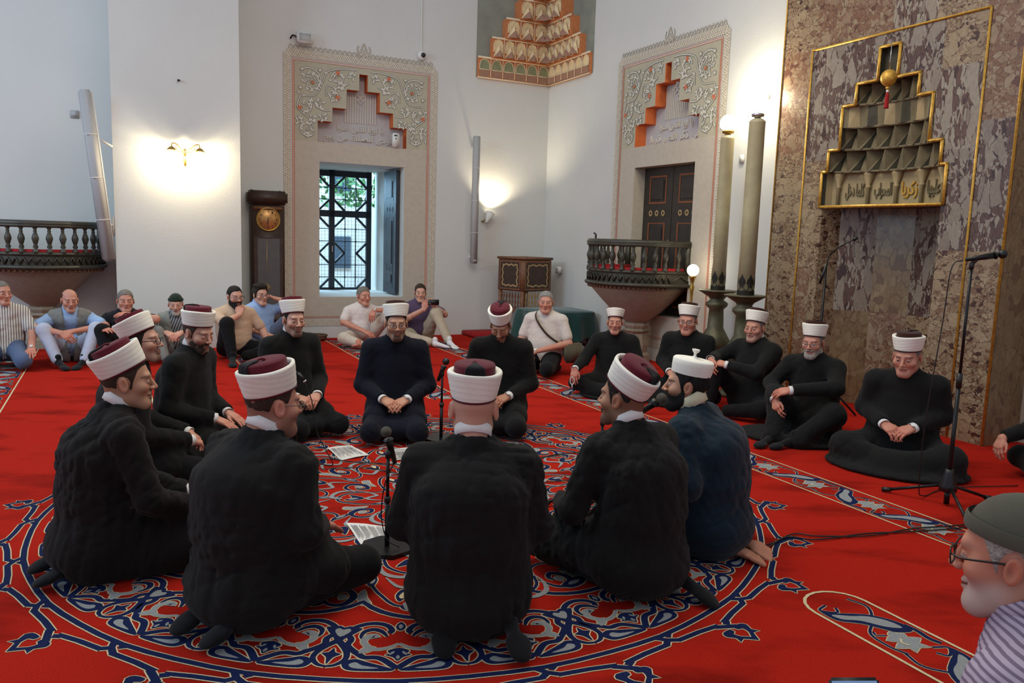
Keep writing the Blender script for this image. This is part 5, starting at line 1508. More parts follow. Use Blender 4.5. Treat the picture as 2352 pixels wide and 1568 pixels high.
def surface_nets(D, lo, h):
    S = D < 0
    c = [S[i:S.shape[0] - 1 + i, j:S.shape[1] - 1 + j, k:S.shape[2] - 1 + k] for i in (0, 1) for j in (0, 1) for k in (0, 1)]
    cnt = sum(q.astype(np.int8) for q in c)
    act = np.argwhere((cnt > 0) & (cnt < 8))
    if len(act) == 0: return np.zeros((0, 3)), np.zeros((0, 4), int)
    vid = np.full(cnt.shape, -1, np.int32)
    vid[tuple(act.T)] = np.arange(len(act))
    offs = np.array([(i, j, k) for i in (0, 1) for j in (0, 1) for k in (0, 1)])
    vals = np.stack([D[act[:, 0] + o[0], act[:, 1] + o[1], act[:, 2] + o[2]] for o in offs], 1)
    acc = np.zeros((len(act), 3)); num = np.zeros(len(act))
    for a in range(8):
        for b in range(a + 1, 8):
            if np.abs(offs[a] - offs[b]).sum() != 1: continue
            va, vb = vals[:, a], vals[:, b]
            m = (va < 0) != (vb < 0)
            t = np.where(m, va / np.where(m, va - vb, 1), 0)
            p = offs[a] + (offs[b] - offs[a]) * t[:, None]
            acc[m] += p[m]; num[m] += 1
    V = (act + acc / num[:, None]) * h + lo
    Fs = []
    for axis in range(3):
        A = [slice(None)] * 3; B = [slice(None)] * 3
        A[axis] = slice(0, -1); B[axis] = slice(1, None)
        sa, sb = S[tuple(A)], S[tuple(B)]
        e = np.argwhere(sa != sb)
        u, v = (axis + 1) % 3, (axis + 2) % 3
        ok = (e[:, u] > 0) & (e[:, v] > 0) & (e[:, u] < D.shape[u] - 1) & (e[:, v] < D.shape[v] - 1)
        e = e[ok]
        fl = sa[tuple(e.T)]
        du = np.zeros(3, int); du[u] = 1; dv = np.zeros(3, int); dv[v] = 1
        q = [e - du - dv, e - dv, e, e - du]
        ids = np.stack([vid[tuple(x.T)] for x in q], 1)
        ids[~fl] = ids[~fl][:, ::-1]
        Fs.append(ids)
    return V, np.concatenate(Fs)

def mesh_obj(name, pieces, mats, parent, smooth=True):
    """pieces: list of (V, F, material index, colours or None)"""
    Vs, Fs, Ms, Cs = [], [], [], []
    n = 0
    for V, F_, m, C in pieces:
        if len(V) == 0: continue
        Vs.append(V); Fs.append(F_ + n); Ms.append(np.full(len(F_), m)); n += len(V)
        Cs.append(C if C is not None else np.full((len(V), 3), 0.5))
    V, F_, Mi, C = np.concatenate(Vs), np.concatenate(Fs), np.concatenate(Ms), np.concatenate(Cs)
    me = bpy.data.meshes.new(name)
    me.vertices.add(len(V)); me.vertices.foreach_set('co', V.astype(f32).ravel())
    me.loops.add(len(F_) * 4); me.loops.foreach_set('vertex_index', F_.astype(np.int32).ravel())
    me.polygons.add(len(F_)); me.polygons.foreach_set('loop_start', np.arange(len(F_), dtype=np.int32) * 4)
    me.polygons.foreach_set('material_index', Mi.astype(np.int32))
    me.update(calc_edges=True)
    me.validate()
    me.polygons.foreach_set('use_smooth', np.ones(len(me.polygons), bool))
    if any(p[3] is not None for p in pieces):
        at_ = me.color_attributes.new('Col', 'FLOAT_COLOR', 'POINT')
        at_.data.foreach_set('color', np.c_[C, np.ones(len(C))].astype(f32).ravel())
    for m in mats: me.materials.append(M[m] if isinstance(m, str) else m)
    return link(bpy.data.objects.new(name, me), parent)
def xf(V, Mx):
    A = np.array(Mx)
    return V @ A[:3, :3].T + A[:3, 3]

def wrinkle(seed, amp, mode='cloth'):
    r = np.random.RandomState(seed)
    W = []
    for i in range(7):
        if mode == 'drape': k = np.array([r.normal(), r.normal(), 0.25 * r.normal()])
        elif mode == 'waist': k = np.array([0.35 * r.normal(), 0.35 * r.normal(), r.normal()])
        else: k = r.normal(size=3)
        k = k / np.linalg.norm(k) * 2 * np.pi / r.uniform(0.09, 0.22)
        W.append((k, r.uniform(0, 6.28)))
    k0 = r.normal(size=(2, 3)) * 9
    def fn(X, Y, Z):
        w1 = np.sin(k0[0, 0] * X + k0[0, 1] * Y + k0[0, 2] * Z); w2 = np.sin(k0[1, 0] * X + k0[1, 1] * Y + k0[1, 2] * Z + 1)
        out = 0
        for i, (k, p) in enumerate(W):
            sN = np.sin(k[0] * X + k[1] * Y + k[2] * Z + p + 1.3 * (w1 if i % 2 else w2))
            out = out + (1 - np.abs(sN)) ** 3 * (w1 * 0.5 + 0.5 if i % 2 else w2 * 0.5 + 0.5)
        return out * amp * 0.55
    return fn

# ---------------- heads ----------------
def hx(c):
    return np.array(srgb(*c)[:3])
def head_prims(F_, o, t=0.0, bare=False):
    w = o.get('w', 1.0); fat = o.get('fat', 0.0)
    F_.ell((0, -0.012, 0.033), (0.0755 * w + t, 0.096 + t, 0.086 + t), k=0.02)
    F_.ell((0, 0.022, -0.030), (0.0600 * w + t + fat, 0.066 + t, 0.080 + t), k=0.03)
    F_.cap((-0.014, 0.070, -0.099), (0.014, 0.070, -0.099), 0.019 + t + fat * 0.3, k=0.03)
    for s in (1, -1):
        F_.cap((s * 0.046 * w, -0.002, -0.062), (s * 0.016, 0.062, -0.098), 0.017 + t + fat, k=0.03)
        F_.ell((s * 0.044 * w, 0.060, -0.022), (0.022 + t + fat * .6, 0.022 + t, 0.020 + t), k=0.025)
    if bare: return F_
    F_.cap((-0.034, 0.079, 0.026), (0.034, 0.079, 0.026), 0.0105, k=0.02)
    for s in (1, -1):
        F_.ell((s * 0.032, 0.101, 0.002), (0.019, 0.016, 0.0125), k=0.014, sub=True)
    nz = o.get('nose', 1.0)
    F_.cap((0, 0.087, 0.016), (0, 0.087 + 0.026 * nz, -0.027), 0.0075, 0.0105, k=0.012)
    for s in (1, -1):
        F_.ell((s * 0.0125, 0.083 + 0.018 * nz, -0.030), (0.0085, 0.010, 0.0078), k=0.008)
        F_.ell((s * 0.032, 0.079, 0.002), (0.0135, 0.0125, 0.0115), k=0.004)
    F_.cap((-0.017, 0.0885, -0.0555), (0.017, 0.0885, -0.0555), 0.0066, k=0.008)
    F_.cap((-0.014, 0.0885, -0.067), (0.014, 0.0885, -0.067), 0.0072, k=0.008)
    F_.cap((-0.022, 0.0975, -0.061), (0.022, 0.0975, -0.061), 0.0030, k=0.004, sub=True)
    es = o.get('ear', 1.0)
    for s in (1, -1):
        x = s * (0.074 * w + fat * 0.3)
        F_.ell((x + s * 0.006, -0.010, -0.002), (0.0085, 0.018 * es, 0.031 * es), rot=(R(12), s * R(0), s * R(-22)), k=0.008)
        F_.ell((x + s * 0.015, -0.008, 0.0), (0.007, 0.010, 0.020), rot=(R(12), 0, s * R(-22)), k=0.005, sub=True)
    return F_
def head_colors(V, o):
    x, y, z = V[:, 0], V[:, 1], V[:, 2]
    skin = hx(o['skin'])
    C = np.tile(skin, (len(V), 1))
    def blend(m, col, a):
        nonlocal C
        m = np.clip(m, 0, 1)[:, None] * a
        C = C * (1 - m) + np.array(col) * m
    def g(cx, cy, cz, rx, ry, rz):
        return np.exp(-(((np.abs(x) - cx) / rx) ** 2 + ((y - cy) / ry) ** 2 + ((z - cz) / rz) ** 2))
    warm = skin * np.array([1.06, 0.74, 0.68])
    blend(g(0.042, 0.07, -0.028, 0.022, 0.03, 0.02), warm, 0.5)
    blend(g(0.0, 0.115, -0.028, 0.016, 0.02, 0.014), warm, 0.6)
    blend(g(0.082, -0.01, 0.0, 0.014, 0.03, 0.035), warm, 0.6)
    hairc = hx(o.get('hair', (50, 38, 28)))
    bc = hx(o.get('beardc', o.get('hair', (50, 38, 28))))
    st = o.get('stubble', 0.0)
    if st:
        m = 1 / (1 + np.exp(-(-(z + 0.038) * 180))) * 1 / (1 + np.exp(-(y - 0.002) * 120)) / (1 + np.exp(-(z + 0.125) * 160))
        m = m * (1 - g(0.0, 0.10, -0.061, 0.024, 0.03, 0.010))
        blend(m, bc, st)
    if o.get('fade'):
        m = 1 / (1 + np.exp(-(0.015 - y) * 140)) / (1 + np.exp(-(z + 0.055) * 120)) * (np.abs(x) < 0.074 * o.get('w', 1) + 0.006)
        m = m * (1 - g(0.082, -0.01, 0.0, 0.012, 0.026, 0.036))
        blend(m, hairc, o['fade'])
    if o.get('goat'):
        m = (np.abs(x) < 0.034) & (y > 0.05) & (z < -0.043) & (z > -0.125)
        m = 1 / (1 + np.exp((np.abs(x) - 0.031) * 400)) / (1 + np.exp(-(y - 0.05) * 200)) / (1 + np.exp((z + 0.043) * 400)) * (1 - g(0.0, 0.10, -0.061, 0.022, 0.03, 0.009))
        blend(m, bc, o['goat'])
    lip = skin * np.array([0.86, 0.52, 0.50])
    blend(((np.abs(x) < 0.021) & (y > 0.075) & (np.abs(z + 0.061) < 0.0105 * (1 - (np.abs(x) / 0.026) ** 2))).astype(float), lip, 0.75)
    blend(((np.abs(x) < 0.024) & (y > 0.075) & (np.abs(z + 0.061) < 0.0026)).astype(float), lip * 0.25, 0.9)
    bt = o.get('brow', 0.62)
    zb = 0.0265 - 0.30 * np.maximum(np.abs(x) - 0.036, 0) + 0.03 * (np.abs(x) - 0.014)
    blend(((np.abs(x) > 0.012) & (np.abs(x) < 0.056) & (y > 0.055) & (np.abs(z - zb) < 0.0042)).astype(float), hx(o.get('browc', o.get('hair', (50, 38, 28)))), bt)
    dx = (np.abs(x) - 0.032); dz = z - 0.0015
    on = (y > 0.070)
    if not o.get('closed'):
        op = np.sqrt(np.clip(1 - (dx / 0.0145) ** 2, 0, 1)) * 0.0044
        inside = on & (np.abs(dx) < 0.0145) & (np.abs(dz) < op)
        blend((on & (np.abs(dx) < 0.017) & (np.abs(dz) < op + 0.0026)).astype(float), skin * 0.45, 0.55)
        blend(inside.astype(float), [0.42, 0.38, 0.35], 0.9)
        gz = o.get('gaze', 0.0)
        xx = x - np.sign(x) * 0.032 - gz
        blend((inside & (xx ** 2 + dz ** 2 < 0.0056 ** 2)).astype(float), [0.03, 0.02, 0.015], 1.0)
    else:
        blend((on & (np.abs(dx) < 0.0155) & (np.abs(dz + 0.004) < 0.0018)).astype(float), skin * 0.25, 0.8)
    blend(g(0.0125, 0.105, -0.036, 0.005, 0.01, 0.003), skin * 0.25, 0.8)
    blend(g(0.084, -0.004, -0.002, 0.006, 0.007, 0.012), skin * 0.45, 0.6)
    r = np.random.RandomState(7)
    k = r.normal(size=(4, 3)) * 60
    n = sum(np.sin(V @ q) for q in k) * 0.02
    return np.clip(C * (1 + n[:, None]), 0, 1)
def hairline(kind):
    pts = {'short': ([-0.2, -0.075, -0.05, -0.030, -0.012, 0.008, 0.022, 0.028, 0.045, 0.062, 0.078, 0.2], [-0.085, -0.080, -0.066, -0.04, -0.02, -0.028, -0.030, 0.0, 0.050, 0.066, 0.078, 0.082]),
           'bald': ([-0.2, -0.075, -0.05, -0.028, -0.005, 0.012, 0.022, 0.045, 0.2], [-0.08, -0.075, -0.055, -0.03, -0.012, -0.012, 0.04, 0.3, 0.3])}[kind]
    return lambda Y: np.interp(Y, pts[0], pts[1])
def make_hair(o, h):
    t = o.get('hairt', 0.006); st = o.get('hairstyle', 'short')
    F_ = Field(h, 0.02)
    F_.ell((0, -0.012, 0.035), (0.0755 * o.get('w', 1) + t, 0.096 + t, 0.086 + t * 1.4), k=0.02)
    F_.ell((0, 0.010, -0.030), (0.064 * o.get('w', 1) + t * 0.7, 0.066, 0.075), k=0.03)
    if o.get('quiff'):
        F_.ell((0.0, 0.045, 0.105), (0.062, 0.045, 0.026), k=0.03)
        F_.ell((0.02, 0.0, 0.115), (0.065, 0.07, 0.022), k=0.03)
    hl = hairline('bald' if st == 'bald' else 'short')
    F_.kcut = 0.010
    def cutf(X, Y, Z): return (hl(Y) + 0.004 * np.sin(X * 95 + Y * 60) - Z) * 0.8 + 0 * X
    F_.cut(cutf)
    if st == 'bald': F_.cut(lambda X, Y, Z: (Z - 0.075) + 0 * X + 0 * Y)
    F_.cut(lambda X, Y, Z: 0.023 - np.sqrt((Y + 0.010) ** 2 + ((Z + 0.002) * 0.75) ** 2) + 0 * X - (0.03 if o.get('overear') else 0))
    F_.fold = wrinkle(o.get('seed', 1), 0.004 + t * 0.25)
    return F_.build()
def make_beard(o, h):
    t = o.get('beardt', 0.006); kind = o['beard']
    F_ = Field(h, 0.02)
    head_prims(F_, o, t, bare=True)
    F_.P = F_.P[1:]
    F_.ell((0, 0.078, -0.052), (0.026, 0.022 + t * .6, 0.018), k=0.015)
    wid = 0.036 if kind == 'goatee' else 1
    def c1(X, Y, Z):
        top = np.interp(Y, [-0.02, -0.004, 0.012, 0.04, 0.07, 0.085, 0.1], [-0.30, -0.02, -0.012, -0.045, -0.052, -0.043, -0.041])
        return (Z - top) * 0.8 + 0 * X
    F_.cut(c1)
    F_.cut(lambda X, Y, Z: 0.0 + (-0.128 - t - Z) + 0 * X + 0 * Y)
    F_.cut(lambda X, Y, Z: 1.0 - np.sqrt((X / 0.020) ** 2 + ((Z + 0.062) / 0.0095) ** 2 + 0 * Y) if kind != 'goatee' else (1.0 - np.sqrt((X / 0.019) ** 2 + ((Z + 0.062) / 0.009) ** 2 + 0 * Y)))
    if kind == 'goatee': F_.cut(lambda X, Y, Z: np.abs(X) - wid + 0 * Y + 0 * Z)
    F_.cut(lambda X, Y, Z: 0.004 - Y + 0 * X + 0 * Z)
    F_.fold = wrinkle(o.get('seed', 1) + 5, 0.003)
    return F_.build()

# ---------------- hands and feet ----------------
def hand_prims(F_, curl=0.35, spread=1.0, thumb=0.0, side=1):
    """wrist at the origin, fingers along +y, back of the hand +z, thumb on side*+x ... little finger opposite"""
    kn = [(0.030, 0.084), (0.011, 0.090), (-0.009, 0.087), (-0.027, 0.078)]
    for i, (x, y) in enumerate(kn):
        F_.cap((side * x * 0.55, 0.004, 0), (side * x, y - 0.01, 0), 0.0145, 0.0125, k=0.012)
    F_.ell((side * 0.002, 0.045, -0.002), (0.036, 0.042, 0.014), k=0.012)
    seg = [(0.040, 0.025, 0.019), (0.045, 0.029, 0.020), (0.041, 0.026, 0.019), (0.032, 0.020, 0.017)]
    for i, (x, y) in enumerate(kn):
        p = np.array([side * x, y - 0.012, 0.0]); a = 0.0
        sp = side * (1.5 - i) * -0.0 + side * (1.5 - i) * 0.07 * spread
        c = curl if isinstance(curl, (int, float)) else curl[i]
        for j, l in enumerate(seg[i]):
            a += c * (0.8, 1.0, 0.7)[j]
            d = np.array([math.sin(sp) * math.cos(a), math.cos(sp) * math.cos(a), -math.sin(a)])
            q = p + d * l
            r0, r1 = ((0.0098, 0.0088), (0.0088, 0.0080), (0.0080, 0.0068))[j]
            F_.cap(p, q, r0, r1, k=0.0035)
            p = q
    F_.cap((side * 0.016, 0.018, -0.004), (side * 0.044, 0.046, -0.012), 0.014, 0.0105, k=0.010)
    F_.cap((side * 0.044, 0.046, -0.012), (side * (0.052 - thumb * 0.02), 0.074, -0.018 - thumb * 0.01), 0.0105, 0.0088, k=0.004)
    F_.cap((side * (0.052 - thumb * 0.02), 0.074, -0.018 - thumb * 0.01), (side * (0.050 - thumb * 0.035), 0.098, -0.022 - thumb * 0.012), 0.0092, 0.0075, k=0.004)
def frame_from(p, fwd, back):
    """matrix with y along fwd and z near back (the back of the hand)"""
    y = Vector(fwd).normalized(); z = Vector(back); z = (z - y * z.dot(y)).normalized(); x = y.cross(z)
    return Matrix(((x.x, y.x, z.x, p[0]), (x.y, y.y, z.y, p[1]), (x.z, y.z, z.z, p[2]), (0, 0, 0, 1)))
def hand_piece(wrist, fwd, back, side, elbow=None, h=0.0032, col=None, bare=0.0, **kw):
    Mh = frame_from(wrist, fwd, back); Mi = Mh.inverted()
    F_ = Field(h, 0.004)
    hand_prims(F_, side=side, **kw)
    if elbow is not None:
        e = Mi @ Vector(elbow)
        L = e.length; b = max(bare, 0.06)
        f = min(1.0, b / L)
        q = e * f
        F_.ecap(tuple(q), (0, 0.006, 0), (0.027 + 0.014 * f, 0.022 + 0.017 * f), (0.026, 0.0185), (1, 0, 0), k=0.014)
        F_.cap(tuple(q * 0.5), (0, 0, 0), 0.02 + 0.008 * f, 0.018, k=0.02)
    V, Q = F_.build()
    C = np.tile(np.array(col) * np.array([1.0, 0.92, 0.9]), (len(V), 1))
    V0 = V.copy()
    kn = (V0[:, 1] > 0.06)
    C[kn] *= np.array([1.02, 0.9, 0.88])
    return xf(V, Mh), Q, 0, C
def foot_piece(heel, toe, up, col, h=0.004, bare=True, t=0.0):
    Mf = frame_from(heel, Vector(toe) - Vector(heel), up)
    F_ = Field(h, 0.015)
    F_.ell((0, 0.01, 0.0), (0.031 + t, 0.036, 0.032)); F_.cap((0, 0.02, 0.005), (0, 0.15, -0.006), 0.030 + t, 0.022)
    F_.ell((0.006, 0.165, -0.010), (0.044 + t, 0.045, 0.018 + t)); F_.cap((0, 0.0, 0.01), ((0, -0.005, 0.055) if up[2] >= 0 else (0, -0.06, 0.0)), 0.030, 0.034)
    if bare:
        for i, (x, l, r) in enumerate(((-0.030, 0.245, 0.013), (-0.009, 0.242, 0.009), (0.008, 0.234, 0.0085), (0.023, 0.224, 0.008), (0.036, 0.212, 0.0075))):
            F_.cap((x, 0.185, -0.012), (x, l, -0.014), r, r * 0.95, k=0.004)
    else:
        F_.ell((0.004, 0.205, -0.012), (0.038, 0.036, 0.016), k=0.02)
    V, Q = F_.build()
    C = np.tile(np.array(col), (len(V), 1))
    return xf(V, Mf), Q, 0, C

# ---------------- materials of people ----------------
M['skin'] = mat('skin', (1, 1, 1, 1), 0.52, attr='Col', spec=0.35)
def cloth(name, c, rough=0.9, noise=(40, 0.04), bump=(500, 0.25), sheen=0.12):
    M[name] = mat(name, srgb(*c), rough, noise=noise, bump=bump, spec=0.15, sheen=sheen)
    return name
cloth('coat_black', (25, 25, 24), sheen=0.05); cloth('coat_black_warm', (27, 25, 23), sheen=0.05); cloth('coat_navy', (18, 20, 31), sheen=0.05); cloth('trouser_black', (19, 19, 20), sheen=0.05); cloth('trouser_navy', (17, 20, 31), sheen=0.05)
cloth('robe_blue', (17, 36, 48), 0.75); cloth('robe_trim', (16, 30, 42), 0.8)
cloth('linen_white', (238, 235, 222), 0.85, noise=(60, 0.02), bump=(700, 0.1), sheen=0.0); cloth('shirt_white', (222, 216, 210), 0.85, sheen=0.0); cloth('fez_red', (92, 26, 38), 0.85); cloth('fez_brown', (58, 32, 26), 0.85)
cloth('tassel_black', (20, 18, 22), 0.8); cloth('collar_white', (226, 224, 220), 0.7, sheen=0.0); cloth('sock_black', (18, 18, 20)); cloth('sock_white', (220, 216, 214))
cloth('beige_polo', (196, 168, 142)); cloth('light_blue', (140, 168, 210)); cloth('pale_blue_shirt', (150, 178, 214)); cloth('vest_grey', (124, 126, 122)); cloth('vest_pale', (130, 132, 126))
cloth('tee_black', (24, 24, 28)); cloth('tee_white', (214, 204, 198)); cloth('purple_polo', (86, 70, 94)); cloth('trouser_cream', (196, 184, 168)); cloth('trouser_pale', (180, 184, 200))
cloth('jeans_grey', (96, 106, 126)); cloth('jeans_blue', (80, 96, 124)); cloth('shirt_cream', (206, 196, 186)); cloth('cap_green', (28, 44, 34)); cloth('cap_grey', (84, 82, 70)); cloth('bag_olive', (84, 78, 62), 0.7); cloth('strap_brown', (66, 56, 42), 0.7)
cloth('khaki', (186, 174, 150)); cloth('white_robe_collar', (220, 214, 180), 0.8)
M['plaid'] = mat('plaid', srgb(110, 110, 114), 0.9)
def stripes(name, c1, c2, scale, rot=(0, 0, 0), thin=0.5):
    m, nt, p = new_mat(name)
    N, L = nt.nodes, nt.links
    tc = N.new('ShaderNodeTexCoord'); mp = N.new('ShaderNodeMapping'); mp.inputs['Rotation'].default_value = rot
    w = N.new('ShaderNodeTexWave'); w.inputs['Scale'].default_value = scale; w.inputs['Distortion'].default_value = 0.6; w.inputs['Detail'].default_value = 0
    cr = N.new('ShaderNodeValToRGB'); cr.color_ramp.elements[0].position = thin - 0.08; cr.color_ramp.elements[0].color = srgb(*c1)
    cr.color_ramp.elements[1].position = thin + 0.08; cr.color_ramp.elements[1].color = srgb(*c2)
    L.new(tc.outputs['Object'], mp.inputs[0]); L.new(mp.outputs[0], w.inputs['Vector']); L.new(w.outputs['Fac'], cr.inputs[0]); L.new(cr.outputs[0], p.inputs['Base Color'])
    p.inputs['Roughness'].default_value = 0.9; p.inputs['Specular IOR Level'].default_value = 0.15
    M[name] = m
stripes('striped_shirt', (120, 116, 110), (214, 210, 202), 14, thin=0.35)
stripes('plaid', (60, 62, 70), (150, 150, 150), 12, (0.4, 0.3, 0.2), 0.5)
stripes('lilac_stripe', (120, 104, 124), (176, 162, 178), 24, (0.0, R(70), R(20)), 0.4)
for nm, c in (('hair_dark', (34, 26, 22)), ('hair_brown', (62, 46, 34)), ('hair_grey', (128, 122, 114)), ('hair_white', (176, 170, 160)), ('hair_black', (22, 20, 20)), ('hair_sand', (96, 76, 56)), ('hair_silver', (150, 146, 142))):
    M[nm] = mat(nm, srgb(*c), 0.7, noise=(120, 0.35), bump=(260, 0.9), spec=0.3)
M['frame_black'] = mat('frame_black', srgb(20, 18, 18), 0.3)
M['frame_metal'] = mat('frame_metal', srgb(120, 108, 100), 0.3, metal=0.8)
M['watch_metal'] = mat('watch_metal', srgb(180, 172, 160), 0.25, metal=0.9)
M['watch_face'] = mat('watch_face', srgb(220, 218, 214), 0.3)
M['screen_lit'] = mat('screen_lit', srgb(60, 80, 110), 0.2, emit=(srgb(120, 150, 190), 0.6))

# ---------------- building one person ----------------
POSE = {
 'kneel': dict(zp=0.20, hip=(0.09, 0.0, 0.20), knee=(0.17, 0.42, 0.105), ankle=(0.10, -0.06, 0.07), toe=(0.09, -0.22, 0.035)),
 'cross': dict(zp=0.11, hip=(0.10, 0.0, 0.13), knee=(0.34, 0.26, 0.13), ankle=(-0.06, 0.36, 0.07), toe=(-0.18, 0.33, 0.05)),
}
def V3(p): return np.array(p, float)
def band(name, parent, c, axis, rx, ry, hgt, th, m, xdir=(1, 0, 0), tilt=0.0, gap=0.0, flare=0.0, n=40):
    """a collar or cuff: an oval band round an axis, open at the front by gap radians"""
    A_ = frame_from(c, Vector(axis).orthogonal(), axis)
    z = Vector(axis).normalized(); x = Vector(xdir); x = (x - z * x.dot(z)).normalized(); y = z.cross(x)
    A_ = Matrix(((x.x, y.x, z.x, c[0]), (x.y, y.y, z.y, c[1]), (x.z, y.z, z.z, c[2]), (0, 0, 0, 1)))
    mb = MB()
    vs, fs = [], []
    full = gap <= 0
    N = n if full else n + 1
    for i in range(N):
        a_ = math.pi / 2 + gap / 2 + (2 * math.pi - gap) * i / n
        fr = math.sin(a_)
        for (r, zz) in ((0, 0), (flare * 0.5, hgt * 0.5), (flare, hgt), (flare - th, hgt), (-th, 0)):
            vs.append(((rx + r) * math.cos(a_), (ry + r) * math.sin(a_), zz + tilt * fr * (0.3 + 0.7 * zz / max(hgt, 1e-6))))
    k = 5
    for i in range(n):
        j = (i + 1) % N
        for q in range(k):
            q2 = (q + 1) % k
            fs.append((i * k + q, j * k + q, j * k + q2, i * k + q2))
    if not full:
        fs.append(tuple(range(k))[::-1]); fs.append(tuple((N - 1) * k + q for q in range(k)))
    mb.add(vs, fs, m, True, A_)
    return mb.build(name, parent)
PEOPLE = {}
def person(key, label, head, zhead=None, yaw=0, hyaw=0, pitch=0, roll=0, pose='kneel', s=0.94, hy=0.10, hxo=0.0, twist=0.0, bulk=1.0, belly=0.0, h=0.010, fh=0.0030, look=None,
           wear='coat', coat='coat_black', trousers='trouser_black', arms=None, legs=None, hands=('lap',), hat=None, glasses=None, sleeve='long', collar='white', feet=None, extra=None, group=None,
           curl=0.35, hat_tilt=16, hat_h=0.098, beads=None, watch=None, cuffs=True, torso_mat=None, back=0.035, fold=0.005, shw=0.185, hem=0.55, drape=None):
    """head = where the middle of the head is in the hall; the rest hangs from it. yaw 0 looks away, 90 right, 180 toward the viewer."""
    L_ = look; ps = POSE.get(pose, POSE['kneel']); zp = ps['zp']
    legs = legs or {}
    hc = V3((hxo, hy, head[2] / s))
    th = R(yaw)
    cx, cy = head[0] - s * (hc[0] * math.cos(th) + hc[1] * math.sin(th)), head[1] - s * (-hc[0] * math.sin(th) + hc[1] * math.cos(th))
    t = empty('person', (cx, cy, 0), -th)
    tag(t, label, 'person', group)
    PEOPLE[key] = t
    sc = Matrix.Scale(s, 4)
    # head turn, in the body's frame
    HR = Euler((R(pitch), R(roll), -R(hyaw - yaw)), 'XYZ').to_matrix().to_4x4()
    HM = sc @ Matrix.Translation(tuple(hc)) @ HR
    nd = V3(HR @ Vector((0, -0.04, -0.045))) * 0.6 + V3((0, -0.022, -0.080))
    N = hc + nd
    pel = V3((0, 0, zp))
    up = N - pel
    tw = np.array(Matrix.Rotation(-R(twist), 3, 'Z'))
    chest = pel + up * 0.62 + V3((0, -back, 0)); waist = pel + up * 0.30 + V3((0, -back * 0.9, 0))
    X = tw @ V3((1, 0, 0))
    SH = {q: N + tw @ V3((q * shw * bulk ** 0.5, -0.006, -0.088)) for q in (1, -1)}
    a_def = {1: ((0.25, 0.03, 0.38), (0.09, 0.25, 0.315)), -1: ((-0.25, 0.03, 0.38), (-0.09, 0.25, 0.315))}
    A = {}
    for q in (1, -1):
        A[q] = tuple(V3(v) for v in ((arms or {}).get(q) or a_def[q]))
    LG = {}
    for q in (1, -1):
        l = legs.get(q)
        if l is None: l = tuple((q * ps[n_][0], ps[n_][1], ps[n_][2]) for n_ in ('hip', 'knee', 'ankle', 'toe'))
        LG[q] = tuple(V3(v) for v in l)
    skin = hx(L_['skin'])
    pieces = []
    # head and neck
    F_ = head_prims(Field(fh, 0.02), L_)
    nb = V3(HM.inverted() @ Vector(tuple(N * s)))
    nr = 0.052 + L_.get('fat', 0) * 0.6
    F_.ecap((0, -0.030, -0.045), tuple(nb + V3((0, 0, -0.02))), (nr, nr + 0.004), (nr + 0.006, nr + 0.004), k=0.03)
    V, Q = F_.build()
    C = head_colors(V, L_)
    pieces.append((xf(V, HM), Q, 0, C))
    # trunk and limbs under the clothes
    B_ = Field(0.022, 0.05)
    B_.ecap(tuple(pel), tuple(waist), (0.13, 0.09), (0.12, 0.085), X).ecap(tuple(waist), tuple(chest), (0.12, 0.085), (0.14, 0.09), X)
    B_.cap(tuple(SH[1] * .8 + N * .2), tuple(SH[-1] * .8 + N * .2), 0.045).cap(tuple(N), tuple(chest + V3((0, 0.02, 0))), 0.04, 0.05)
    for q in (1, -1):
        e, w = A[q]
        B_.cap(tuple(SH[q] * .9 + N * .1), tuple(e), 0.038, 0.032)
        if sleeve == 'long': B_.cap(tuple(e), tuple(w), 0.032, 0.022)
        hp, kn, an, to = LG[q]
        B_.cap(tuple(hp), tuple(kn), 0.065, 0.045).cap(tuple(kn), tuple(an), 0.042, 0.030)
    V, Q = B_.build()
    pieces.append((V * s, Q, 0, np.tile(skin, (len(V), 1))))
    # hands
    def default_hand(q):
        e, w = A[q]
        d = (w - e) / np.linalg.norm(w - e)
        if 'lap' in hands: return (V3((-q * 0.75, 0.55, -0.35)), V3((q * 0.25, 0.35, 0.9)), dict(curl=curl))
        if 'thigh' in hands: return (V3((-q * 0.15, 0.9, -0.4)), V3((0, 0.35, 0.9)), dict(curl=0.15))
        return (d, V3((0, 0.2, 1)), dict(curl=curl))
    hcfg = hands if isinstance(hands, dict) else {}
    for q in (1, -1):
        if hcfg.get(q, 0) is None: continue
        fwd, bk_, kw = hcfg.get(q) or default_hand(q)
        e, w = A[q]
        bare = np.linalg.norm(e - w) * 1.02 if sleeve == 'short' else 0.07
        piece = hand_piece(tuple(w), tuple(fwd), tuple(bk_), -q, tuple(e), h=max(0.0030, fh), col=skin, bare=bare, **kw)
        pieces.append((piece[0] * s, piece[1], 0, piece[3]))
        if sleeve == 'short':
            A2 = Field(0.006, 0.02); A2.cap(tuple(e), tuple(SH[q] * .55 + e * .45), 0.042, 0.046); A2.cap(tuple(e), tuple(e + (w - e) * 0.3), 0.041, 0.040)
            V, Q = A2.build(); pieces.append((V * s, Q, 0, np.tile(skin, (len(V), 1))))
    for f in (feet or []):
        if f[0] == 'bare':
            p = foot_piece(f[1], f[2], f[3], skin * np.array([1.05, 0.85, 0.8])); pieces.append((p[0] * s, p[1], 0, p[3]))
    mesh_obj('body', pieces, ['skin'], t)
    for f in (feet or []):
        if f[0] != 'bare':
            p = foot_piece(f[1], f[2], f[3], (0.5, 0.5, 0.5), bare=False, t=0.003); mesh_obj('sock', [(p[0] * s, p[1], 0, None)], [f[0]], t)
    # upper garment
    G = Field(h, 0.045)
    bw = bulk
    long_ = wear in ('coat', 'robe')
    lw = 1.04 if long_ else 1.0
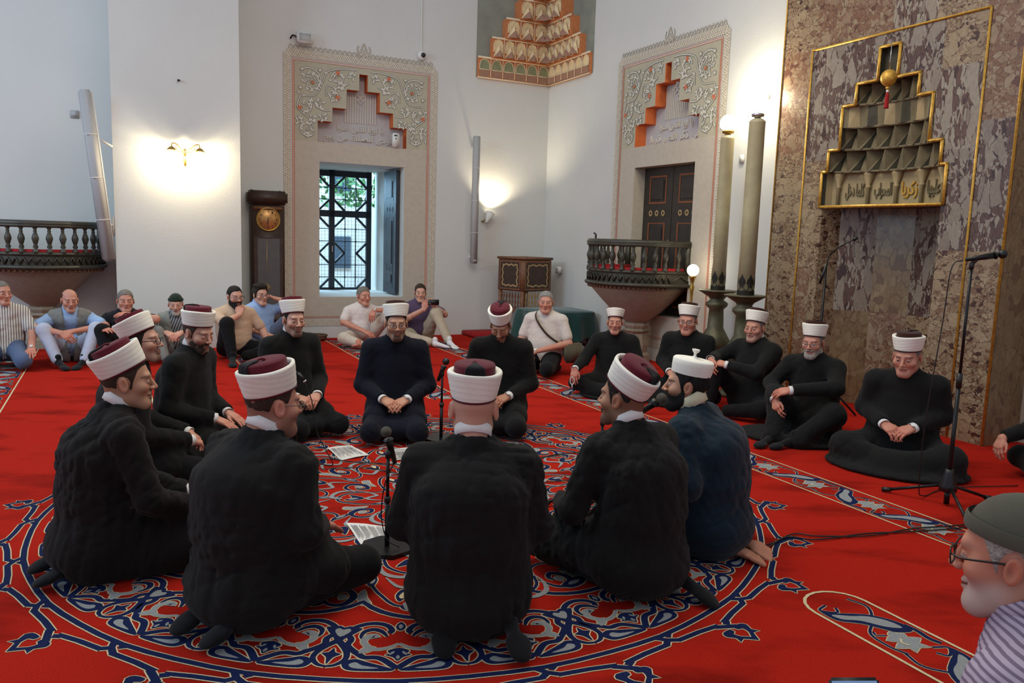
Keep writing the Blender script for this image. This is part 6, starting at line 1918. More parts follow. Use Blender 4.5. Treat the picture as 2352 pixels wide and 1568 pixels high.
    G.ecap(tuple(pel), tuple(waist), (0.184 * bw * lw, 0.150 * bw), (0.180 * bw * lw, (0.138 + belly) * bw), X, k=0.08)
    G.ecap(tuple(waist + V3((0, belly * 0.6, 0))), tuple(chest), (0.178 * bw * lw, (0.138 + belly) * bw), (0.180 * bw * lw, 0.132 * bw), X, k=0.08)
    G.ecap(tuple(chest), tuple(N + V3((0, -0.01, -0.095))), (0.184 * bw * lw, 0.132 * bw), (0.156, 0.098), X, k=0.08)
    for q in (1, -1):
        G.cap(tuple(N + V3((0, -0.01, -0.045))), tuple(SH[q] + V3((-q * 0.015, 0, 0.002))), 0.060, 0.063 * bw ** .5, k=0.07)
        e, w = A[q]
        if sleeve == 'long':
            r = 0.018 if wear == 'robe' else 0.004
            G.cap(tuple(SH[q]), tuple(e), 0.066 * bw ** .5 + r, 0.060 + r, k=0.05)
            G.stub(tuple(e), tuple(e + (w - e) * 0.97), 0.060 + r, 0.043 + r * 1.5, k=0.03)
        else:
            G.cap(tuple(SH[q]), tuple(SH[q] + (e - SH[q]) * 0.72), 0.062 * bw ** .5, 0.064, k=0.03)
    G.stub(tuple(N + V3((0, -0.006, -0.07))), tuple(N + nd * -0.19 + V3((0, -0.004, 0))), 0.072 + L_.get('fat', 0), 0.0655 + L_.get('fat', 0), k=0.035)
    lr = 1.0 if pose == 'kneel' else 0.84
    if wear in ('coat', 'robe'):
        for q in (1, -1):
            hp, kn, an, to = LG[q]
            G.cap(tuple(hp), tuple(hp + (kn - hp) * (hem if wear == 'coat' else 1.0)), 0.125 * bw ** .5 * lr, 0.112 * lr, k=0.08)
            if wear == 'robe' or hem >= 0.9: G.cap(tuple(kn), tuple(an), 0.10 * lr, 0.085 * lr, k=0.06)
        if pose == 'kneel':
            G.ell((0, -0.06, 0.13), (0.205 * bw, 0.185, 0.145), k=0.09)
            if hem >= 0.9: G.ell((0, 0.22, 0.09), (0.24 * bw, 0.26, 0.12), k=0.08)
        else:
            G.ell((0, -0.02, 0.10), (0.23 * bw, 0.20, 0.12), k=0.08)
            if drape: G.ell((drape[0], 0.20, 0.02), (drape[1] * .92, drape[2] * .9, 0.05), k=0.08)
    f1, f2 = wrinkle(len(key) * 7 + ord(key[-1]) + 3, fold, 'cloth'), wrinkle(ord(key[-1]) * 3 + 1, fold * 0.9, 'drape' if long_ else 'waist')
    G.fold = lambda X_, Y_, Z_: f1(X_, Y_, Z_) + f2(X_, Y_, Z_)
    G.cut(lambda X_, Y_, Z_: 0.006 - Z_ + 0 * X_ + 0 * Y_)
    V, Q = G.build()
    upper = mesh_obj({'coat': 'coat', 'robe': 'robe', 'shirt': 'shirt'}.get(wear, wear), [(V * s, Q, 0, None)], [coat], t)
    # trousers
    if wear != 'robe':
        P_ = Field(h, 0.05)
        P_.ecap(tuple(pel + V3((0, 0, -0.02))), tuple(pel + V3((0, 0, 0.06))), (0.165 * bw, 0.135 * bw), (0.155 * bw, 0.12 * bw))
        for q in (1, -1):
            hp, kn, an, to = LG[q]
            P_.cap(tuple(hp), tuple(kn), 0.098 * bw ** .5, 0.075, k=0.05)
            P_.cap(tuple(kn), tuple(an), 0.074, 0.056, k=0.03)
            if not feet and pose != 'free': P_.cap(tuple(an), tuple(to), 0.050, 0.036, k=0.03)
        if long_ and pose == 'kneel': P_.ell((0, 0.20, 0.10), (0.17, 0.22, 0.10), k=0.05)
        if long_ and pose == 'cross': P_.ell((0, 0.20, 0.07), (0.30, 0.20, 0.075), k=0.05)
        f3 = wrinkle(ord(key[-1]) * 5 + 11, fold * 1.1, 'cloth')
        P_.fold = f3
        P_.cut(lambda X_, Y_, Z_: 0.004 - Z_ + 0 * X_ + 0 * Y_)
        V, Q = P_.build(); mesh_obj('trousers', [(V * s, Q, 0, None)], [trousers], t)
    ax = -nd / np.linalg.norm(nd)
    ax_t = Vector(tuple(ax * 0.98 + V3((0, 0.10, 0)))).normalized()
    Rc = 0.0625 + L_.get('fat', 0) * 0.95
    if collar == 'white':
        band('shirt_collar', t, tuple((N - nd * 0.11 + V3((0, -0.003, 0))) * s), tuple(ax_t), Rc * s, (Rc + 0.002) * s, 0.038 * s, 0.004, 'collar_white', tuple(X), tilt=-0.006, flare=0.001)
    elif collar == 'robe':
        band('shirt_collar', t, tuple((N - nd * 0.12) * s), tuple(ax_t), (Rc + 0.010) * s, (Rc + 0.012) * s, 0.055 * s, 0.006, 'white_robe_collar', tuple(X), tilt=-0.008, flare=0.004)
    elif collar:      # a folded collar of the shirt's own cloth, open at the throat
        band('collar', t, tuple((N - nd * 0.14) * s), tuple(ax_t), (Rc + 0.012) * s, (Rc + 0.012) * s, 0.036 * s, 0.008, collar, tuple(X), gap=0.7, tilt=-0.006, flare=-0.004)
    if sleeve == 'long' and cuffs:
        for q in (1, -1):
            if hcfg.get(q, 0) is None and isinstance(hands, dict) and q in hcfg: continue
            e, w = A[q]; d = (w - e) / np.linalg.norm(w - e)
            band('cuff', t, tuple((w - d * 0.022) * s), tuple(d), 0.037 * s, 0.033 * s, 0.036 * s, 0.003, cuffs if isinstance(cuffs, str) else 'collar_white', flare=0.001)
    if watch:
        e, w = A[watch]; d = (w - e) / np.linalg.norm(w - e)
        wb_ = band('watch', t, tuple((w - d * 0.002) * s), tuple(d), 0.029 * s, 0.024 * s, 0.016, 0.003, 'watch_metal' if L_.get('wstrap') is None else L_['wstrap'])
        bkv = V3(hcfg[watch][1]) if watch in hcfg and hcfg[watch] else V3(default_hand(watch)[1])
        bkv = bkv - d * (bkv @ d); bkv /= np.linalg.norm(bkv)
        mb = MB(); mb.lathe([(0, 0.004), (0.017, 0.004), (0.018, -0.002)], 'watch_face', 16, T=frame_from(tuple((w + d * 0.006 + bkv * 0.027) * s), tuple(d), tuple(bkv)))
        mb.build('dial', wb_)
    # hair, beard, hat, glasses
    if L_.get('hairstyle') != 'none':
        V, Q = make_hair(L_, max(0.004, fh * 1.1)); mesh_obj('hair', [(xf(V, HM), Q, 0, None)], [L_.get('hairm', 'hair_dark')], t)
    if L_.get('beard'):
        V, Q = make_beard(L_, max(0.0035, fh)); mesh_obj('beard', [(xf(V, HM), Q, 0, None)], [L_.get('beardm', L_.get('hairm', 'hair_dark'))], t)
    w_ = L_.get('w', 1.0)
    if hat in ('turban', 'turban_brown', 'turban_plain'):
        TH = HM @ Matrix.Translation((0, -0.012, 0.052)) @ Matrix.Rotation(R(hat_tilt), 4, 'X')
        fz = 'fez_brown' if hat == 'turban_brown' else 'fez_red'
        hh = hat_h
        n = 56; prof = []
        outer = [(0.0, 0.0), (0.004, 0.10), (0.010, 0.35), (0.016, 0.65), (0.021, 0.90), (0.019, 0.975), (0.012, 1.0), (0.002, 0.985), (-0.006, 0.94), (-0.010, 0.80)]
        vs, fs = [], []
        rs = np.random.RandomState(ord(key[-1]))
        NZ = 34
        for i in range(NZ + len(outer) - 4):
            if i <= NZ:
                z_ = i / NZ * 0.90; fl = np.interp(z_, [o_[1] for o_ in outer[:5]], [o_[0] for o_ in outer[:5]])
            else:
                fl, z_ = outer[i - NZ + 4]
            for k in range(n):
                a_ = 2 * math.pi * k / n
                lay = (z_ * hh + 0.016 * math.sin(a_ + 0.7) + 0.003 * math.sin(2 * a_ + 1)) / 0.021
                st_ = 0.0008 * (1 - (lay % 1.0)) if i <= NZ else 0.0008
                wob = 0.0012 * math.sin(3 * a_ + key.__len__()) * z_
                zw = 0.003 * math.sin(2 * a_ + rs.rand() * 0.05 + ord(key[-1])) * z_
                vs.append(((0.0795 * w_ + fl + st_ + wob) * math.cos(a_), (0.0995 + fl * 0.55 + st_ + wob) * math.sin(a_), z_ * hh + zw))
        rows_ = NZ + len(outer) - 4
        for i in range(rows_ - 1):
            for k in range(n):
                fs.append((i * n + k, i * n + (k + 1) % n, (i + 1) * n + (k + 1) % n, (i + 1) * n + k))
        mb = MB(); mb.add(vs, fs, 'linen_white', True, TH); hatp = mb.build('turban', t)
        mb = MB()
        mb.lathe([(0.0800 * w_, -0.004), (0.0815 * w_, -0.003), (0.0815 * w_, 0.004)], fz, 40, sy=0.101 / (0.0800 * w_), T=TH, caps=False)
        if hat != 'turban_plain':
            mb.lathe([(0.077, hh * 0.75), (0.0775, hh + 0.018), (0.074, hh + 0.024), (0.03, hh + 0.025), (0.0, hh + 0.024)], fz, 40, sy=1.08, T=TH, caps=False)
        else:
            mb.lathe([(0.077, hh * 0.75), (0.076, hh - 0.012), (0.03, hh - 0.008), (0.0, hh - 0.007)], fz, 40, sy=1.08, T=TH, caps=False)
        mb.build('fez', t)
        if hat != 'turban_plain':
            mb = MB()
            mb.sphere((0, 0.0, hh + 0.028), 0.007, fz if hat == 'turban_brown' else 'fez_red', 10, TH, (1.2, 1.2, 0.8))
            mb.tube(catmull([(0.0, 0.0, hh + 0.032), (0.004, -0.015, hh + 0.034), (0.0, -0.03, hh + 0.029)], 4), 0.004, 'fez_red' if hat != 'turban_brown' else fz, 6, T=TH)
            for q in range(9):
                x_ = (q - 4) * 0.0045
                mb.tube(catmull([(x_ * 0.2, -0.026, hh + 0.029), (x_ * 0.8, -0.055, hh + 0.028), (x_ * 1.6, -0.080, hh + 0.024), (x_ * 1.9, -0.0865, hh + 0.008), (x_ * 2.0, -0.086, hh - 0.01)], 3), 0.0042, 'tassel_black', 6, T=TH)
            mb.build('tassel', t)
    elif hat == 'white_cap':
        TH = HM @ Matrix.Translation((0, -0.014, 0.062)) @ Matrix.Rotation(R(hat_tilt), 4, 'X')
        mb = MB()
        vs, fs = [], []; n = 48
        prof = [(0.083, 0.0), (0.085, 0.02), (0.086, 0.045), (0.086, 0.066), (0.080, 0.073), (0.05, 0.075), (0.02, 0.079), (0.006, 0.088), (0.0, 0.089)]
        for (r_, z_) in prof:
            for k in range(n):
                a_ = 2 * math.pi * k / n
                rr_ = r_ * (1 + (0.012 * math.sin(8 * a_) if 0.01 < r_ < 0.08 else 0.004 * math.sin(5 * a_)))
                vs.append((rr_ * math.cos(a_), rr_ * 1.17 * math.sin(a_), z_))
        for i in range(len(prof) - 1):
            for k in range(n): fs.append((i * n + k, i * n + (k + 1) % n, (i + 1) * n + (k + 1) % n, (i + 1) * n + k))
        mb.add(vs, fs, 'linen_white', True, TH); cp = mb.build('cap', t)
        mb = MB(); mb.tube([(0, 0, 0.082), (0, 0, 0.095), (0.003, 0, 0.102)], [0.009, 0.006, 0.008], 'linen_white', 10, T=TH)
        for q in range(14):
            a_ = q * 2.4; r_ = 0.012 + 0.006 * (q % 3) / 2
            mb.tube([(0.002, 0, 0.100), (r_ * 0.7 * math.cos(a_), r_ * 0.7 * math.sin(a_), 0.112), (r_ * math.cos(a_), r_ * math.sin(a_), 0.122)], [0.004, 0.0045, 0.003], 'linen_white', 6, T=TH)
        mb.build('knot', cp)
    elif hat and hat.startswith('cap:'):
        TH = HM @ Matrix.Translation((0, -0.013, 0.034)) @ Matrix.Rotation(R(hat_tilt), 4, 'X')
        mb = MB()
        zz = [0.012, 0.02, 0.045, 0.065, 0.080, 0.090, 0.0945]
        rr_ = [math.sqrt(max(0, 1 - (z_ / 0.096) ** 2)) for z_ in zz]
        mb.lathe([(0.0835 * w_ * q, z_) for q, z_ in zip(rr_, zz)] + [(0.0, 0.0955)], hat[4:], 40, sy=0.105 / (0.0835 * w_), T=TH, caps=False)
        mb.lathe([(0.0855 * w_, 0.006), (0.087 * w_, 0.012), (0.087 * w_, 0.03), (0.084 * w_, 0.036)], hat[4:], 40, sy=0.105 / (0.0835 * w_), T=TH, caps=False)
        mb.build('cap', t)
    if glasses:
        fm, rimy, size = glasses
        mb = MB(); ln = MB()
        for q in (1, -1):
            c_ = (q * 0.033, 0.112, -0.001)
            P = [(c_[0] + size * 0.026 * math.copysign(abs(math.cos(a_)) ** 0.7, math.cos(a_)), 0.110 - abs(c_[0] + 0.026 * math.cos(a_)) * 0.12, c_[2] + rimy * 0.019 * math.copysign(abs(math.sin(a_)) ** 0.7, math.sin(a_))) for a_ in [2 * math.pi * i / 20 for i in range(21)]]
            mb.tube(P, 0.0018, fm, 6, caps=False, T=HM)
            ln.add([p for p in P[:-1]], [tuple(range(20))], 'glass', T=HM)
            xo = 0.0745 * w_ + L_.get('fat', 0) * 0.4 + 0.004
            mb.tube(catmull([(q * 0.060, 0.102, 0.008), (q * (xo + 0.001), 0.075, 0.008), (q * xo, 0.0, 0.010), (q * (xo + 0.0), -0.018, 0.0)], 4), 0.0022, fm, 6, T=HM)
        mb.tube(catmull([(-0.008, 0.110, 0.004), (0, 0.114, 0.008), (0.008, 0.110, 0.004)], 3), 0.0016, fm, 6, T=HM)
        go = mb.build('glasses', t); ln.build('lens', go)
    if extra: extra(t, s, N, SH, A, LG, HM, X)
    return t
# ---------------- the people ----------------
TAN, PINK, OLIVE, RED = (188, 142, 114), (200, 152, 130), (172, 126, 98), (192, 136, 114)
def look(skin=TAN, **k):
    d = dict(skin=skin, hair=(50, 38, 28), hairm='hair_dark', hairt=0.004, seed=1); d.update(k); return d
def mirror_leg(q, hip, knee, ankle, toe): return tuple((q * p[0], p[1], p[2]) for p in (hip, knee, ankle, toe))
K_FEET = [('sock_black', (0.10, -0.07, 0.10), (0.085, -0.24, 0.035), (0, -0.5, -1)), ('sock_black', (-0.10, -0.07, 0.10), (-0.085, -0.24, 0.035), (0, -0.5, -1))]
# ring of kneeling men, clockwise from the near left
person('p1', 'person in black coat and white turban kneeling at near left, clean-shaven profile to the right', (-1.66, 3.39, 0.825), yaw=52, hyaw=67, pitch=0, s=1.00, hy=0.10, look=look(TAN, hair=(74, 58, 42), hairm='hair_brown', fade=0.4, ear=1.1, nose=0.95),
       hem=1.0, hat='turban', hat_tilt=27, h=0.009, fh=0.0027, feet=K_FEET, coat='coat_black_warm', hands=('thigh',), arms={1: ((0.25, 0.12, 0.36), (0.16, 0.38, 0.25)), -1: ((-0.25, 0.12, 0.36), (-0.13, 0.38, 0.25))}, fold=0.009, bulk=1.06, back=0.06)
person('p2', 'person with dark glasses and moustache in white turban, half hidden behind the near-left man', (-2.10, 4.47, 0.84), yaw=64, hyaw=84, pitch=6, s=0.97, hy=0.10, look=look(PINK, goat=0.6, stubble=0.3, fade=0.3, nose=0.95),
       hat='turban', hat_tilt=20, glasses=('frame_black', 0.95, 1.0), h=0.010, arms={1: ((0.25, 0.08, 0.37), (0.09, 0.35, 0.28)), -1: ((-0.25, 0.08, 0.37), (-0.07, 0.35, 0.29))})
person('p3', 'person in black coat with trimmed brown beard and lowered eyes, third from the left', (-1.99, 5.00, 0.83), yaw=96, hyaw=114, pitch=-14, s=0.98, hy=0.10, look=look(PINK, hair=(60, 42, 30), hairm='hair_brown', beard='full', beardt=0.0015, stubble=0.6, closed=True, fade=0.45),
       hat='turban', hat_tilt=10, h=0.010, hands=('thigh',), bulk=1.08)
person('p4', 'person with short dark goatee kneeling with hands folded, right of the red carpet gap', (-1.61, 5.82, 0.84), yaw=134, hyaw=142, pitch=-3, s=0.96, hy=0.06, look=look(PINK, hair=(52, 38, 28), goat=0.5, stubble=0.5, fade=0.35, w=0.95, gaze=0.001),
       hat='turban', hat_tilt=14, h=0.010, curl=0.45)
person('p5', 'person in navy coat with rectangular glasses and dark goatee kneeling at the middle back', (-0.86, 5.85, 0.83), yaw=172, hyaw=165, pitch=-2, s=0.97, hy=0.06, look=look(TAN, hair=(40, 30, 24), goat=0.75, stubble=0.45, fade=0.4, fat=0.003, gaze=-0.001),
       hat='turban_brown', hat_tilt=14, coat='coat_navy', trousers='trouser_navy', glasses=('frame_black', 0.62, 1.0), h=0.010, watch=-1, curl=0.3, bulk=1.04)
person('p6', 'person with bowed head and dark beard kneeling to the right of the navy-coated man', (-0.09, 6.06, 0.82), yaw=184, hyaw=188, pitch=-30, s=0.97, hy=0.11, look=look(OLIVE, hair=(44, 34, 28), beard='full', beardt=0.002, stubble=0.6, closed=True, fade=0.4, w=0.95),
       hat='turban', hat_tilt=4, h=0.010, watch=-1)
person('p7', 'broad person seen from behind with thin metal glasses, white turban and red fez top', (-0.92, 3.03, 0.825), yaw=32, hyaw=50, pitch=-4, s=1.02, hy=0.10, look=look(RED, hair=(66, 52, 38), hairm='hair_brown', fade=0.55, goat=0.7, stubble=0.45, fat=0.008, w=1.05, ear=1.1),
       hat='turban', hat_tilt=16, glasses=('frame_metal', 0.8, 1.0), h=0.009, fh=0.0027, feet=K_FEET, fold=0.009, bulk=1.16, hands=('thigh',), back=0.06)
person('p8', 'bald broad-shouldered person seen squarely from behind in the foreground', (-0.14, 3.02, 0.83), yaw=-2, hyaw=-4, pitch=-6, s=1.03, hy=0.09, look=look(PINK, hairstyle='none', hair=(150, 130, 110), fade=0.12, fat=0.007, w=1.03, ear=1.2),
       hat='turban', hat_tilt=10, h=0.009, fh=0.0027, feet=[('sock_black', (0.14, -0.10, 0.12), (0.18, -0.28, 0.035), (0, -0.5, -1)), ('sock_black', (-0.10, -0.05, 0.10), (-0.085, -0.2, 0.035), (0, -0.5, -1))], fold=0.009, bulk=1.08, back=0.07, hat_h=0.104)
person('p9', 'person from behind, head turned left, dark cropped hair, red fez top tipped to view', (0.49, 3.39, 0.82), yaw=-36, hyaw=-54, pitch=2, s=1.02, hy=0.10, look=look(OLIVE, hair=(52, 40, 30), fade=0.6, goat=0.5, stubble=0.7, ear=1.0),
       hat='turban', hat_tilt=30, h=0.009, fh=0.0027, feet=[('sock_black', (0.12, -0.12, 0.10), (0.14, -0.26, 0.035), (0, -0.5, -1))], fold=0.009, bulk=1.06, hem=0.8, back=0.07, arms={1: ((0.25, 0.10, 0.36), (0.12, 0.35, 0.28)), -1: ((-0.26, 0.10, 0.36), (-0.10, 0.36, 0.30))})
person('p10', 'person in dark blue robe and white knotted cap leaning toward the microphone', (0.87, 3.87, 0.80), yaw=-60, hyaw=-74, pitch=2, s=1.00, hy=0.13, look=look(TAN, hair=(24, 18, 16), hairm='hair_black', hairt=0.010, beard='full', beardt=0.012, beardm='hair_black', stubble=0.5, nose=0.95),
       hat='white_cap', hat_tilt=6, wear='robe', coat='robe_blue', collar='robe', h=0.009, fh=0.0027, cuffs='robe_blue', hands=('thigh',), back=0.08, bulk=1.08, fold=0.008, feet=[('bare', (0.07, -0.10, 0.085), (0.06, -0.20, 0.045), (0.2, -0.5, -1)), ('bare', (-0.07, -0.08, 0.085), (-0.06, -0.18, 0.045), (0, -0.5, -1))])
# row on the right by the mihrab
person('r1', 'person with small white turban and string of beads, seated below the stone balcony', (0.99, 7.66, 0.71), yaw=196, hyaw=188, pose='cross', drape=(0, .34, .26), s=0.94, hy=0.06, look=look(RED, hair=(120, 112, 104), stubble=0.1, fade=0.3, closed=True, w=0.93),
       hat='turban_plain', hat_tilt=12, hat_h=0.085, h=0.011, fh=0.0032, watch=1, arms={1: ((0.29, 0.16, 0.36), (0.33, 0.40, 0.30)), -1: ((-0.26, 0.04, 0.36), (-0.10, 0.26, 0.24))},
       hands={1: (V3((0.05, 0.35, -0.9)), V3((0.2, 0.9, 0.3)), dict(curl=0.4))})
person('r2', 'person with squarish glasses and open mouth in white turban, second in the right row', (1.63, 7.38, 0.77), yaw=212, hyaw=205, pitch=-4, pose='cross', drape=(0, .36, .28), s=0.98, hy=0.08, look=look(RED, hair=(110, 100, 92), fat=0.008, fade=0.2, w=1.04, hairm='hair_grey'),
       hat='turban_brown', hat_tilt=14, glasses=('frame_black', 0.9, 1.0), h=0.011, fh=0.0032, bulk=1.08)
person('r3', 'person with grey stubble gripping his raised knee, before the nearer giant candle', (2.13, 6.97, 0.77), yaw=236, hyaw=221, pitch=-2, pose='free', s=0.98, hy=0.04, look=look(RED, hair=(120, 108, 98), stubble=0.35, beardc=(150, 140, 132), fade=0.25, w=1.0, fat=0.004, hairm='hair_grey'),
       hat='turban_brown', hat_tilt=16, h=0.011, fh=0.0032, bulk=1.06,
       legs={1: ((0.10, 0, 0.13), (0.13, 0.36, 0.42), (0.14, 0.44, 0.08), (0.14, 0.58, 0.04)), -1: ((-0.10, 0, 0.13), (-0.33, 0.27, 0.12), (-0.04, 0.38, 0.07), (0.08, 0.36, 0.05))},
       arms={1: ((0.31, 0.16, 0.48), (0.17, 0.40, 0.50)), -1: ((-0.20, 0.22, 0.42), (0.02, 0.36, 0.47))},
       hands={1: (V3((-0.5, 0.5, -0.7)), V3((0.3, 0.7, 0.6)), dict(curl=0.5)), -1: (V3((0.9, 0.3, 0.1)), V3((0, 0.5, 0.9)), dict(curl=0.45))})
person('r4', 'person with white beard and thin glasses, forearms crossed over his knees by the niche', (2.33, 6.12, 0.76), yaw=220, hyaw=218, pitch=-4, pose='free', hem=0.9, drape=(.10, .46, .34), s=0.97, hy=0.10, look=look(RED, hair=(150, 146, 140), stubble=0.3, beard='full', beardt=0.004, beardm='hair_white', beardc=(190, 184, 176), fade=0.2, browc=(120, 110, 100), w=0.98, hairm='hair_grey'),
       hat='turban_brown', hat_tilt=10, glasses=('frame_metal', 0.6, 1.0), h=0.010, fh=0.0030, watch=1,
       legs={1: ((0.10, 0, 0.13), (0.17, 0.30, 0.34), (0.12, 0.48, 0.08), (0.12, 0.66, 0.05)), -1: ((-0.10, 0, 0.13), (-0.26, 0.26, 0.26), (-0.06, 0.44, 0.07), (0.0, 0.56, 0.05))},
       arms={1: ((0.30, 0.14, 0.42), (0.16, 0.40, 0.34)), -1: ((-0.24, 0.20, 0.46), (0.04, 0.40, 0.43))},
       hands={1: (V3((-0.35, 0.4, -0.8)), V3((0.4, 0.8, 0.2)), dict(curl=0.5)), -1: (V3((0.9, 0.3, -0.25)), V3((0, 0.6, 0.8)), dict(curl=0.4))},
       feet=[('sock_black', (0.12, 0.50, 0.05), (0.14, 0.72, 0.035), (0, 0, 1)), ('sock_black', (-0.04, 0.46, 0.05), (0.04, 0.64, 0.035), (0, 0, 1))])
person('r5', 'heavy-set frowning person sitting cross-legged with a steel watch, before the marble pier', (2.70, 5.39, 0.77), yaw=212, hyaw=222, pitch=-12, pose='cross', hem=0.9, drape=(0, .50, .36), s=1.0, hy=0.12, look=look(RED, hair=(92, 84, 74), fade=0.5, fat=0.008, w=1.04, stubble=0.08, hairm='hair_grey', brow=0.9),
       hat='turban_brown', hat_tilt=8, h=0.010, fh=0.0030, watch=-1, bulk=1.16, belly=0.03, collar=None, curl=0.45)
person('r6', 'person in black coat cut off by the right edge, one bent hand on the knee', (3.78, 5.05, 0.77), yaw=252, hyaw=250, pose='cross', s=0.98, hy=0.06, look=look(RED, fade=0.3), hat='turban_brown', h=0.012, fh=0.0035, bulk=1.08,
       arms={1: ((0.30, 0.20, 0.34), (0.34, 0.44, 0.27)), -1: ((-0.26, 0.04, 0.36), (-0.30, 0.34, 0.24))}, cuffs=False,
       hands={1: (V3((-0.1, 0.5, -0.8)), V3((0.1, 0.8, 0.5)), dict(curl=0.5)), -1: (V3((0.1, 0.6, -0.75)), V3((-0.2, 0.7, 0.6)), dict(curl=0.5))})
# onlookers along the walls
def vest(m, bk=0.035):
    def fn(t, s, N, SH, A, LG, HM, X):
        G = Field(0.012, 0.04)
        pel = V3((0, 0, 0.12)); ch = pel + (N - pel) * 0.62 + V3((0, -bk, 0)); wa = pel + (N - pel) * 0.3 + V3((0, -bk * 0.9, 0))
        G.ecap(tuple(pel), tuple(wa), (0.215, 0.185), (0.208, 0.170), X).ecap(tuple(wa), tuple(ch), (0.208, 0.170), (0.212, 0.166), X).ecap(tuple(ch), tuple(N + V3((0, -0.01, -0.085))), (0.212, 0.166), (0.180, 0.125), X)
        G.cap(tuple(SH[1] * .8 + N * .2), tuple(SH[-1] * .8 + N * .2), 0.080)
        G.cut(lambda x, y, z: np.where(y > 0.0, 0.045 + 0.10 * (z - 0.3) - np.abs(x), -1.0) + 0 * x + 0 * z)
        G.cut(lambda x, y, z: 0.006 - z + 0 * x + 0 * y)
        G.fold = wrinkle(8, 0.007)
        V, Q = G.build(); mesh_obj('vest', [(V * s, Q, 0, None)], [m], t)
    return fn
person('c0', 'person in striped shirt and jeans at the far left edge, raising one hand', (-5.22, 8.10, 0.76), yaw=150, hyaw=120, s=1.02, hy=0.06, look=look(RED, hairm='hair_grey', hair=(90, 80, 70)), wear='shirt', coat='striped_shirt', trousers='jeans_blue', sleeve='short', collar='striped_shirt', h=0.012, fh=0.0038, watch=-1,
       arms={1: ((0.22, 0.16, 0.36), (0.10, 0.34, 0.56)), -1: ((-0.25, 0.08, 0.34), (-0.24, 0.32, 0.22))},
       hands={1: (V3((-0.3, 0.2, 0.9)), V3((0.2, -0.9, 0.2)), dict(curl=0.6)), -1: (V3((0.0, 0.9, -0.35)), V3((0, 0.3, 0.9)), dict(curl=0.2))})
person('c1', 'balding person in blue shirt and grey vest, arms crossed over his knees', (-4.74, 8.48, 0.67), yaw=152, hyaw=143, pitch=-6, pose='free', s=1.0, hy=0.16, look=look(RED, hairstyle='bald', hairm='hair_brown', hair=(110, 84, 62), hairt=0.004, stubble=0.25, beardc=(150, 140, 130), nose=1.0), wear='shirt', coat='pale_blue_shirt', trousers='trouser_pale', sleeve='short', collar='pale_blue_shirt',
       h=0.012, fh=0.0036, back=0.10, extra=vest('vest_grey', 0.10),
       legs={q: mirror_leg(q, (0.10, 0, 0.11), (0.24, 0.34, 0.38), (0.13, 0.50, 0.09), (0.12, 0.62, 0.05)) for q in (1, -1)},
       arms={1: ((0.33, 0.24, 0.40), (0.08, 0.46, 0.36)), -1: ((-0.33, 0.24, 0.40), (-0.03, 0.42, 0.37))},
       hands={1: (V3((-0.7, 0.4, -0.5)), V3((0.1, 0.7, 0.7)), dict(curl=0.4)), -1: (V3((0.9, 0.15, -0.2)), V3((0, 0.5, 0.9)), dict(curl=0.3))},
       feet=[('sock_black', (0.12, 0.52, 0.06), (0.03, 0.72, 0.03), (0, 0, 1)), ('sock_black', (-0.12, 0.50, 0.06), (-0.05, 0.66, 0.03), (0, 0, 1))])
person('c2', 'person in black T-shirt with a hand at the chin, against the pilaster', (-4.26, 8.72, 0.66), yaw=160, hyaw=148, pose='free', s=1.02, hy=0.08, look=look(RED, hairm='hair_grey', hair=(100, 90, 80), hairt=0.007, fat=0.004), wear='shirt', coat='tee_black', trousers='trouser_black', sleeve='short', collar=None, h=0.012, fh=0.0036,
       legs={q: mirror_leg(q, (0.10, 0, 0.11), (0.20, 0.34, 0.36), (0.14, 0.46, 0.08), (0.14, 0.6, 0.04)) for q in (1, -1)},
       arms={1: ((0.30, 0.14, 0.32), (0.20, 0.36, 0.36)), -1: ((-0.31, 0.26, 0.47), (-0.06, 0.30, 0.52))},
       hands={1: (V3((-0.5, 0.5, 0.2)), V3((0, 0.3, 0.9)), dict(curl=0.4)), -1: (V3((0.95, -0.1, 0.1)), V3((0, 0.4, 0.9)), dict(curl=0.35))})
person('c3', 'old person with green cap and white moustache in a plaid shirt and pale vest', (-3.80, 8.94, 0.62), yaw=158, hyaw=158, pitch=-6, pose='free', s=0.98, hy=0.10, look=look(PINK, hairm='hair_white', hair=(160, 154, 146), beard='full', beardt=0.003, beardm='hair_white', browc=(150, 146, 140), w=0.96), wear='shirt', coat='plaid', trousers='vest_pale', sleeve='short', collar='plaid', h=0.012, fh=0.0036,
       hat='cap:cap_green', hat_tilt=6, extra=vest('vest_pale'),
       legs={q: mirror_leg(q, (0.10, 0, 0.11), (0.20, 0.32, 0.34), (0.12, 0.44, 0.08), (0.12, 0.58, 0.04)) for q in (1, -1)},
       arms={1: ((0.30, 0.12, 0.30), (0.10, 0.36, 0.34)), -1: ((-0.30, 0.12, 0.30), (-0.06, 0.36, 0.34))})
